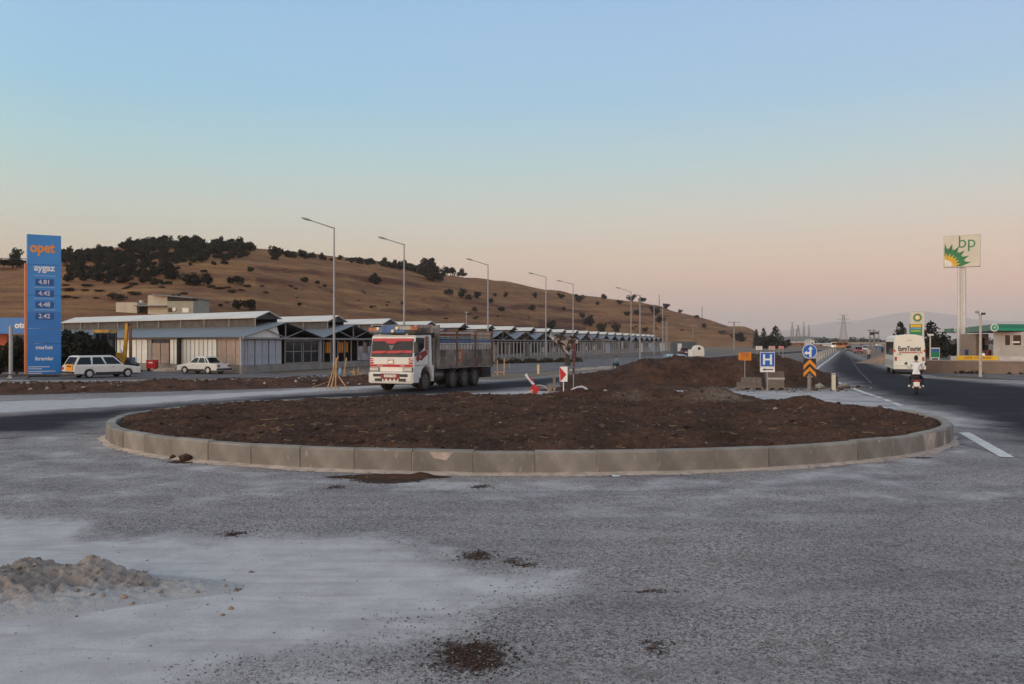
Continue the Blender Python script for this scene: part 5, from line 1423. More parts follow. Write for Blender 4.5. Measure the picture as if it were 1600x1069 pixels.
for y in (-.33, -.11, .11, .33): mb.add([(.102, y - .09, .64), (.102, y + .09, .64), (.102, y, .52), (.08, y - .09, .64), (.08, y + .09, .64), (.08, y, .52)], [(0, 1, 2), (5, 4, 3), (0, 3, 4, 1), (1, 4, 5, 2), (2, 5, 3, 0)])
mb.build('pennants', M_maroon, tk_)
# headlights, panel lines, grille plate
for s in (-1, 1):
    MB().b2(-.02, .03, s * .93 - .27, s * .93 + .27, .99, 1.17).build('headlight_frame', M_dark, tk_)
    h_ = MB().b2(.028, .045, s * .93 - .24, s * .93 + .24, 1.01, 1.15).build('headlight', M_lamp_c, tk_)
    MB().b2(.0, .012, s * 1.08 - .09, s * 1.08 + .09, 1.34, 1.62).build('corner_stripes', M_band, tk_)
    for q in range(2): MB().add([(.016, s * 1.08 - .09, 1.40 + q * .1), (.016, s * 1.08 + .09, 1.46 + q * .1), (.016, s * 1.08 + .09, 1.49 + q * .1), (.016, s * 1.08 - .09, 1.43 + q * .1), (.010, s * 1.08 - .09, 1.40 + q * .1), (.010, s * 1.08 + .09, 1.46 + q * .1), (.010, s * 1.08 + .09, 1.49 + q * .1), (.010, s * 1.08 - .09, 1.43 + q * .1)], [(0, 1, 2, 3), (7, 6, 5, 4), (0, 4, 5, 1), (1, 5, 6, 2), (2, 6, 7, 3), (3, 7, 4, 0)]).build('white_slash', M_wht2, tk_)
MB().b2(-.02, .008, -hw + .04, hw - .04, .945, .965).build('panel_gap', M_dark, tk_)
MB().b2(-.03, .022, -.98, .98, 1.33, 1.66).build('grille_plate', M_tw, tk_)
MB().b2(-.03, .014, -hw + .05, hw - .05, 1.20, 1.31).build('red_stripe', M_band, tk_)
for y, w, s in ((-.62, .5, 'PRO 827'), (.62, .6, 'TURBO')): text(tk_, s, M_let, .085, (.018, y, 1.255), (math.pi / 2, 0, math.pi / 2), ext=.002)
em = MB().b2(.024, .034, -.14, .14, 1.36, 1.48).build('emblem', M_chrome, tk_)
MB().b2(.020, .026, -.17, .17, 1.34, 1.50).build('emblem_frame', M_dark, tk_)
mb = MB()
for a0, a1 in zip(np.linspace(0, math.pi, 9), np.linspace(0, math.pi, 9)[1:]): mb.tube((.03, .17 * math.cos(a0), 1.50 + .09 * math.sin(a0)), (.03, .17 * math.cos(a1), 1.50 + .09 * math.sin(a1)), .008, n=4)
mb.build('emblem_arc', M_band, tk_)
# windscreen: dark glass set on the slope with red bands
def ws(y, z, o=0.0):
    x = -.03 - .17 * (z - 1.60) / 1.02
    return (x + .012 + o, y, z)
def wsq(y0, y1, z0, z1, o, m_, nm, z0b=None, z1b=None):
    z0b = z0 if z0b is None else z0b; z1b = z1 if z1b is None else z1b
    return MB().slab(ws(y0, z0, o), ws(y1, z0b, o), ws(y1, z1b, o), ws(y0, z1, o), .01).build(nm, m_, tk_)
wsq(-1.15, 1.15, 1.67, 2.56, .0, M_dark, 'windscreen_surround')
wsq(-1.06, 1.06, 1.86, 2.50, .012, mat('windscreen_glass', (.012, .014, .020), .15, 0, .1, 1, spec=.12), 'windscreen')
wsq(-1.10, 1.10, 2.44, 2.58, .024, M_band, 'sun_visor')
wsq(-1.10, 1.12, 1.84, 1.96, .024, M_band, 'lower_red_band', 1.88, 2.0)
# pennant hanging behind the glass
MB().slab(ws(-.42, 2.44, .026), ws(.30, 2.44, .026), ws(.12, 2.32, .026), ws(-.30, 2.33, .026), .008).build('red_fringe', M_band, tk_)
MB().slab(ws(-.20, 2.25, .028), ws(.14, 2.25, .028), ws(.0, 2.02, .028), ws(-.06, 2.02, .028), .006).build('hanging_charm', mat('charm_grey', (.16, .15, .15), .6, 0, .2, 9), tk_)
for y in (-.55, .35): MB().tube(ws(y, 1.80, .03), ws(y + .35, 1.97, .045), .012, n=4).build('wiper', M_dark, tk_)
for s in (-1, 1):
    m_ = thing  # mirrors on arms
    MB().box((.06, s * (hw + .20), 2.12), (.10, .20, .50)).build('mirror', M_dark, tk_)
    MB().tube((-.1, s * hw, 2.40), (.06, s * (hw + .2), 2.36), .02, n=5).build('mirror_arm', M_dark, tk_)
    MB().b2(-.28, -.2, s * .75 - .06, s * .75 + .06, 2.74, 2.79).build('marker_lamp', M_lamp_c, tk_)
# side (left) door: dark window corner, window, decals
def side(y, pts, m_, nm, th=.012):
    n = len(pts); sg = 1 if y > 0 else -1
    mb = MB(); mb.add([(x, y, z) for x, z in pts] + [(x, y - sg * th, z) for x, z in pts], [tuple(range(n)), tuple(range(2 * n - 1, n - 1, -1))] + [(i, n + i, n + (i + 1) % n, (i + 1) % n) for i in range(n)])
    return mb.build(nm, m_, tk_)
for s in (-1, 1):
    Y_ = s * (hw + .013)
    side(Y_, [(-.10, 1.70), (-.28, 1.72), (-.95, 2.02), (-1.08, 2.15), (-1.10, 2.60), (-.26, 2.62)], M_dark, 'door_surround')
    side(Y_ + s * .012, [(-.42, 1.98), (-.98, 2.10), (-1.02, 2.50), (-.40, 2.52)], M_glass, 'side_window')
    side(Y_, [(-1.16, 1.75), (-1.45, 1.75), (-1.45, 2.70), (-1.16, 2.66)], M_bo, 'decal_strip')
    for q in range(4): side(Y_ + s * .006, [(-1.45, 2.02 + q * .16), (-1.45, 2.16 + q * .16), (-1.22, 2.09 + q * .16)], M_dark, 'decal_triangle')
    side(Y_ + s * .004, [(-.30, 1.52), (-.28, 1.66), (-.45, 1.78), (-.8, 1.92), (-1.15, 1.98), (-1.35, 1.86), (-1.28, 1.74), (-1.0, 1.60), (-.85, 1.50), (-.6, 1.54), (-.42, 1.42)], M_maroon, 'flame_decal')
    side(Y_ + s * .006, [(-.62, 1.60), (-.60, 1.72), (-.72, 1.78), (-.78, 1.64)], mat('decal_silver', (.4, .38, .36), .5, 0, .2, 5), 'decal_star')
    MB().b2(-1.6, -.1, Y_ - .006, Y_ + .006, 1.27, 1.285).build('door_gap', M_dark, tk_)
    MB().b2(-1.55, -1.53, Y_ - .006, Y_ + .006, 1.3, 2.68).build('door_gap', M_dark, tk_)
    MB().b2(-.62, -.12, s * (hw - .1) - .1, s * (hw - .1) + .1, .42, .60).build('step', M_dark, tk_)
    MB().b2(-2.05, -1.96, s * (hw - .18) - .2, s * (hw - .18) + .2, .45, 1.25).build('mudguard', M_tw, tk_)
# visor rack over the cab: painted board with round lamps
rk = MB().b2(-1.9, -.15, -1.24, 1.24, 2.80, 2.86).build('roof_rack', M_dark, tk_)
def board(y0, y1, z0, z1, m_, x=-.12, nm='painted_board'):
    return MB().b2(x - .03, x, y0, y1, z0, z1).build(nm, m_, tk_)
board(-1.34, -1.0, 2.92, 3.10, M_bo); board(-1.0, -.62, 2.90, 3.13, M_bg); board(-.62, .12, 2.86, 3.20, M_bb); board(.12, .34, 2.90, 3.18, M_bg); board(.34, 1.0, 3.00, 3.18, M_bw); board(1.0, 1.36, 2.98, 3.16, M_bo)
board(.12, .70, 2.86, 2.99, M_bb, -.10)
for y, z in ((-.78, 3.05), (.28, 3.07), (.04, 2.93)): MB().tube((-.10, y, z), (-.04, y, z), .085, .075, 10).build('roof_lamp', mat('roof_lamp_glass', (.75, .62, .35), .25, 0, .05, 4), tk_)
mb = MB(); mb.prism([(-.15, 3.16), (-.3, 3.24), (-1.9, 3.26), (-1.9, 2.86), (-1.75, 2.86), (-1.75, 3.12), (-.3, 3.10)], 1.18, 1.26); mb.build('side_scroll', M_bw, tk_)
mb = MB(); mb.prism([(-.15, 3.16), (-.3, 3.24), (-1.9, 3.26), (-1.9, 2.86), (-1.75, 2.86), (-1.75, 3.12), (-.3, 3.10)], -1.26, -1.18); mb.build('side_scroll', M_bw, tk_)
for q in range(4): side(1.272, [(-.5 - q * .33, 3.12), (-.62 - q * .33, 3.12), (-.72 - q * .33, 3.23), (-.6 - q * .33, 3.23)], M_bo, 'scroll_stripe')
MB().b2(-1.9, -.3, -1.18, 1.18, 3.20, 3.24).build('visor_roof', M_bg, tk_)
# chassis, exhaust stack, tank
MB().b2(-9.1, -.6, -.45, .45, .62, .92).build('chassis', M_dark, tk_)
MB().b2(-2.35, -2.0, -1.1, 1.1, .9, 2.85).build('air_intake_frame', M_dark, tk_)
MB().b2(-2.32, -2.05, 1.1, 1.2, .95, 2.6).build('ladder_panel', mat('grimy_grey', (.15, .14, .13), .8, 0, .3, 4), tk_)
MB().tube((-3.4, .8, .72), (-2.3, .8, .72), .30, n=14).build('fuel_tank', mat('tank_metal', (.12, .12, .12), .5, .5, .2, 3), tk_)
MB().b2(-3.3, -2.4, -1.1, -.55, .45, 1.0).build('battery_box', M_dark, tk_)
# cargo bed: headboard, floor, side boards between posts, tail
bx0, bx1 = -2.42, -9.0
zb, zt = 1.10, 2.98
MB().b2(bx1, bx0, -1.22, 1.22, zb - .02, zb + .08).build('bed_floor', M_bedm, tk_)
MB().b2(bx0 - .02, bx0 + .05, -1.27, 1.27, zb + .08, 3.22).build('headboard', M_bedm, tk_)
MB().b2(bx0 - .1, bx0 + .09, 1.24, 1.34, zb, 3.26).build('head_post', M_bedm, tk_); MB().b2(bx0 - .1, bx0 + .09, -1.34, -1.24, zb, 3.26).build('head_post', M_bedm, tk_)
MB().b2(bx1 - .05, bx1 + .01, -1.2, 1.2, zb + .08, zt).build('tailgate', M_bedm, tk_)
MB().b2(-8.8, -2.6, -1.05, 1.05, 1.2, 2.3).build('dark_load_filler', M_black, tk_)  # dark block added so the slatted bed looks dark inside
MB().b2(-8.9, -2.5, -.02, .02, 1.2, 2.9).build('dark_bed_sheet', M_black, tk_)  # black sheet added to darken the view through the slats
rows = [(1.12, 1.38, M_bedm), (1.395, 1.68, M_bedm), (1.695, 1.98, M_bedm), (1.995, 2.26, M_bw), (2.275, 2.36, M_bw), (2.40, 2.50, M_bb), (2.545, 2.60, M_bg), (2.64, 2.69, M_bw), (2.73, 2.77, M_bo), (2.82, 2.90, M_bw), (2.94, 2.98, M_bo)]
cuts = [bx0 - .1, -4.55, -6.8, bx1]
for s in (-1, 1):
    for a_, b_ in zip(cuts, cuts[1:]):
        for z0_, z1_, m_ in rows:
            y = s * (1.25 + R.uniform(-.01, .01)); MB().b2(b_ + .07, a_ - .07, y - .02, y + .02, z0_, z1_).build('side_board', m_, tk_)
        mb = MB()
        for q in range(1, 6): xx = a_ + (b_ - a_) * q / 6; mb.b2(xx - .02, xx + .02, s * 1.285 - .015, s * 1.285 + .015, 1.12, 2.25)
        mb.build('bed_ribs', M_bedm, tk_)
    for c_ in cuts[1:]: MB().b2(c_ - .07, c_ + .07, s * 1.27 - .06, s * 1.27 + .06, 1.0, 3.02).build('side_post', mat('rusty_post', (.16, .09, .06), .8, 0, .3, 4), tk_)
    MB().b2(bx1, bx0, s * 1.26 - .04, s * 1.26 + .04, zb - .06, zb + .0).build('lower_rail', M_bedm, tk_)
    side(s * 1.282, [(-4.75, 1.4), (-5.2, 1.35), (-5.5, 1.75), (-5.3, 2.05), (-4.9, 2.0)], M_bo, 'rust_patch')
    # small lettering plates
    MB().b2(-5.0, -4.8, s * 1.29 - .01, s * 1.29 + .01, 1.5, 1.9).build('white_plate', M_bw, tk_)
MB().b2(-9.05, -7.9, -1.2, 1.2, .42, .98).build('tail_mudguard', M_black, tk_)
M_wh = mat('dusty_wheel', (.10, .09, .085), .8, .1, .3, 4)
for x in (-1.35, -4.35, -5.75, -7.05):
    for s in (-1, 1): wheel(tk_, x, s * 1.0, .525, .34, s, M_wh)

# ------------------------------------------------------------------ midibus, rear view (x forward)
k = 66 / F
ang_b = math.atan2(1, .33)
bs = thing('white_bus', 'white midibus seen from behind with red and black lettering on its back', 'bus', ((1421 - 800) * k, 66, 0), ang_b)
M_bus = mat('bus_white', (.74, .75, .68), .4, 0, .03, 1.5, coat=.3, dirt=.06)
W_ = 2.16; hb = W_ / 2; HB = 2.97
prof = [(-hb, .42), (-hb, 1.6), (-hb + .03, 2.3), (-hb + .10, 2.72), (-hb + .26, 2.86), (-.45, HB - .03), (0, HB), (.45, HB - .03), (hb - .26, 2.86), (hb - .10, 2.72), (hb - .03, 2.3), (hb, 1.6), (hb, .42)]
mb = MB(); mb.prism(prof, 0, 7.6, inset=.05, bev=.08, ax='x'); mb.build('body', M_bus, bs)
MB().b2(-.05, 1.2, -hb + .05, hb - .05, .30, .42).build('undertray', M_dark, bs)
MB().b2(-.16, 0.0, -hb - .01, hb + .01, .40, .62).build('rear_bumper', M_bus, bs)
MB().b2(-.17, -.02, -hb + .15, hb - .15, .28, .40).build('bumper_underside', M_black, bs)
MB().b2(-.012, .0, -hb + .1, hb - .1, .635, .65).build('boot_gap', M_dark, bs)
RB = (math.pi / 2, 0, -math.pi / 2)
text(bs, 'EuroTourist', M_dark, .46, (-.015, 0, 1.90), RB, ext=.004, sx=.68, bold=.017)
text(bs, 'WWW.EUROTOURIST.COM', M_band, .155, (-.015, -.08, 1.63), RB, ext=.004, sx=.82, bold=.006)
text(bs, 'S-2000', M_dark, .11, (-.015, .68, 1.49), RB, ext=.004)
text(bs, 'EURO', M_bo, .12, (-.005, 0, 2.52), RB, ext=.003)
text(bs, 'JDB', M_dark, .10, (-.015, -.62, 1.46), RB, ext=.004)
for s in (-1, 1):
    MB().b2(-.03, .01, s * .93 - .07, s * .93 + .07, 1.02, 1.30).build('tail_lamp', M_lamp_r, bs)
    mb = MB(); mb.add([(-.02, s * 1.08, 1.60), (-.02, s * .90, 1.74), (-.02, s * 1.08, 1.92), (.03, s * 1.08, 1.60), (.03, s * .90, 1.74), (.03, s * 1.08, 1.92)], [(0, 1, 2), (5, 4, 3), (0, 3, 4, 1), (1, 4, 5, 2), (2, 5, 3, 0)]); mb.build('corner_lamp', mat('amber_red', (.50, .10, .04), .35, 0, .1, 4), bs)
    MB().b2(1.6, 1.95, s * (hb + .26) - .09, s * (hb + .26) + .09, 1.6, 1.98).build('side_pod', M_dark, bs) if s > 9 else None
    for x0_, x1_ in ((.35, 1.6), (1.68, 2.9), (2.98, 4.2), (4.28, 5.5), (5.58, 6.6)):
        MB().b2(x0_, x1_, s * (hb + .002) - .012, s * (hb + .002) + .012, 1.42, 2.42).build('side_window', M_glass, bs)
    MB().b2(.3, 7.2, s * (hb + .004) - .008, s * (hb + .004) + .008, .62, 1.05).build('side_skirt', mat('bus_grey', (.42, .43, .42), .45, 0, .05, 1.5, dirt=.2), bs)
    for xx in (1.9, 6.2): wheel(bs, xx, s * (hb - .14), .42, .24, s)
    MB().box((7.5, s * (hb + .22), 1.75), (.12, .18, .42)).build('mirror', M_dark, bs)
MB().b2(-.02, .01, -.78, -.45, .70, .80).build('number_plate', M_wht2, bs)
MB().b2(-.02, .01, .16, .27, .86, .93).build('boot_handle', M_dark, bs)
for y in (-.45, -.15, .15, .45): MB().box((.02, y, 2.84), (.08, .08, .04)).build('roof_marker', M_bus, bs)

# ------------------------------------------------------------------ skinned figures
M_skin = mat('skin', (.30, .165, .11), .6, 0, .1, 8)
M_hair = mat('dark_hair', (.015, .011, .010), .8, 0, .3, 20, .5, 80)
M_shirt = mat('white_shirt', (.70, .71, .74), .85, 0, .06, 6, .5, 14)
M_trous = mat('dark_trousers', (.022, .022, .028), .85, 0, .25, 5, .3, 20)
def skin(name, joints, edges, root, m_, parent, sub=2):
    """joints: name -> (x, y, z, radius)"""
    names = list(joints)
    me = bpy.data.meshes.new(name)
    me.from_pydata([joints[n][:3] for n in names], [(names.index(a), names.index(b)) for a, b in edges], [])
    o = link(name, me, parent)
    sk = o.modifiers.new('skin', 'SKIN'); sk.use_smooth_shade = True
    for i, n in enumerate(names):
        r = joints[n][3]; rx, ry = (r if isinstance(r, tuple) else (r, r))
        me.skin_vertices[0].data[i].radius = (rx, ry)
    me.skin_vertices[0].data[names.index(root)].use_root = True
    ss = o.modifiers.new('sub', 'SUBSURF'); ss.levels = sub; ss.render_levels = sub
    dg = bpy.context.evaluated_depsgraph_get(); dg.update()
    nm = bpy.data.meshes.new_from_object(o.evaluated_get(dg))
    o.modifiers.clear(); o.data = nm; nm.name = name
    nm.materials.clear()
    for q in (m_ if isinstance(m_, (list, tuple)) else [m_]): nm.materials.append(q)
    nm.polygons.foreach_set('use_smooth', [True] * len(nm.polygons))
    return o
def paint(o, fn):
    for p in o.data.polygons: p.material_index = fn(p.center)

rp = (*gp(1432, 618), 0); rz_b = math.atan2(1, .42)
bk = thing('motorcycle', 'small dark motorcycle ridden away behind the white bus', 'motorcycle', rp, rz_b)
for x, nm in ((.12, 'rear_wheel'), (1.32, 'front_wheel')): wheel(bk, x + .20, 0, .32, .11, 1, M_chrome, nm)
mb = MB(); mb.tube((.32, 0, .32), (.75, 0, .42), .03, n=6); mb.tube((.75, 0, .42), (1.2, 0, .92), .035, n=6); mb.tube((.2, 0, .72), (1.1, 0, .80), .03, n=6); mb.tube((.32, .1, .34), (.25, .1, .72), .02, n=6); mb.tube((.32, -.1, .34), (.25, -.1, .72), .02, n=6); mb.build('frame', M_dark, bk)
mb = MB(); mb.ell((.5, 0, .80), (.42, .15, .07), 12, 6); mb.build('saddle', M_black, bk, smooth=True)
mb = MB(); mb.ell((.98, 0, .86), (.26, .15, .14), 12, 8); mb.build('fuel_tank', mat('tank_dark_red', (.12, .02, .02), .3, 0, .1, 4, coat=.5), bk, smooth=True)
mb = MB(); mb.ell((.78, 0, .46), (.24, .17, .18), 10, 6); mb.build('engine', mat('engine_metal', (.2, .2, .2), .45, .6, .2, 6), bk, smooth=True)
for s in (-1, 1):
    MB().tube((1.2, s * .08, .95), (1.52, s * .08, .32), .022, n=6).build('fork', M_chrome, bk)
    MB().tube((-.05, s * .14, .36), (.9, s * .14, .34), .045, .035, 8).build('exhaust', M_chrome, bk)
    MB().tube((1.08, s * .33, 1.09), (1.18, 0, 1.06), .015, n=6).build('handlebar', M_chrome, bk)
    a_ = MB().tube((1.1, s * .28, 1.1), (1.05, s * .40, 1.36), .008, n=5).build('mirror_stalk', M_dark, bk); MB().box((1.05, s * .42, 1.39), (.02, .13, .08)).build('mirror', M_dark, bk)
    MB().ell((-.08, s * .17, .66), (.04, .05, .04), 8, 5).build('indicator', M_maroon, bk)
    MB().tube((.72, s * .1, .34), (.72, s * .34, .34), .015, n=5).build('foot_peg', M_dark, bk)
MB().b2(-.14, -.06, -.09, .09, .58, .68).build('tail_lamp', M_lamp_r, bk)
MB().box((-.17, 0, .50), (.012, .25, .20)).build('number_plate', M_wht2, bk)
MB().slab((-.1, -.09, .70), (-.16, -.09, .34), (-.16, .09, .34), (-.1, .09, .70), .02).build('rear_mudguard', M_dark, bk)
MB().tube((1.32, 0, .92), (1.36, 0, .92), .10, n=12).build('headlight', M_chrome, bk)

rd = thing('person', 'motorcyclist in white shirt and dark trousers, bareheaded, seen from behind', 'person', rp, rz_b)
J = {'pel': (.42, 0, .92, (.15, .17)), 'wst': (.44, 0, 1.06, (.14, .175)), 'chs': (.52, 0, 1.28, (.15, .21)), 'shm': (.56, 0, 1.42, (.11, .19)), 'nck': (.60, 0, 1.50, .058), 'hd0': (.64, 0, 1.57, .065), 'hd1': (.66, 0, 1.63, (.09, .075)), 'hd2': (.65, 0, 1.70, (.085, .072)), 'top': (.64, 0, 1.745, .05)}
E_ = [('pel', 'wst'), ('wst', 'chs'), ('chs', 'shm'), ('shm', 'nck'), ('nck', 'hd0'), ('hd0', 'hd1'), ('hd1', 'hd2'), ('hd2', 'top')]
for s, c in ((-1, 'r'), (1, 'l')):
    J.update({'sh' + c: (.56, s * .215, 1.41, .075), 'el' + c: (.66, s * .28, 1.16, .048), 'wr' + c: (1.00, s * .28, 1.10, .032), 'ha' + c: (1.07, s * .29, 1.105, (.036, .028)),
              'hp' + c: (.45, s * .10, .88, .10), 'kn' + c: (.92, s * .25, .76, .070), 'an' + c: (.72, s * .27, .42, .045), 'hl' + c: (.66, s * .27, .37, .045), 'to' + c: (.90, s * .29, .34, .042)})
    E_ += [('shm', 'sh' + c), ('sh' + c, 'el' + c), ('el' + c, 'wr' + c), ('wr' + c, 'ha' + c), ('pel', 'hp' + c), ('hp' + c, 'kn' + c), ('kn' + c, 'an' + c), ('an' + c, 'hl' + c), ('hl' + c, 'to' + c)]
bd = skin('body', J, E_, 'pel', [M_skin, M_shirt, M_trous, M_wht2], rd)
def pr(c):
    if c.z > 1.475 and abs(c.y) < .14: return 0
    if c.z > .93 and not (abs(c.y) > .235 and c.x > .66 and c.z < 1.24): return 1
    if c.z > .93: return 0
    if c.z < .43: return 3
    return 2
paint(bd, pr)
mb = MB(); mb.ell((.635, 0, 1.70), (.105, .088, .095), 14, 8); mb.ell((.60, 0, 1.64), (.075, .082, .085), 12, 8); mb.build('hair', M_hair, rd, smooth=True)
for s in (-1, 1):
    MB().ell((.66, s * .083, 1.645), (.02, .012, .032), 8, 5).build('ear', M_skin, rd)
    MB().ell((.76, s * .285, .37), (.14, .055, .06), 10, 6).build('shoe', M_wht2, rd, smooth=True)
    mb = MB()
    for q in range(4): z = 1.13 - q * .012; mb.path([(1.07 - q * .004, s * (.25 + q * .026), z), (1.115, s * (.25 + q * .026), z - .008), (1.12, s * (.25 + q * .026), z - .045), (1.08, s * (.25 + q * .026), z - .055)], .011, 5)
    mb.path([(1.05, s * .24, 1.10), (1.08, s * .22, 1.08)], .012, 5); mb.build('fingers', M_skin, rd)
MB().slab((.29, -.155, .93), (.29, .155, .93), (.33, .15, 1.0), (.33, -.15, 1.0), .02).build('shirt_hem', M_shirt, rd)

def standing(pos, rz, lb, shirt, trous, s=1.0):
    t = thing('person', lb, 'person', pos, rz)
    J = {'pel': (0, 0, .95, (.11, .14)), 'wst': (0, 0, 1.10, (.10, .13)), 'chs': (0, 0, 1.32, (.115, .16)), 'shm': (0, 0, 1.44, (.09, .14)), 'nck': (0, 0, 1.51, .05), 'hd0': (.02, 0, 1.58, .062), 'hd1': (.02, 0, 1.66, .085), 'top': (.01, 0, 1.74, .05)}
    E_ = [('pel', 'wst'), ('wst', 'chs'), ('chs', 'shm'), ('shm', 'nck'), ('nck', 'hd0'), ('hd0', 'hd1'), ('hd1', 'top')]
    for q, c in ((-1, 'r'), (1, 'l')):
        J.update({'sh' + c: (0, q * .18, 1.43, .06), 'el' + c: (-.03, q * .25, 1.15, .042), 'wr' + c: (.04, q * .26, .92, .03), 'hp' + c: (0, q * .09, .90, .09), 'kn' + c: (.05 * q + .02, q * .10, .50, .06), 'an' + c: (.10 * q, q * .10, .09, .042), 'to' + c: (.10 * q + .14, q * .11, .05, .04)})
        E_ += [('shm', 'sh' + c), ('sh' + c, 'el' + c), ('el' + c, 'wr' + c), ('pel', 'hp' + c), ('hp' + c, 'kn' + c), ('kn' + c, 'an' + c), ('an' + c, 'to' + c)]
    o = skin('body', J, E_, 'pel', [M_skin, shirt, trous, M_dark], t, 1)
    paint(o, lambda c: 0 if c.z > 1.49 else (0 if (abs(c.y) > .2 and c.z < 1.18 and c.z > .85) else (1 if c.z > .96 else (3 if c.z < .1 else 2))))
    mb = MB(); mb.ell((0, 0, 1.70), (.10, .085, .085), 10, 6); mb.build('hair', M_hair, t, smooth=True)
    t.scale = (s, s, s); return t
standing((*gp(1357.5, 567), 0), 1.2, 'pedestrian in a pale top walking on the far right roadside', mat('pale_top', (.45, .36, .34), .8, 0, .1, 5), M_trous)
# seated person on the far kerb
stp = thing('person', 'person in a blue top sitting by the pale slabs at the far roadside', 'person', (*gp(965, 577), 0), -2.2)
J = {'pel': (0, 0, .32, (.13, .16)), 'wst': (.02, 0, .50, (.12, .15)), 'chs': (.08, 0, .74, (.13, .18)), 'shm': (.12, 0, .86, (.10, .15)), 'nck': (.15, 0, .93, .05), 'hd1': (.18, 0, 1.05, .09), 'top': (.18, 0, 1.14, .05)}
E_ = [('pel', 'wst'), ('wst', 'chs'), ('chs', 'shm'), ('shm', 'nck'), ('nck', 'hd1'), ('hd1', 'top')]
for q, c in ((-1, 'r'), (1, 'l')):
    J.update({'sh' + c: (.12, q * .18, .85, .06), 'el' + c: (.25, q * .26, .60, .045), 'wr' + c: (.42, q * .16, .58, .034), 'hp' + c: (.05, q * .10, .30, .10), 'kn' + c: (.42, q * .18, .52, .07), 'an' + c: (.50, q * .16, .10, .045), 'to' + c: (.64, q * .17, .05, .04)})
    E_ += [('shm', 'sh' + c), ('sh' + c, 'el' + c), ('el' + c, 'wr' + c), ('pel', 'hp' + c), ('hp' + c, 'kn' + c), ('kn' + c, 'an' + c), ('an' + c, 'to' + c)]
o = skin('body', J, E_, 'pel', [M_skin, mat('blue_top', (.12, .18, .26), .85, 0, .1, 5), M_trous], stp, 1)
paint(o, lambda c: 0 if c.z > .91 else (1 if (c.z > .42 and c.x < .38) else 2))
MB().ell((.17, 0, 1.10), (.10, .085, .07), 10, 6).build('hair', M_hair, stp, smooth=True)

# ------------------------------------------------------------------ signs behind the island
def flat(pts, m_, nm, parent, y, th=.004):
    """flat print: polygon in x,z standing th proud of y (towards the camera)"""
    n = len(pts); mb = MB()
    mb.add([(x, y - th, z) for x, z in pts] + [(x, y, z) for x, z in pts], [tuple(range(n)), tuple(range(2 * n - 1, n - 1, -1))] + [(i, n + i, n + (i + 1) % n, (i + 1) % n) for i in range(n)])
    return mb.build(nm, m_, parent)
def signpost(name, label, X, Yb, Ytop, rz=0, r=.03, m_=None):
    x, y = gp(X, Yb); t = thing(name, label, 'road sign', (x, y, 0), rz)
    MB().tube((0, .03, 0), (0, .03, CAM_H + (535 - Ytop) * y / F), r, n=8).build('post', m_ or M_steel, t)
    MB().tube((0, .03, 0), (0, .03, .04), r * 2.2, n=8).build('foot', M_steel, t)
    return t, y / F
sg, k = signpost('hospital_sign', 'blue square hospital sign with white H above a small arrow plate', 1199, 611, 555)
def z_(Y): return CAM_H + (535 - Y) * k
w = 11.5 * k
MB().b2(-w, w, -.015, .0, z_(573.5), z_(551)).build('plate_rim', M_wht2, sg)
MB().b2(-w * .94, w * .94, -.019, -.015, z_(572.8), z_(551.7)).build('blue_plate', M_blue, sg)
hh = z_(554.2) - z_(570.3); zc = (z_(554.2) + z_(570.3)) / 2; bwd = .05
for e in (-1, 1): MB().b2(e * .17 - bwd, e * .17 + bwd, -.024, -.019, zc - hh / 2, zc + hh / 2).build('letter_bar', M_wht2, sg)
MB().b2(-.119, .119, -.024, -.019, zc - .045, zc + .045).build('letter_bar', M_wht2, sg)
MB().b2(-w, w, -.015, .0, z_(582), z_(574)).build('arrow_plate', M_wht2, sg)
az = z_(578)
flat([(-.25, az), (-.10, az + .075), (-.12, az + .026), (.27, az + .026), (.27, az - .026), (-.12, az - .026), (-.10, az - .075)], M_dark, 'arrow', sg, -.015)
# yellow direction board
sg, k = signpost('yellow_direction_sign', 'yellow pointed direction board on a thin post in front of the soil mound', 1164, 608, 560, r=.022)
zb_ = lambda Y: CAM_H + (535 - Y) * k
flat([(-9 * k, zb_(563.5)), (-12 * k, zb_(557.5)), (-9 * k, zb_(551.8)), (9.5 * k, zb_(550.8)), (9.5 * k, zb_(563.8))], M_orange, 'board', sg, 0, .02)
flat([(-12 * k, zb_(557.8)), (-10 * k, zb_(554.8)), (-9.6 * k, zb_(560.4))], M_dark, 'arrow_tip', sg, -.02)
for Y, s in ((553.6, 'ADNKE'), (557.4, 'ERNKLI')): text(sg, s, M_maroon, .145, (.1 * k, -.024, zb_(Y)), ext=.003, bold=.0)
text(sg, 'SANAYI SITESI', M_maroon, .085, (.1 * k, -.024, zb_(561.4)), ext=.003)
# round blue sign with chevron board
sg, k = signpost('mandatory_direction_sign', 'round blue sign with white left and ahead arrows above a black and orange chevron board', 1265, 614, 545, r=.05)
zc_ = CAM_H + (535 - 549.5) * k
mb = MB(); mb.tube((0, -.02, zc_), (0, 0, zc_), 11.2 * k, n=28); mb.build('round_rim', M_wht2, sg)
mb = MB(); mb.tube((0, -.024, zc_), (0, -.02, zc_), 10.4 * k, n=28); mb.build('blue_disc', M_blue, sg)
q = k
ar = lambda pts: [(x * q, zc_ - y * q) for x, y in pts]
flat(ar([(-.6, 9), (2.6, 9), (2.6, -3), (5, -3), (1.2, -8), (-2.6, -3), (-.6, -3)]), M_wht2, 'ahead_arrow', sg, -.024)
flat(ar([(-.6, 1.0), (-4.5, 1.0), (-4.5, -.8), (-9, 2.8), (-4.5, 6.2), (-4.5, 4.4), (-.6, 4.4)]), M_wht2, 'left_arrow', sg, -.024)
z0_, z1_ = CAM_H + (535 - 590) * k, CAM_H + (535 - 561) * k
MB().b2(-10 * k, 10 * k, -.02, 0, z0_, z1_).build('chevron_board', M_dark, sg)
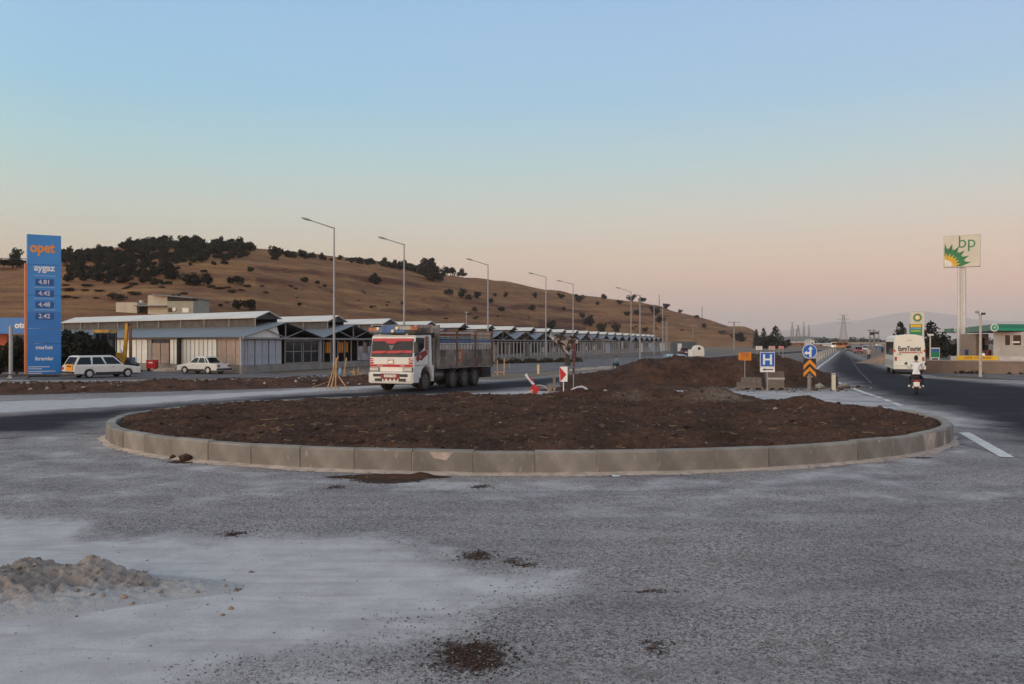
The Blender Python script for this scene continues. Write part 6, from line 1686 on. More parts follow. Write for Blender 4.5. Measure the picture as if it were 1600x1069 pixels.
def chev(yc):
    a = lambda x, y: (x * k, CAM_H + (535 - y) * k)
    flat([a(-9.8, yc + 9.5), a(0, yc), a(9.8, yc + 9.5), a(9.8, yc + 16), a(0, yc + 6.0), a(-9.8, yc + 16)], M_orange, 'chevron', sg, -.02)
chev(562.0); chev(573.6)
a = lambda x, y: (x * k, CAM_H + (535 - y) * k); flat([a(-5, 589.8), a(0, 585), a(5, 589.8)], M_orange, 'chevron_tip', sg, -.02)
MB().tube((0, .03, 0), (0, .03, .9), .09, n=8).build('concrete_sleeve', M_conc, sg)
# white board with red triangle
sg, k = signpost('arrow_marker_sign', 'upright white marker board with a red triangle pointing right', 880.5, 616, 575, r=.02, m_=M_wht2)
zq = lambda Y: CAM_H + (535 - Y) * k
MB().b2(-6 * k, 6.2 * k, -.015, 0, zq(597), zq(573.5)).build('board', M_wht2, sg)
flat([(-6 * k, zq(573.8)), (4.6 * k, zq(586)), (-5.2 * k, zq(597))], M_red, 'red_triangle', sg, -.015)
# the knocked-over one
x_, y_ = gp(833, 619); k = y_ / F
fs = thing('leaning_marker_sign', 'leaning white and red marker board knocked askew on a bent pole', 'road sign', (x_ + 13 * k, y_, 0), 0)
a_ = lambda X, Y: Vector(((X - 846) * k, 0, CAM_H + (535 - Y) * k))
MB().tube(a_(846, 618), a_(834, 602), .022, n=6).build('post', M_wht2, fs)
mb = MB(); P_ = [a_(819.5, 586.5), a_(823, 583.5), a_(827, 592), a_(835.5, 600), a_(833, 603.5), a_(829.5, 599)]
mb.add([p + Vector((0, e, 0)) for e in (0, .03) for p in P_], [(0, 1, 2, 3, 4, 5), (11, 10, 9, 8, 7, 6)] + [(i, 6 + i, 6 + (i + 1) % 6, (i + 1) % 6) for i in range(6)]); mb.build('board', mat('pale_blue_white', (.55, .62, .70), .5, 0, .05, 3), fs)
mb = MB(); P_ = [a_(826, 588), a_(831, 592.5), a_(834.5, 597), a_(830, 596)]
mb.add([p + Vector((0, e - .02, 0)) for e in (0, .015) for p in P_], [(0, 1, 2, 3), (7, 6, 5, 4), (0, 4, 5, 1), (1, 5, 6, 2), (2, 6, 7, 3), (3, 7, 4, 0)]); mb.build('red_triangle', M_red, fs)
x_, y_ = gp(843, 619.5); k = y_ / F
ca = thing('crumpled_marker', 'crumpled red and cream board lying arched at the back edge of the soil', 'debris', (x_, y_, 0), 0)
mb = MB(); th = np.linspace(.1, math.pi - .25, 12)
arc = [Vector((-.02 + .42 * math.cos(t), 0, .12 + .36 * math.sin(t))) for t in th]
for p, q_ in zip(arc, arc[1:]): mb.slab(p + Vector((0, -.1, 0)), q_ + Vector((0, -.1, 0)), q_ + Vector((0, .1, 0)), p + Vector((0, .1, 0)), .025)
mb.build('arched_strip', mat('cream_plastic', (.50, .42, .36), .5, 0, .1, 4), ca)
mb = MB(); mb.box((-.22, -.12, .30), (.36, .05, .34), M=Matrix.Rotation(.5, 3, 'Y')); mb.build('red_piece', M_red, ca)
mb = MB(); mb.box((-.50, -.05, .16), (.45, .3, .07), M=Matrix.Rotation(-.5, 3, 'Y')); mb.build('cream_piece', MATS['cream_plastic'], ca)
for X, Y0_, Y1_, w_, lb in ((866, 585, 614, 4, 'taller grey board standing on end left of the red triangle board'), (859.5, 600, 614, 5, 'shorter grey board standing beside the taller one')):
    x_, y_ = gp(X, 614.5); k = y_ / F
    t = thing('standing_board', lb, 'board', (x_, y_, 0), 0); MB().b2(-w_ / 2 * k, w_ / 2 * k, -.03, .03, -.02, CAM_H + (535 - Y0_) * k).build('board', M_wood_old, t)
x_, y_ = gp(906, 613); k = y_ / F
t = thing('plastic_sheet', 'crumpled pale plastic sheet lying at the back edge of the soil', 'plastic sheet', (x_, y_, 0))
rs = np.random.RandomState(3); V = []
for i in range(7):
    for j in range(5): V.append((-.45 + i * .15 + rs.uniform(-.03, .03), -.25 + j * .12, .04 + .22 * math.sin(i * .5) * rs.uniform(.5, 1.1) + (0 if j in (0, 4) else .05)))
mb = MB(); mb.add(V, [(i * 5 + j, (i + 1) * 5 + j, (i + 1) * 5 + j + 1, i * 5 + j + 1) for i in range(6) for j in range(4)]); mb.build('sheet', mat('pale_plastic', (.60, .56, .56), .5, 0, .1, 4), t)
# tall post with dark red boards
x_, y_ = gp(896, 612); k = y_ / F
t = thing('red_board_post', 'post carrying weathered dark red boards one above the other', 'signboard', (x_, y_, 0)); zq = lambda Y: CAM_H + (535 - Y) * k
MB().tube((0, 0, 0), (0, 0, zq(538)), .025, n=6).build('post', M_steel, t)
for X0, X1, Y0_, Y1_ in ((-3.6, 3.2, 537, 547), (-2.8, 4.0, 548, 562), (-1, 2.6, 563, 574), (-1.6, 1.8, 575, 585)): MB().b2(X0 * k, X1 * k, -.05, -.02, zq(Y1_), zq(Y0_)).build('board', mat('dark_red_board', (.085, .03, .036), .8, 0, .3, 5, dirt=.5), t)
t = thing('marker_stake', 'short cream stake on the dirt strip across the left road', 'stake', (*gp(841, 585), 0)); MB().b2(-.09, .09, -.05, .05, 0, .72).build('stake', mat('cream_yellow', (.62, .48, .26), .6, 0, .08, 4), t)
t = thing('marker_post', 'white plastic marker post right of the chevron board', 'marker post', (*gp(1302.5, 611), 0)); MB().b2(-.085, .085, -.05, .05, 0, .80).build('post', mat('cream_white', (.68, .64, .50), .5, 0, .06, 4, dirt=.1), t); MB().b2(-.09, .09, -.055, .055, .84, .86).build('cap', M_wht2, t); MB().b2(-.075, .075, -.045, .045, .80, .84).build('dark_band', M_dark, t)

# pallets with stacked blocks
def pallet(parent, x0, x1, y0, y1):
    for e in (0, .5, 1): x = x0 + (x1 - x0) * e; MB().b2(x - .06, x + .06, y0, y1, 0, .10).build('runner', M_wood_old, parent)
    for j in range(5): y = y0 + (y1 - y0) * j / 5; MB().b2(x0 - .06, x1 + .06, y, y + (y1 - y0) * .14, .101, .13).build('deck_board', M_wood_old, parent)
x_, y_ = gp(1173, 609.5)
pa = thing('pallet', 'low pallet under the grey paving slabs at the foot of the soil mound', 'pallet', (x_, y_, 0), .12); pallet(pa, -.62, .50, -.3, .4)
slab_m = mat('paving_slab', (.17, .14, .125), .9, 0, .15, 3, .3, 40, rand=.12)
for lay, (xa, xb) in enumerate(((-.6, .5), (-.6, .5), (-.36, .44), (-.36, .42))):
    nn = max(1, int(round((xb - xa) / .27)))
    for j in range(nn):
        for q in range(2):
            o = MB().b2(.005, .262, .0, .34, 0, .118).build('slab_block', slab_m, None, (0, 0, 0))
            o.location = Matrix.Rotation(.12, 3, 'Z') @ Vector((xa + j * .27, -.30 + q * .35, .132 + lay * .121)) + Vector((x_, y_, 0)); o.rotation_euler.z = .12
            tag(o, 'grey paving block in the low stack left of the hospital sign', 'paving block', 'blocks of the low paving stack')
x_, y_ = gp(1210, 609.5)
pa = thing('pallet', 'pallet under the tall wrapped block stack behind the hospital sign', 'pallet', (x_, y_, 0), 0); pallet(pa, -.42, .42, -.3, .4)
M_bl = mat('paver_block', (.20, .17, .14), .9, 0, .15, 3, .3, 40, rand=.10); M_wrap = mat('wrap_film', (.48, .44, .41), .3, 0, .15, 5, .3, 12)
for lay in range(8):
    for j in range(4):
        if lay == 7 and j == 0: continue
        o = MB().b2(.004, .20, 0, .6, 0, .096).build('paver_block', M_bl if lay < 4 else slab_m, None, (x_ - .40 + j * .203, y_ - .28, .132 + lay * .099))
        tag(o, 'concrete paver in the tall stack behind the hospital sign', 'paving block', 'pavers of the tall stack')
o = MB().b2(-.425, .425, -.315, -.300, .52, .62).build('wrap_band', M_wrap, None, (x_, y_, 0)); tag(o, 'shiny plastic band wrapped round the tall paver stack', 'plastic wrap')
# rubble at the road edge
for X, Y, r_, lb in ((1281, 608, .22, 'pale flat rubble piece left of the white marker post'), (1290, 604, .16, 'small rubble piece against the soil left of the marker post'), (1320, 607, .26, 'grey concrete lump right of the white marker post'), (1313, 610, .14, 'dark lump between marker post and concrete lump'),
                     (1274, 611, .12, 'little stone at the foot of the chevron sign')):
    o = scatter('rubble_block', np.array([(0, 0, r_ * .5)]), np.array([r_]), (M_conc if 'grey' in lb or 'pale' in lb else M_clod2,), int(X), .9, kind=None); o.location = (*gp(X, Y), 0); tag(o, lb, 'rubble')
P = []; sz = []
for q in range(260):
    X = R.uniform(1150, 1345); Y = R.gauss(610.5, 1.6)
    x, y = gp(X, Y); r_ = .015 + .05 * R.random() ** 3; P.append((x, y, r_ * .4)); sz.append(r_)
tag(scatter('verge_gravel', np.array(P), np.array(sz), (M_stone, M_clod2), 14, .8), 'loose gravel along the edge in front of the pallets and sign posts', 'gravel')
# litter by the kerb
t = thing('blue_litter', 'crumpled blue and white wrapper at the kerb foot on the left', 'litter', (*gp(436, 731), 0), .3); MB().ell((0, 0, .03), (.11, .05, .03), 8, 4).build('wrapper', mat('wrapper_blue', (.15, .45, .70), .4, 0, .2, 20), t); MB().ell((.05, 0, .045), (.05, .04, .025), 8, 4).build('white_end', M_wht2, t)
t = thing('pale_litter', 'small pale blue wrapper at the kerb foot near the middle', 'litter', (*gp(963, 746), 0), -.2); MB().ell((0, 0, .02), (.09, .04, .022), 8, 4).build('wrapper', mat('wrapper_pale', (.40, .52, .62), .4, 0, .2, 20), t)
# timber trestles left of the truck
def stick(mb, X0, Y0_, X1, Y1_, d, dy=0, r=.035):
    mb.tube(pt(X0, Y0_, d) , pt(X1, Y1_, d + dy), r, n=4)
def timber(name, label, sticks, d, cat='timber frame'):
    X = sticks[0][0]; t = thing(name, label, cat, ((X - 800) * d / F, d, 0)); b_ = Vector(t.location)
    for X0, Y0_, X1, Y1_, dy, r in sticks:
        MB().tube(pt(X0, Y0_, d) - b_, pt(X1, Y1_, d + dy) - b_, r, n=4).build('timber', M_wood, t)
    return t
timber('timber_tripod', 'tall tripod of rough timbers on the berm left of the truck', [(511, 609.5, 526.5, 560, 0, .045), (517, 609.5, 528, 558, .1, .05), (524, 609.5, 525.5, 560, 0, .045), (543, 608.5, 524, 581, .1, .04), (487, 606, 516, 596, .6, .02), (531, 609, 525, 603, -.2, .03)], 45.5)
timber('timber_prop', 'single leaning timber prop right of the tall tripod', [(536, 591, 541.5, 559.5, 0, .05), (533, 592, 540, 592, 0, .05), (539, 591, 539.5, 583, 0, .05)], 56)
timber('timber_trestle', 'cluster of short timber stakes just left of the truck front', [(549, 592, 553.5, 575.5, 0, .045), (555, 592, 552, 578, 0, .045), (547, 581.5, 555, 582, 0, .06), (559, 593, 560, 574, 0, .04), (563, 593, 565, 582, 0, .05), (567, 593, 561, 582, 0, .04), (571, 593, 568, 580, 0, .04)], 56)
t = thing('concrete_trough', 'long low concrete lintel lying behind the timber stakes', 'concrete lintel', (*gp(556, 597), 0)); MB().b2(-1.2, 1.6, -.15, .15, -.02, .16).build('lintel', M_conc, t)
t = thing('blue_sack', 'pale blue sack leaning behind the tall timber tripod', 'sack', (*gp(531.5, 587), 0)); MB().ell((0, 0, .25), (.12, .12, .30), 8, 6).build('sack', mat('sack_blue', (.22, .36, .50), .8, 0, .1, 5), t)
timber('timber_barrier', 'timber barrier of two stakes and a rail right of the truck tail', [(777.5, 588, 777, 563, 0, .06), (787.5, 588, 788, 560, 0, .07), (772, 582, 790, 582, 0, .05), (771, 588, 790, 589, .4, .05)], 63, 'barrier')
timber('timber_stake', 'small lone stake right of the timber barrier', [(796.5, 575, 796.5, 568, 0, .05)], 80, 'stake')
# slabs, bare tree with rags, mounds at the far kerb
for i, (X, Y, w_) in enumerate(((908, 579.5, 2.0), (930, 577.5, 2.6), (953, 575.5, 2.2))):
    t = thing('kerb_slab', ('leftmost', 'middle', 'rightmost')[i] + ' of the pale slabs lying along the far road edge', 'concrete slab', (*gp(X, Y), 0), .5); MB().b2(-w_ / 2, w_ / 2, -.25, .25, -.01, .14).build('slab', mat('pale_concrete', (.42, .38, .35), .9, 0, .1, 3), t)
k = 92 / F
bt = thing('ragged_tree', 'bare dark tree hung with torn pale cloth left of the red boards', 'tree', ((885 - 800) * k, 92, 0))
mb = MB(); mb.tube((0, 0, 0), (.05, 0, 1.3), .22, .16, 7); mb.tube((.3, .1, 0), (.2, 0, 1.0), .18, .12, 6)
tips = [(-1.6, 0, 3.2), (-.6, .3, 2.9), (.5, 0, 3.1), (1.2, .2, 2.6), (-1.0, -.2, 2.3), (.2, -.3, 2.5)]
for p in tips: mb.tube((.05, 0, 1.2), (p[0] * .5, p[1], 2.0), .10, .06, 5); mb.tube((p[0] * .5, p[1], 2.0), p, .06, .02, 5)
mb.build('trunk', M_bark, bt)
rs = np.random.RandomState(8)
for ax_, az_, bx_, bz_ in ((-1.7, 3.3, -.9, 2.6), (-1.0, 3.0, .4, 2.2), (-.2, 2.9, 1.2, 2.7), (-.4, 2.2, .2, 1.5)):
    mb = MB(); V = []
    for i in range(6):
        for j in range(3): q_ = i / 5; V.append((ax_ + (bx_ - ax_) * q_ + rs.uniform(-.08, .08), -.25 + rs.uniform(-.1, .1), az_ + (bz_ - az_) * q_ - j * .22 + rs.uniform(-.1, .1)))
    mb.add(V, [(i * 3 + j, (i + 1) * 3 + j, (i + 1) * 3 + j + 1, i * 3 + j + 1) for i in range(5) for j in range(2)]); mb.build('cloth', mat('torn_cloth', (.42, .38, .38), .9, 0, .2, 3), bt)
V, Fc = leafset(500, .09, rs, np.array([(0, 0, 2.4, .8), (-.9, 0, 2.7, .5), (.7, 0, 2.5, .5)]), 1.0); link('twigs', np_mesh('twigs', V, Fc, M_bark), bt)
t = thing('brown_awning', 'brown tarpaulin awning sloping out from the far market halls', 'awning', (0, 0, 0)); a_ = [pt(918, 527, 150), pt(966, 534, 152), pt(950, 534.5, 138), pt(925, 529, 138)]
MB().slab(*a_, .1).build('tarpaulin', mat('brown_tarp', (.13, .08, .06), .8, 0, .2, 1), t)
# white dome tank and notice boards near the mound
k = 150 / F
t = thing('white_dome_tank', 'white rounded tank with a dark window on the verge under the hill end', 'tank', ((1091 - 800) * k, 150, 0)); mb = MB()
prof = [(-.9, 0), (-.9, 1.2), (-.65, 1.65), (-.2, 1.85), (.2, 1.85), (.65, 1.65), (.9, 1.2), (.9, 0)]
mb.prism(prof, -.7, 1.4, inset=.08, bev=.1); mb.build('shell', mat('tank_white', (.72, .68, .62), .5, 0, .05, 2), t)
MB().b2(-.2, .22, -.73, -.705, 1.1, 1.5).build('window', M_glass, t); MB().b2(-1.6, -.95, -.4, .6, 0, 1.15).build('white_box', M_wht2, t)
for X, lb, s in ((1186, 'white notice board left of the other two on the far verge', 0), (1206, 'pinkish notice board in the middle of the far three', 1), (1220.5, 'small red and white notice board, rightmost of the far three', 2)):
    d = 115; k = d / F; t = thing('notice_board', lb, 'notice board', ((X - 800) * k, d, 0)); Yb_ = 547 if s < 2 else 545.8
    MB().b2(-5 * k + (k if s == 2 else 0), 5 * k - (k if s == 2 else 0), -.03, 0, CAM_H + (535 - Yb_) * k, CAM_H + (535 - 541.5) * k).build('board', (M_wht2, mat('pink_board', (.60, .42, .38), .6, 0, .1, 3), mat('red_white_board', (.62, .30, .30), .6, 0, .25, 6))[s], t)
    for e in (-3, 3): MB().tube((e * k, .03, 0), (e * k, .03, 1.5), .04, n=5).build('post', M_steel, t)
    for q_ in (543.5, 545): MB().b2(-3.6 * k, 3.2 * k, -.036, -.03, CAM_H + (535 - q_ - .35) * k, CAM_H + (535 - q_) * k).build('print_line', M_maroon, t)
# fence of pale posts left of the far road
gf = thing('pale_post_fence', 'pale post and rail fence running beside the left edge line of the far road', 'fence', (0, 0, 0))
a_ = Vector((*gp(1273, 571), 0)); b_ = Vector((*gp(1306, 549), 0)); Nn = 10; pp = []
for i in range(Nn): q_ = i / (Nn - 1); pp.append(Vector((*gp(1273 + 33 * q_, 571 - 21.5 * q_ ** .8), 0)))
for p in pp: MB().b2(-.10, .10, -.10, .10, 0, 1.15).build('post', M_conc if False else mat('pale_post', (.42, .39, .36), .8, 0, .1, 3), gf, p)
for z in (1.0,):
    mb = MB(); mb.path([p + Vector((0, 0, z)) for p in pp], .03, 4); mb.build('rail', MATS['pale_post'], gf)

# ------------------------------------------------------------------ right-hand filling station
M_sgn = mat('sign_cream', (.60, .58, .50), .5, 0, .05, .6); M_grn = mat('station_green', (.01, .20, .09), .45, 0, .08, 1); M_grn2 = mat('leaf_green', (.015, .16, .05), .45, 0, .08, 1); M_yel = mat('sun_yellow', (.70, .42, .02), .5, 0, .05, 1)
d = 120; k = d / F
bp = thing('tall_station_sign', 'tall white square station sign with green lettering and a green and yellow petal emblem', 'station sign', ((1502.5 - 800) * k, d, 0), -.50)
zq = lambda Y: CAM_H + (535 - Y) * k
xx = lambda X: (X - 1502.5) * k
MB().b2(xx(1478), xx(1528), -.35, .35, zq(417.5), zq(369)).build('sign_box', M_sgn, bp)
MB().b2(xx(1477.3), xx(1528.7), -.30, .30, zq(418.2), zq(368.3)).build('box_rim', M_steel, bp)
for X in (1498.7, 1506.5): MB().tube((xx(X), 0, 0), (xx(X), 0, zq(417.6)), .24, .2, 14).build('column', mat('column_white', (.55, .55, .58), .4, .1, .05, 2), bp)
MB().b2(xx(1500.5), xx(1504.7), -.06, .06, 0, zq(417.8)).build('column_web', mat('column_cream', (.55, .52, .46), .6, 0, .05, 2), bp)
text(bp, 'bp', M_grn, 27 * k, (xx(1510), -.36, zq(380)), ext=.01, sx=.95, bold=-.01)
C0 = (xx(1480.2), zq(416.2))
def petals(a0, a1, n, r0, r1, wf, m_, y, nm):
    for i in range(n):
        a = math.radians(a0 + (a1 - a0) * (i + .5) / n); w = math.radians((a1 - a0) / n) * wf
        f = lambda r, t: (C0[0] + r * k * math.cos(t), C0[1] + r * k * math.sin(t))
        pts = [f(r0, a), f((r0 + r1) * .55, a - w * .62), f(r1, a), f((r0 + r1) * .55, a + w * .62)]
        pts = [(min(max(x, xx(1478.6)), xx(1527)), max(z, zq(417))) for x, z in pts]
        flat(pts, m_, nm, bp, y)
petals(0, 100, 6, 4, 36, 1.15, M_grn2, -.352, 'outer_petal'); petals(8, 108, 6, 4, 30, .9, M_grn, -.357, 'mid_petal'); petals(2, 95, 6, 3, 21, 1.1, M_yel, -.362, 'inner_petal'); petals(5, 100, 6, 0, 12, 1.2, M_wht2, -.367, 'core_petal')
d = 108; k = d / F
pp_ = thing('small_price_sign', 'narrow price sign with ring emblem and green and yellow panels behind the bus roof', 'station sign', ((1432.5 - 800) * k, d, 0), -.44)
zq = lambda Y: CAM_H + (535 - Y) * k; xx = lambda X: (X - 1432.5) * k
MB().b2(xx(1423.5), xx(1443), -.2, .2, .2, zq(488)).build('sign_box', M_sgn, pp_); MB().b2(xx(1424), xx(1442), -.15, .15, 0, .2).build('base', M_dark, pp_)
MB().tube((xx(1433.5), -.23, zq(497)), (xx(1433.5), -.20, zq(497)), 6.2 * k, n=18).build('green_ring', M_grn, pp_); MB().tube((xx(1433.5), -.25, zq(497)), (xx(1433.5), -.23, zq(497)), 4.0 * k, n=16).build('yellow_ring', M_yel, pp_); MB().tube((xx(1433.5), -.27, zq(497)), (xx(1433.5), -.25, zq(497)), 2.4 * k, n=14).build('white_core', M_wht2, pp_)
for X0, X1, Y0_, Y1_, m_ in ((1422, 1440, 507, 560, M_grn), (1423.5, 1438.8, 507.8, 512, M_yel), (1423.5, 1438.8, 512.4, 515.5, mat('pale_blue_panel', (.12, .32, .55), .5, 0, .1, 2)), (1424, 1438, 516.5, 519, mat('leaf_yellow_green', (.28, .45, .05), .5, 0, .1, 2))):
    MB().b2(xx(X0), xx(X1), -.22 - (.02 if X0 > 1422 else 0), -.2, zq(Y1_), zq(Y0_)).build('price_panel', m_, pp_)
# canopies
def canopy(name, lb, X0, d0, X1, d1, X2_, d2, Yt, Yb, cols=()):
    """fascia from far corner (X0,d0) to near corner (X1,d1) and on to (X2_,d2)"""
    zt_ = CAM_H + (535 - Yt) * d1 / F; zb_2 = CAM_H + (535 - Yb) * d1 / F
    a = Vector(((X0 - 800) / F * d0, d0, 0)); b = Vector(((X1 - 800) / F * d1, d1, 0)); c = Vector(((X2_ - 800) / F * d2, d2, 0))
    t = thing(name, lb, 'canopy', b); a = a - b; c = c - b
    dd = a + c
    mb = MB(); mb.add([(p.x, p.y, z) for z in (zb_2, zt_) for p in (Vector(), c, dd, a)], [(3, 2, 1, 0), (4, 5, 6, 7), (0, 1, 5, 4), (1, 2, 6, 5), (2, 3, 7, 6), (3, 0, 4, 7)]); mb.build('roof_slab', mat('canopy_grey', (.22, .25, .25), .6, 0, .08, 1), t)
    nrm = Vector((c.y, -c.x, 0)).normalized() * .06
    mb = MB(); B(mb, nrm, c + nrm, zb_2 + .02, zt_ + .05, .05); mb.build('fascia', mat('canopy_green', (.012, .24, .15), .4, 0, .06, 1), t)
    n2 = Vector((a.y, -a.x, 0)).normalized() * -.06
    mb = MB(); B(mb, n2, a + n2, zb_2 + .02, zt_ + .02, .05); mb.build('side_fascia', mat('canopy_side', (.10, .22, .17), .5, 0, .08, 1), t)
    mb = MB(); B(mb, nrm * 1.5, c + nrm * 1.5, zb_2 + .02, zb_2 + .30, .04); mb.build('bright_stripe', mat('canopy_green_light', (.02, .36, .20), .4, 0, .05, 1), t)
    for q_, w_ in cols: p = dd * q_; MB().b2(-.2, .2, -.2, .2, 0, zb_2).build('column', mat('column_tan', (.45, .38, .31), .7, 0, .1, 1), t, p)
    lg = MB().tube(nrm * 2 + Vector((0, -.05, (zt_ + zb_2) / 2)), nrm * 2 + Vector((0, 0, (zt_ + zb_2) / 2)), (zt_ - zb_2) * .62, n=16).build('round_emblem', M_wht2, t)
    MB().tube(nrm * 2 + Vector((0, -.09, (zt_ + zb_2) / 2)), nrm * 2 + Vector((0, -.05, (zt_ + zb_2) / 2)), (zt_ - zb_2) * .46, n=14).build('green_ring', MATS['canopy_green_light'], t); MB().tube(nrm * 2 + Vector((0, -.12, (zt_ + zb_2) / 2)), nrm * 2 + Vector((0, -.09, (zt_ + zb_2) / 2)), (zt_ - zb_2) * .2, n=12).build('pale_core', M_sgn, t)
    return t, a, c, zb_2
cnp, ca_, cc_, cz = canopy('right_canopy', 'green edged filling station canopy at the right picture edge', 1507, 122, 1552, 98, 1690, 104, 507.5, 517.5, ((.5, 0),))
canopy('far_canopy', 'smaller far canopy with green edge left of the tall sign post', 1476, 150, 1493, 140, 1520, 146, 513.5, 519.5)
k = 100 / F
ki = thing('station_shop', 'white station shop with dark windows under the green canopy', 'shop', ((1562 - 800) * k, 101, 0), -.50)
xx = lambda X: (X - 1562) * k; zq = lambda Y: CAM_H + (535 - Y) * k
M_shop = mat('shop_white', (.45, .43, .42), .6, 0, .08, 1)
MB().b2(xx(1560), xx(1700), 0, 8, 0, zq(519)).build('wall', M_shop, ki)
for X0, X1, Y0_, Y1_ in ((1576, 1583, 524, 540), (1587, 1598, 524, 540), (1602, 1640, 524, 540)): 
    f_ = MB().b2(xx(X0 - .5), xx(X1 + .5), -.06, -.003, zq(Y1_ + .5), zq(Y0_ - .5)).build('window_frame', M_wht2, ki); MB().b2(xx(X0), xx(X1), -.08, -.06, zq(Y1_), zq(Y0_)).build('pane', M_glass, f_)
MB().b2(xx(1586), xx(1596), -.13, -.10, zq(536.5), zq(534)).build('white_notice', M_wht2, ki)
for j in range(30): X = 1569 + j * 2.4; MB().b2(xx(X), xx(X + 1.9), -.05, -.003, zq(559), zq(541)).build('corrugated_panel', M_shop, ki)
t = thing('tan_building', 'tan forecourt building behind the lamp post right of the tall sign', 'building', ((1538 - 800) * 112 / F, 114, 0)); kk = 112 / F
MB().b2(0, 20 * kk, 0, 4, 0, CAM_H + (535 - 522) * kk).build('wall', mat('tan_render', (.27, .20, .16), .85, 0, .1, 1), t); MB().b2(8 * kk, 13 * kk, -.1, -.003, 1.3, 2.9).build('window', M_glass, t)
MB().b2(14 * kk, 18 * kk, -.1, -.003, 0, 2.0).build('door', M_dark, t)
for X, w_, lb in ((1510, 3, 'blue fuel pump left of the lamp post'), (1545, 5, 'dark red machine on the forecourt'),):
    t = thing('fuel_pump', lb, 'fuel pump', ((X - 800) * 105 / F, 105, 0)); MB().b2(-w_ * .04, w_ * .04, -.25, .25, 0, 1.5).build('body', mat('pump_blue', (.03, .06, .2), .4, 0, .1, 2) if X == 1510 else M_maroon, t); MB().b2(-w_ * .035, w_ * .035, -.27, -.252, .95, 1.35).build('display', M_dark, t)
t = thing('parked_scooter', 'white fronted scooter parked on the forecourt right of the lamp post', 'scooter', ((1536.5 - 800) * 90 / F, 90, 0), 0); kk = 90 / F
mb = MB(); mb.ell((0, 0, .95), (.18, .3, .35), 10, 6); mb.build('fairing', M_wht2, t, smooth=True); MB().tube((-.06, 0, .3), (.06, 0, .3), .28, n=14).build('wheel', M_black, t); MB().ell((0, .5, .75), (.15, .5, .12), 8, 5).build('saddle', M_dark, t)
# forecourt wall
wl0 = Vector((*gp(1442, 583), 0)); wl1 = Vector((*gp(1605, 588.5), 0)) + Vector((14, -3, 0))
fw = thing('forecourt_wall', 'long low tan retaining wall in front of the right filling station', 'wall', wl0); dv = wl1 - wl0
M_tan = mat('tan_wall_render', (.235, .175, .145), .9, 0, .15, .8, .3, 15, dirt=.3)
mb = MB(); B(mb, (0, 0), dv, -.05, .92, .3); mb.build('wall', M_tan, fw)
mb = MB(); B(mb, (0, 0), dv, .921, 1.0, .4); mb.build('coping', mat('pale_coping', (.36, .31, .29), .8, 0, .1, 2), fw)
mb = MB(); B(mb, dv * .1 + Vector((0, .3, 0)), dv + Vector((0, .3, 0)), 1.0, 1.32, .06); mb.build('white_band', mat('white_band', (.48, .45, .45), .6, 0, .1, 2), fw)
mb = MB(); B(mb, dv * .12 + Vector((0, .2, 0)), dv * .255 + Vector((0, .2, 0)), 1.02, 1.36, .03); yb = mb.build('yellow_banner', M_yel, fw)
c_ = dv * .1875; aa = math.atan2(dv.y, dv.x); text(yb, 'LASTIK  OTO YIKAMA', M_maroon, .26, (c_.x, c_.y + .17, 1.19), (math.pi / 2, 0, aa), ext=.003, sx=.72)
V, Fc = leafset(900, .06, np.random.RandomState(5), np.array([(wl0.x + dv.x * t_ + .2, wl0.y + dv.y * t_ - .5 - .9 * R.random(), .02, .05 + .25 * R.random() ** 2) for t_ in [R.random() for _ in range(50)]]), 1.0); V[:, 2] = np.abs(V[:, 2])
tag(link('verge_weeds', np_mesh('verge_weeds', V, Fc, M_scrub)), 'dry weeds and dirt at the foot of the tan wall', 'weeds', kind='stuff')
sheet('forecourt', [(wl0.x, wl0.y + .2), (wl1.x, wl1.y + .2), (110, 140), (40, 150)], .9 if False else -.01, M_yard)
sheet('right_verge', px([(1446, 586), (1520, 590), (1620, 596), (1800, 604), (1800, 585), (1600, 583), (1442, 580), (1400, 572)]), .012, M_yard)
# lamp post, small post lamp, board
t = thing('concrete_lamp_post', 'pale concrete lamp post with two small floodlights before the tan wall', 'lamp post', (*gp(1532, 590), 0)); kk = gp(1532, 590)[1] / F; h = CAM_H + (535 - 492) * kk
MB().tube((0, 0, 0), (0, 0, h), .11, .075, 8).build('pole', mat('pale_pole', (.45, .41, .36), .7, 0, .1, 2), t)
for e, zz in ((-.2, .12), (.14, 0)): a_ = MB().tube((0, 0, h - .1), (e, 0, h + zz), .03, n=5).build('bracket', M_steel, t); MB().box((e * 1.2, -.05, h + zz + .05), (.22, .16, .14)).build('floodlight', M_dark if e > 0 else M_steel, t)
MB().tube((0, 0, .7), (0, 0, .8), .13, n=8).build('collar', M_steel, t)
t = thing('square_lamp_post', 'thin cream lamp post with a flat square head beside the green board', 'lamp post', ((1453.5 - 800) * 78 / F, 78, 0)); kk = 78 / F; h = CAM_H + (535 - 525) * kk
MB().tube((0, 0, 0), (0, 0, h), .055, n=6).build('pole', mat('cream_pole', (.60, .54, .42), .6, 0, .05, 2), t); MB().box((.03, 0, h + .07), (.36, .36, .14)).build('lamp_head', M_wht2, t)
t = thing('green_board', 'blue and green board standing behind the low wall right of the bus', 'billboard', ((1461.5 - 800) * 82 / F, 82, 0)); kk = 82 / F; zq = lambda Y: CAM_H + (535 - Y) * kk
MB().b2(-7.5 * kk, 7 * kk, 0, .08, zq(560), zq(544)).build('frame', M_wht2, t); MB().b2(-6.8 * kk, 6.2 * kk, -.02, 0, zq(551), zq(545.2)).build('blue_panel', mat('panel_blue', (.03, .12, .28), .5, 0, .1, 1), t); MB().b2(-6.8 * kk, 6.2 * kk, -.02, 0, zq(558.8), zq(551)).build('green_panel', M_grn, t)
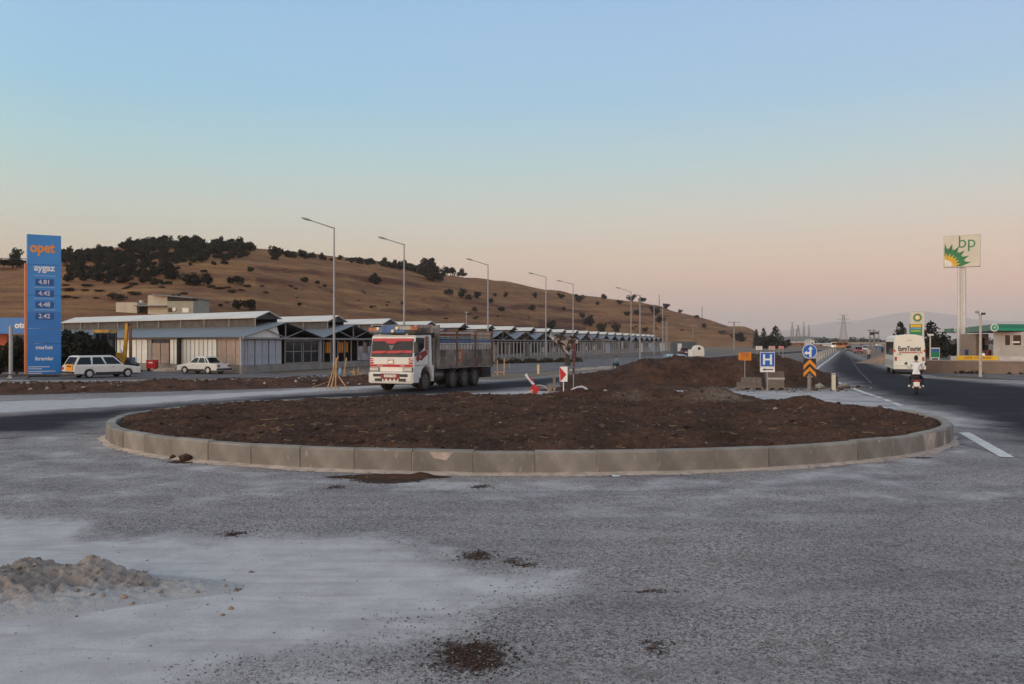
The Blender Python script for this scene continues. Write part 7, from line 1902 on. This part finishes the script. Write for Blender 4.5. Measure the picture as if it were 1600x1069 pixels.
for e in (-6, 6): MB().tube((e * kk, .1, 0), (e * kk, .1, zq(560)), .06, n=5).build('post', M_wht2, t)
# low earth bank right of bus
o_, _ = heap('roadside_bank', lambda x, y: bump(x, y, 41.6, 100, 1.3, 3.5, 1.0) - .03, 37, 46, 92, 108, .2, mat('bank_earth', (.26, .17, .12), .95, 0, .2, 1), z0=.012, rough=.1, rs=.6)

# ------------------------------------------------------------------ far industrial strip
def farbox(name, lb, X0, X1, Yt, Yb, d, m_, roof=None, cat='building', depth=12):
    k = d / F; t = thing(name, lb, cat, ((X0 - 800) * k, d, 0)); w_ = (X1 - X0) * k; zt_ = CAM_H + (535 - Yt) * k
    MB().b2(0, w_, 0, depth, -.5, zt_).build('wall', m_, t)
    mb = MB(); mb.prism([(0 - .5, zt_), (w_ / 2, zt_ + w_ * .02 + .5), (w_ + .5, zt_)], -.5, depth + .5); mb.build('roof', roof or M_roofw, t)
    nwin = max(1, int((X1 - X0) / 7))
    for i in range(nwin): x = w_ * (i + .3) / nwin; MB().b2(x, x + w_ / nwin * .4, -.1, -.01, zt_ * .25, zt_ * .6).build('window', M_glass, t)
    return t
farbox('factory_hall', 'far factory hall with pale roof and brick red wall left of the round blue sign', 1233, 1272, 536, 545, 620, mat('brick_red', (.34, .12, .08), .8, 0, .1, .3), M_roofw)
farbox('white_annex', 'small white block at the right end of the far factory hall', 1266, 1272.5, 532.5, 537, 600, M_wht2)
farbox('far_shed', 'low far shed with pale roof between the factory and the road lorries', 1277, 1296, 538.5, 545, 560, mat('shed_pink', (.36, .24, .20), .8, 0, .1, .3), M_roofw)
farbox('white_far_shed', 'white far shed just left of the orange lorries', 1297, 1306, 538, 545, 500, M_wht2, M_roofw)
farbox('green_far_block', 'grey green far block right of the vanishing road', 1317, 1329, 540.5, 549, 420, mat('greygreen', (.20, .24, .20), .8, 0, .1, .3), M_roof)
t = thing('far_overpass', 'far pale overpass beam crossing behind the transformer poles', 'bridge', ((1330 - 800) * 500 / F, 500, 0)); kk = 500 / F
MB().b2(0, 75 * kk, 0, 8, CAM_H + (535 - 541) * kk + .8, CAM_H + (535 - 537.5) * kk + .8).build('deck', mat('far_concrete', (.32, .28, .26), .9, 0, .1, .3), t)
for e in (2, 20, 40, 60): MB().b2(e * kk, (e + 2) * kk, 1, 6, -.5, CAM_H + (535 - 541) * kk + .8).build('pier', MATS['far_concrete'], t)
farbox('far_warehouse', 'far brownish warehouse behind the oncoming cars', 1336, 1385, 543, 549, 450, mat('warehouse_brown', (.20, .14, .12), .8, 0, .1, .3), M_roof)
farbox('blue_far_booth', 'small blue booth left of the white bus in the distance', 1370.5, 1376.5, 541, 548, 300, mat('booth_blue', (.06, .20, .48), .6, 0, .1, 1), M_roofw, depth=3)
wd = np.random.RandomState(77); cl = []
for X in np.arange(1268, 1640, 1.6): kk = 900 / F; cl.append(((X - 800) * kk + wd.uniform(-2, 2), 900 + wd.uniform(-20, 20), wd.uniform(.5, 3.5) + 2 * vnoise(np.array([X / 9.]), np.array([0.]), 3)[0], wd.uniform(1.6, 3.0)))
V, Fc = leafset(9000, .55, wd, np.array(cl), 1.0)
tag(link('far_tree_line', np_mesh('far_tree_line', V, Fc, M_leaf)), 'dark line of far trees across the plain behind the road', 'tree line', kind='stuff')

# ------------------------------------------------------------------ haze
hz_ = MB(); hz_.b2(-19000, 19000, -80, 19000, -5, 500)
hb_ = hz_.build('haze', []) if False else None
mh = bpy.data.materials.new('haze_air'); mh.use_nodes = True
n, l = mh.node_tree.nodes, mh.node_tree.links
n.remove(n['Principled BSDF'])
pv = n.new('ShaderNodeVolumePrincipled'); pv.inputs['Color'].default_value = (.95, .93, .97, 1); pv.inputs['Density'].default_value = HAZE_D if 'HAZE_D' in globals() else 0.000115
pv.inputs['Anisotropy'].default_value = -0.25
l.new(pv.outputs[0], n['Material Output'].inputs['Volume'])
tag(hz_.build('haze', mh), kind='stuff')
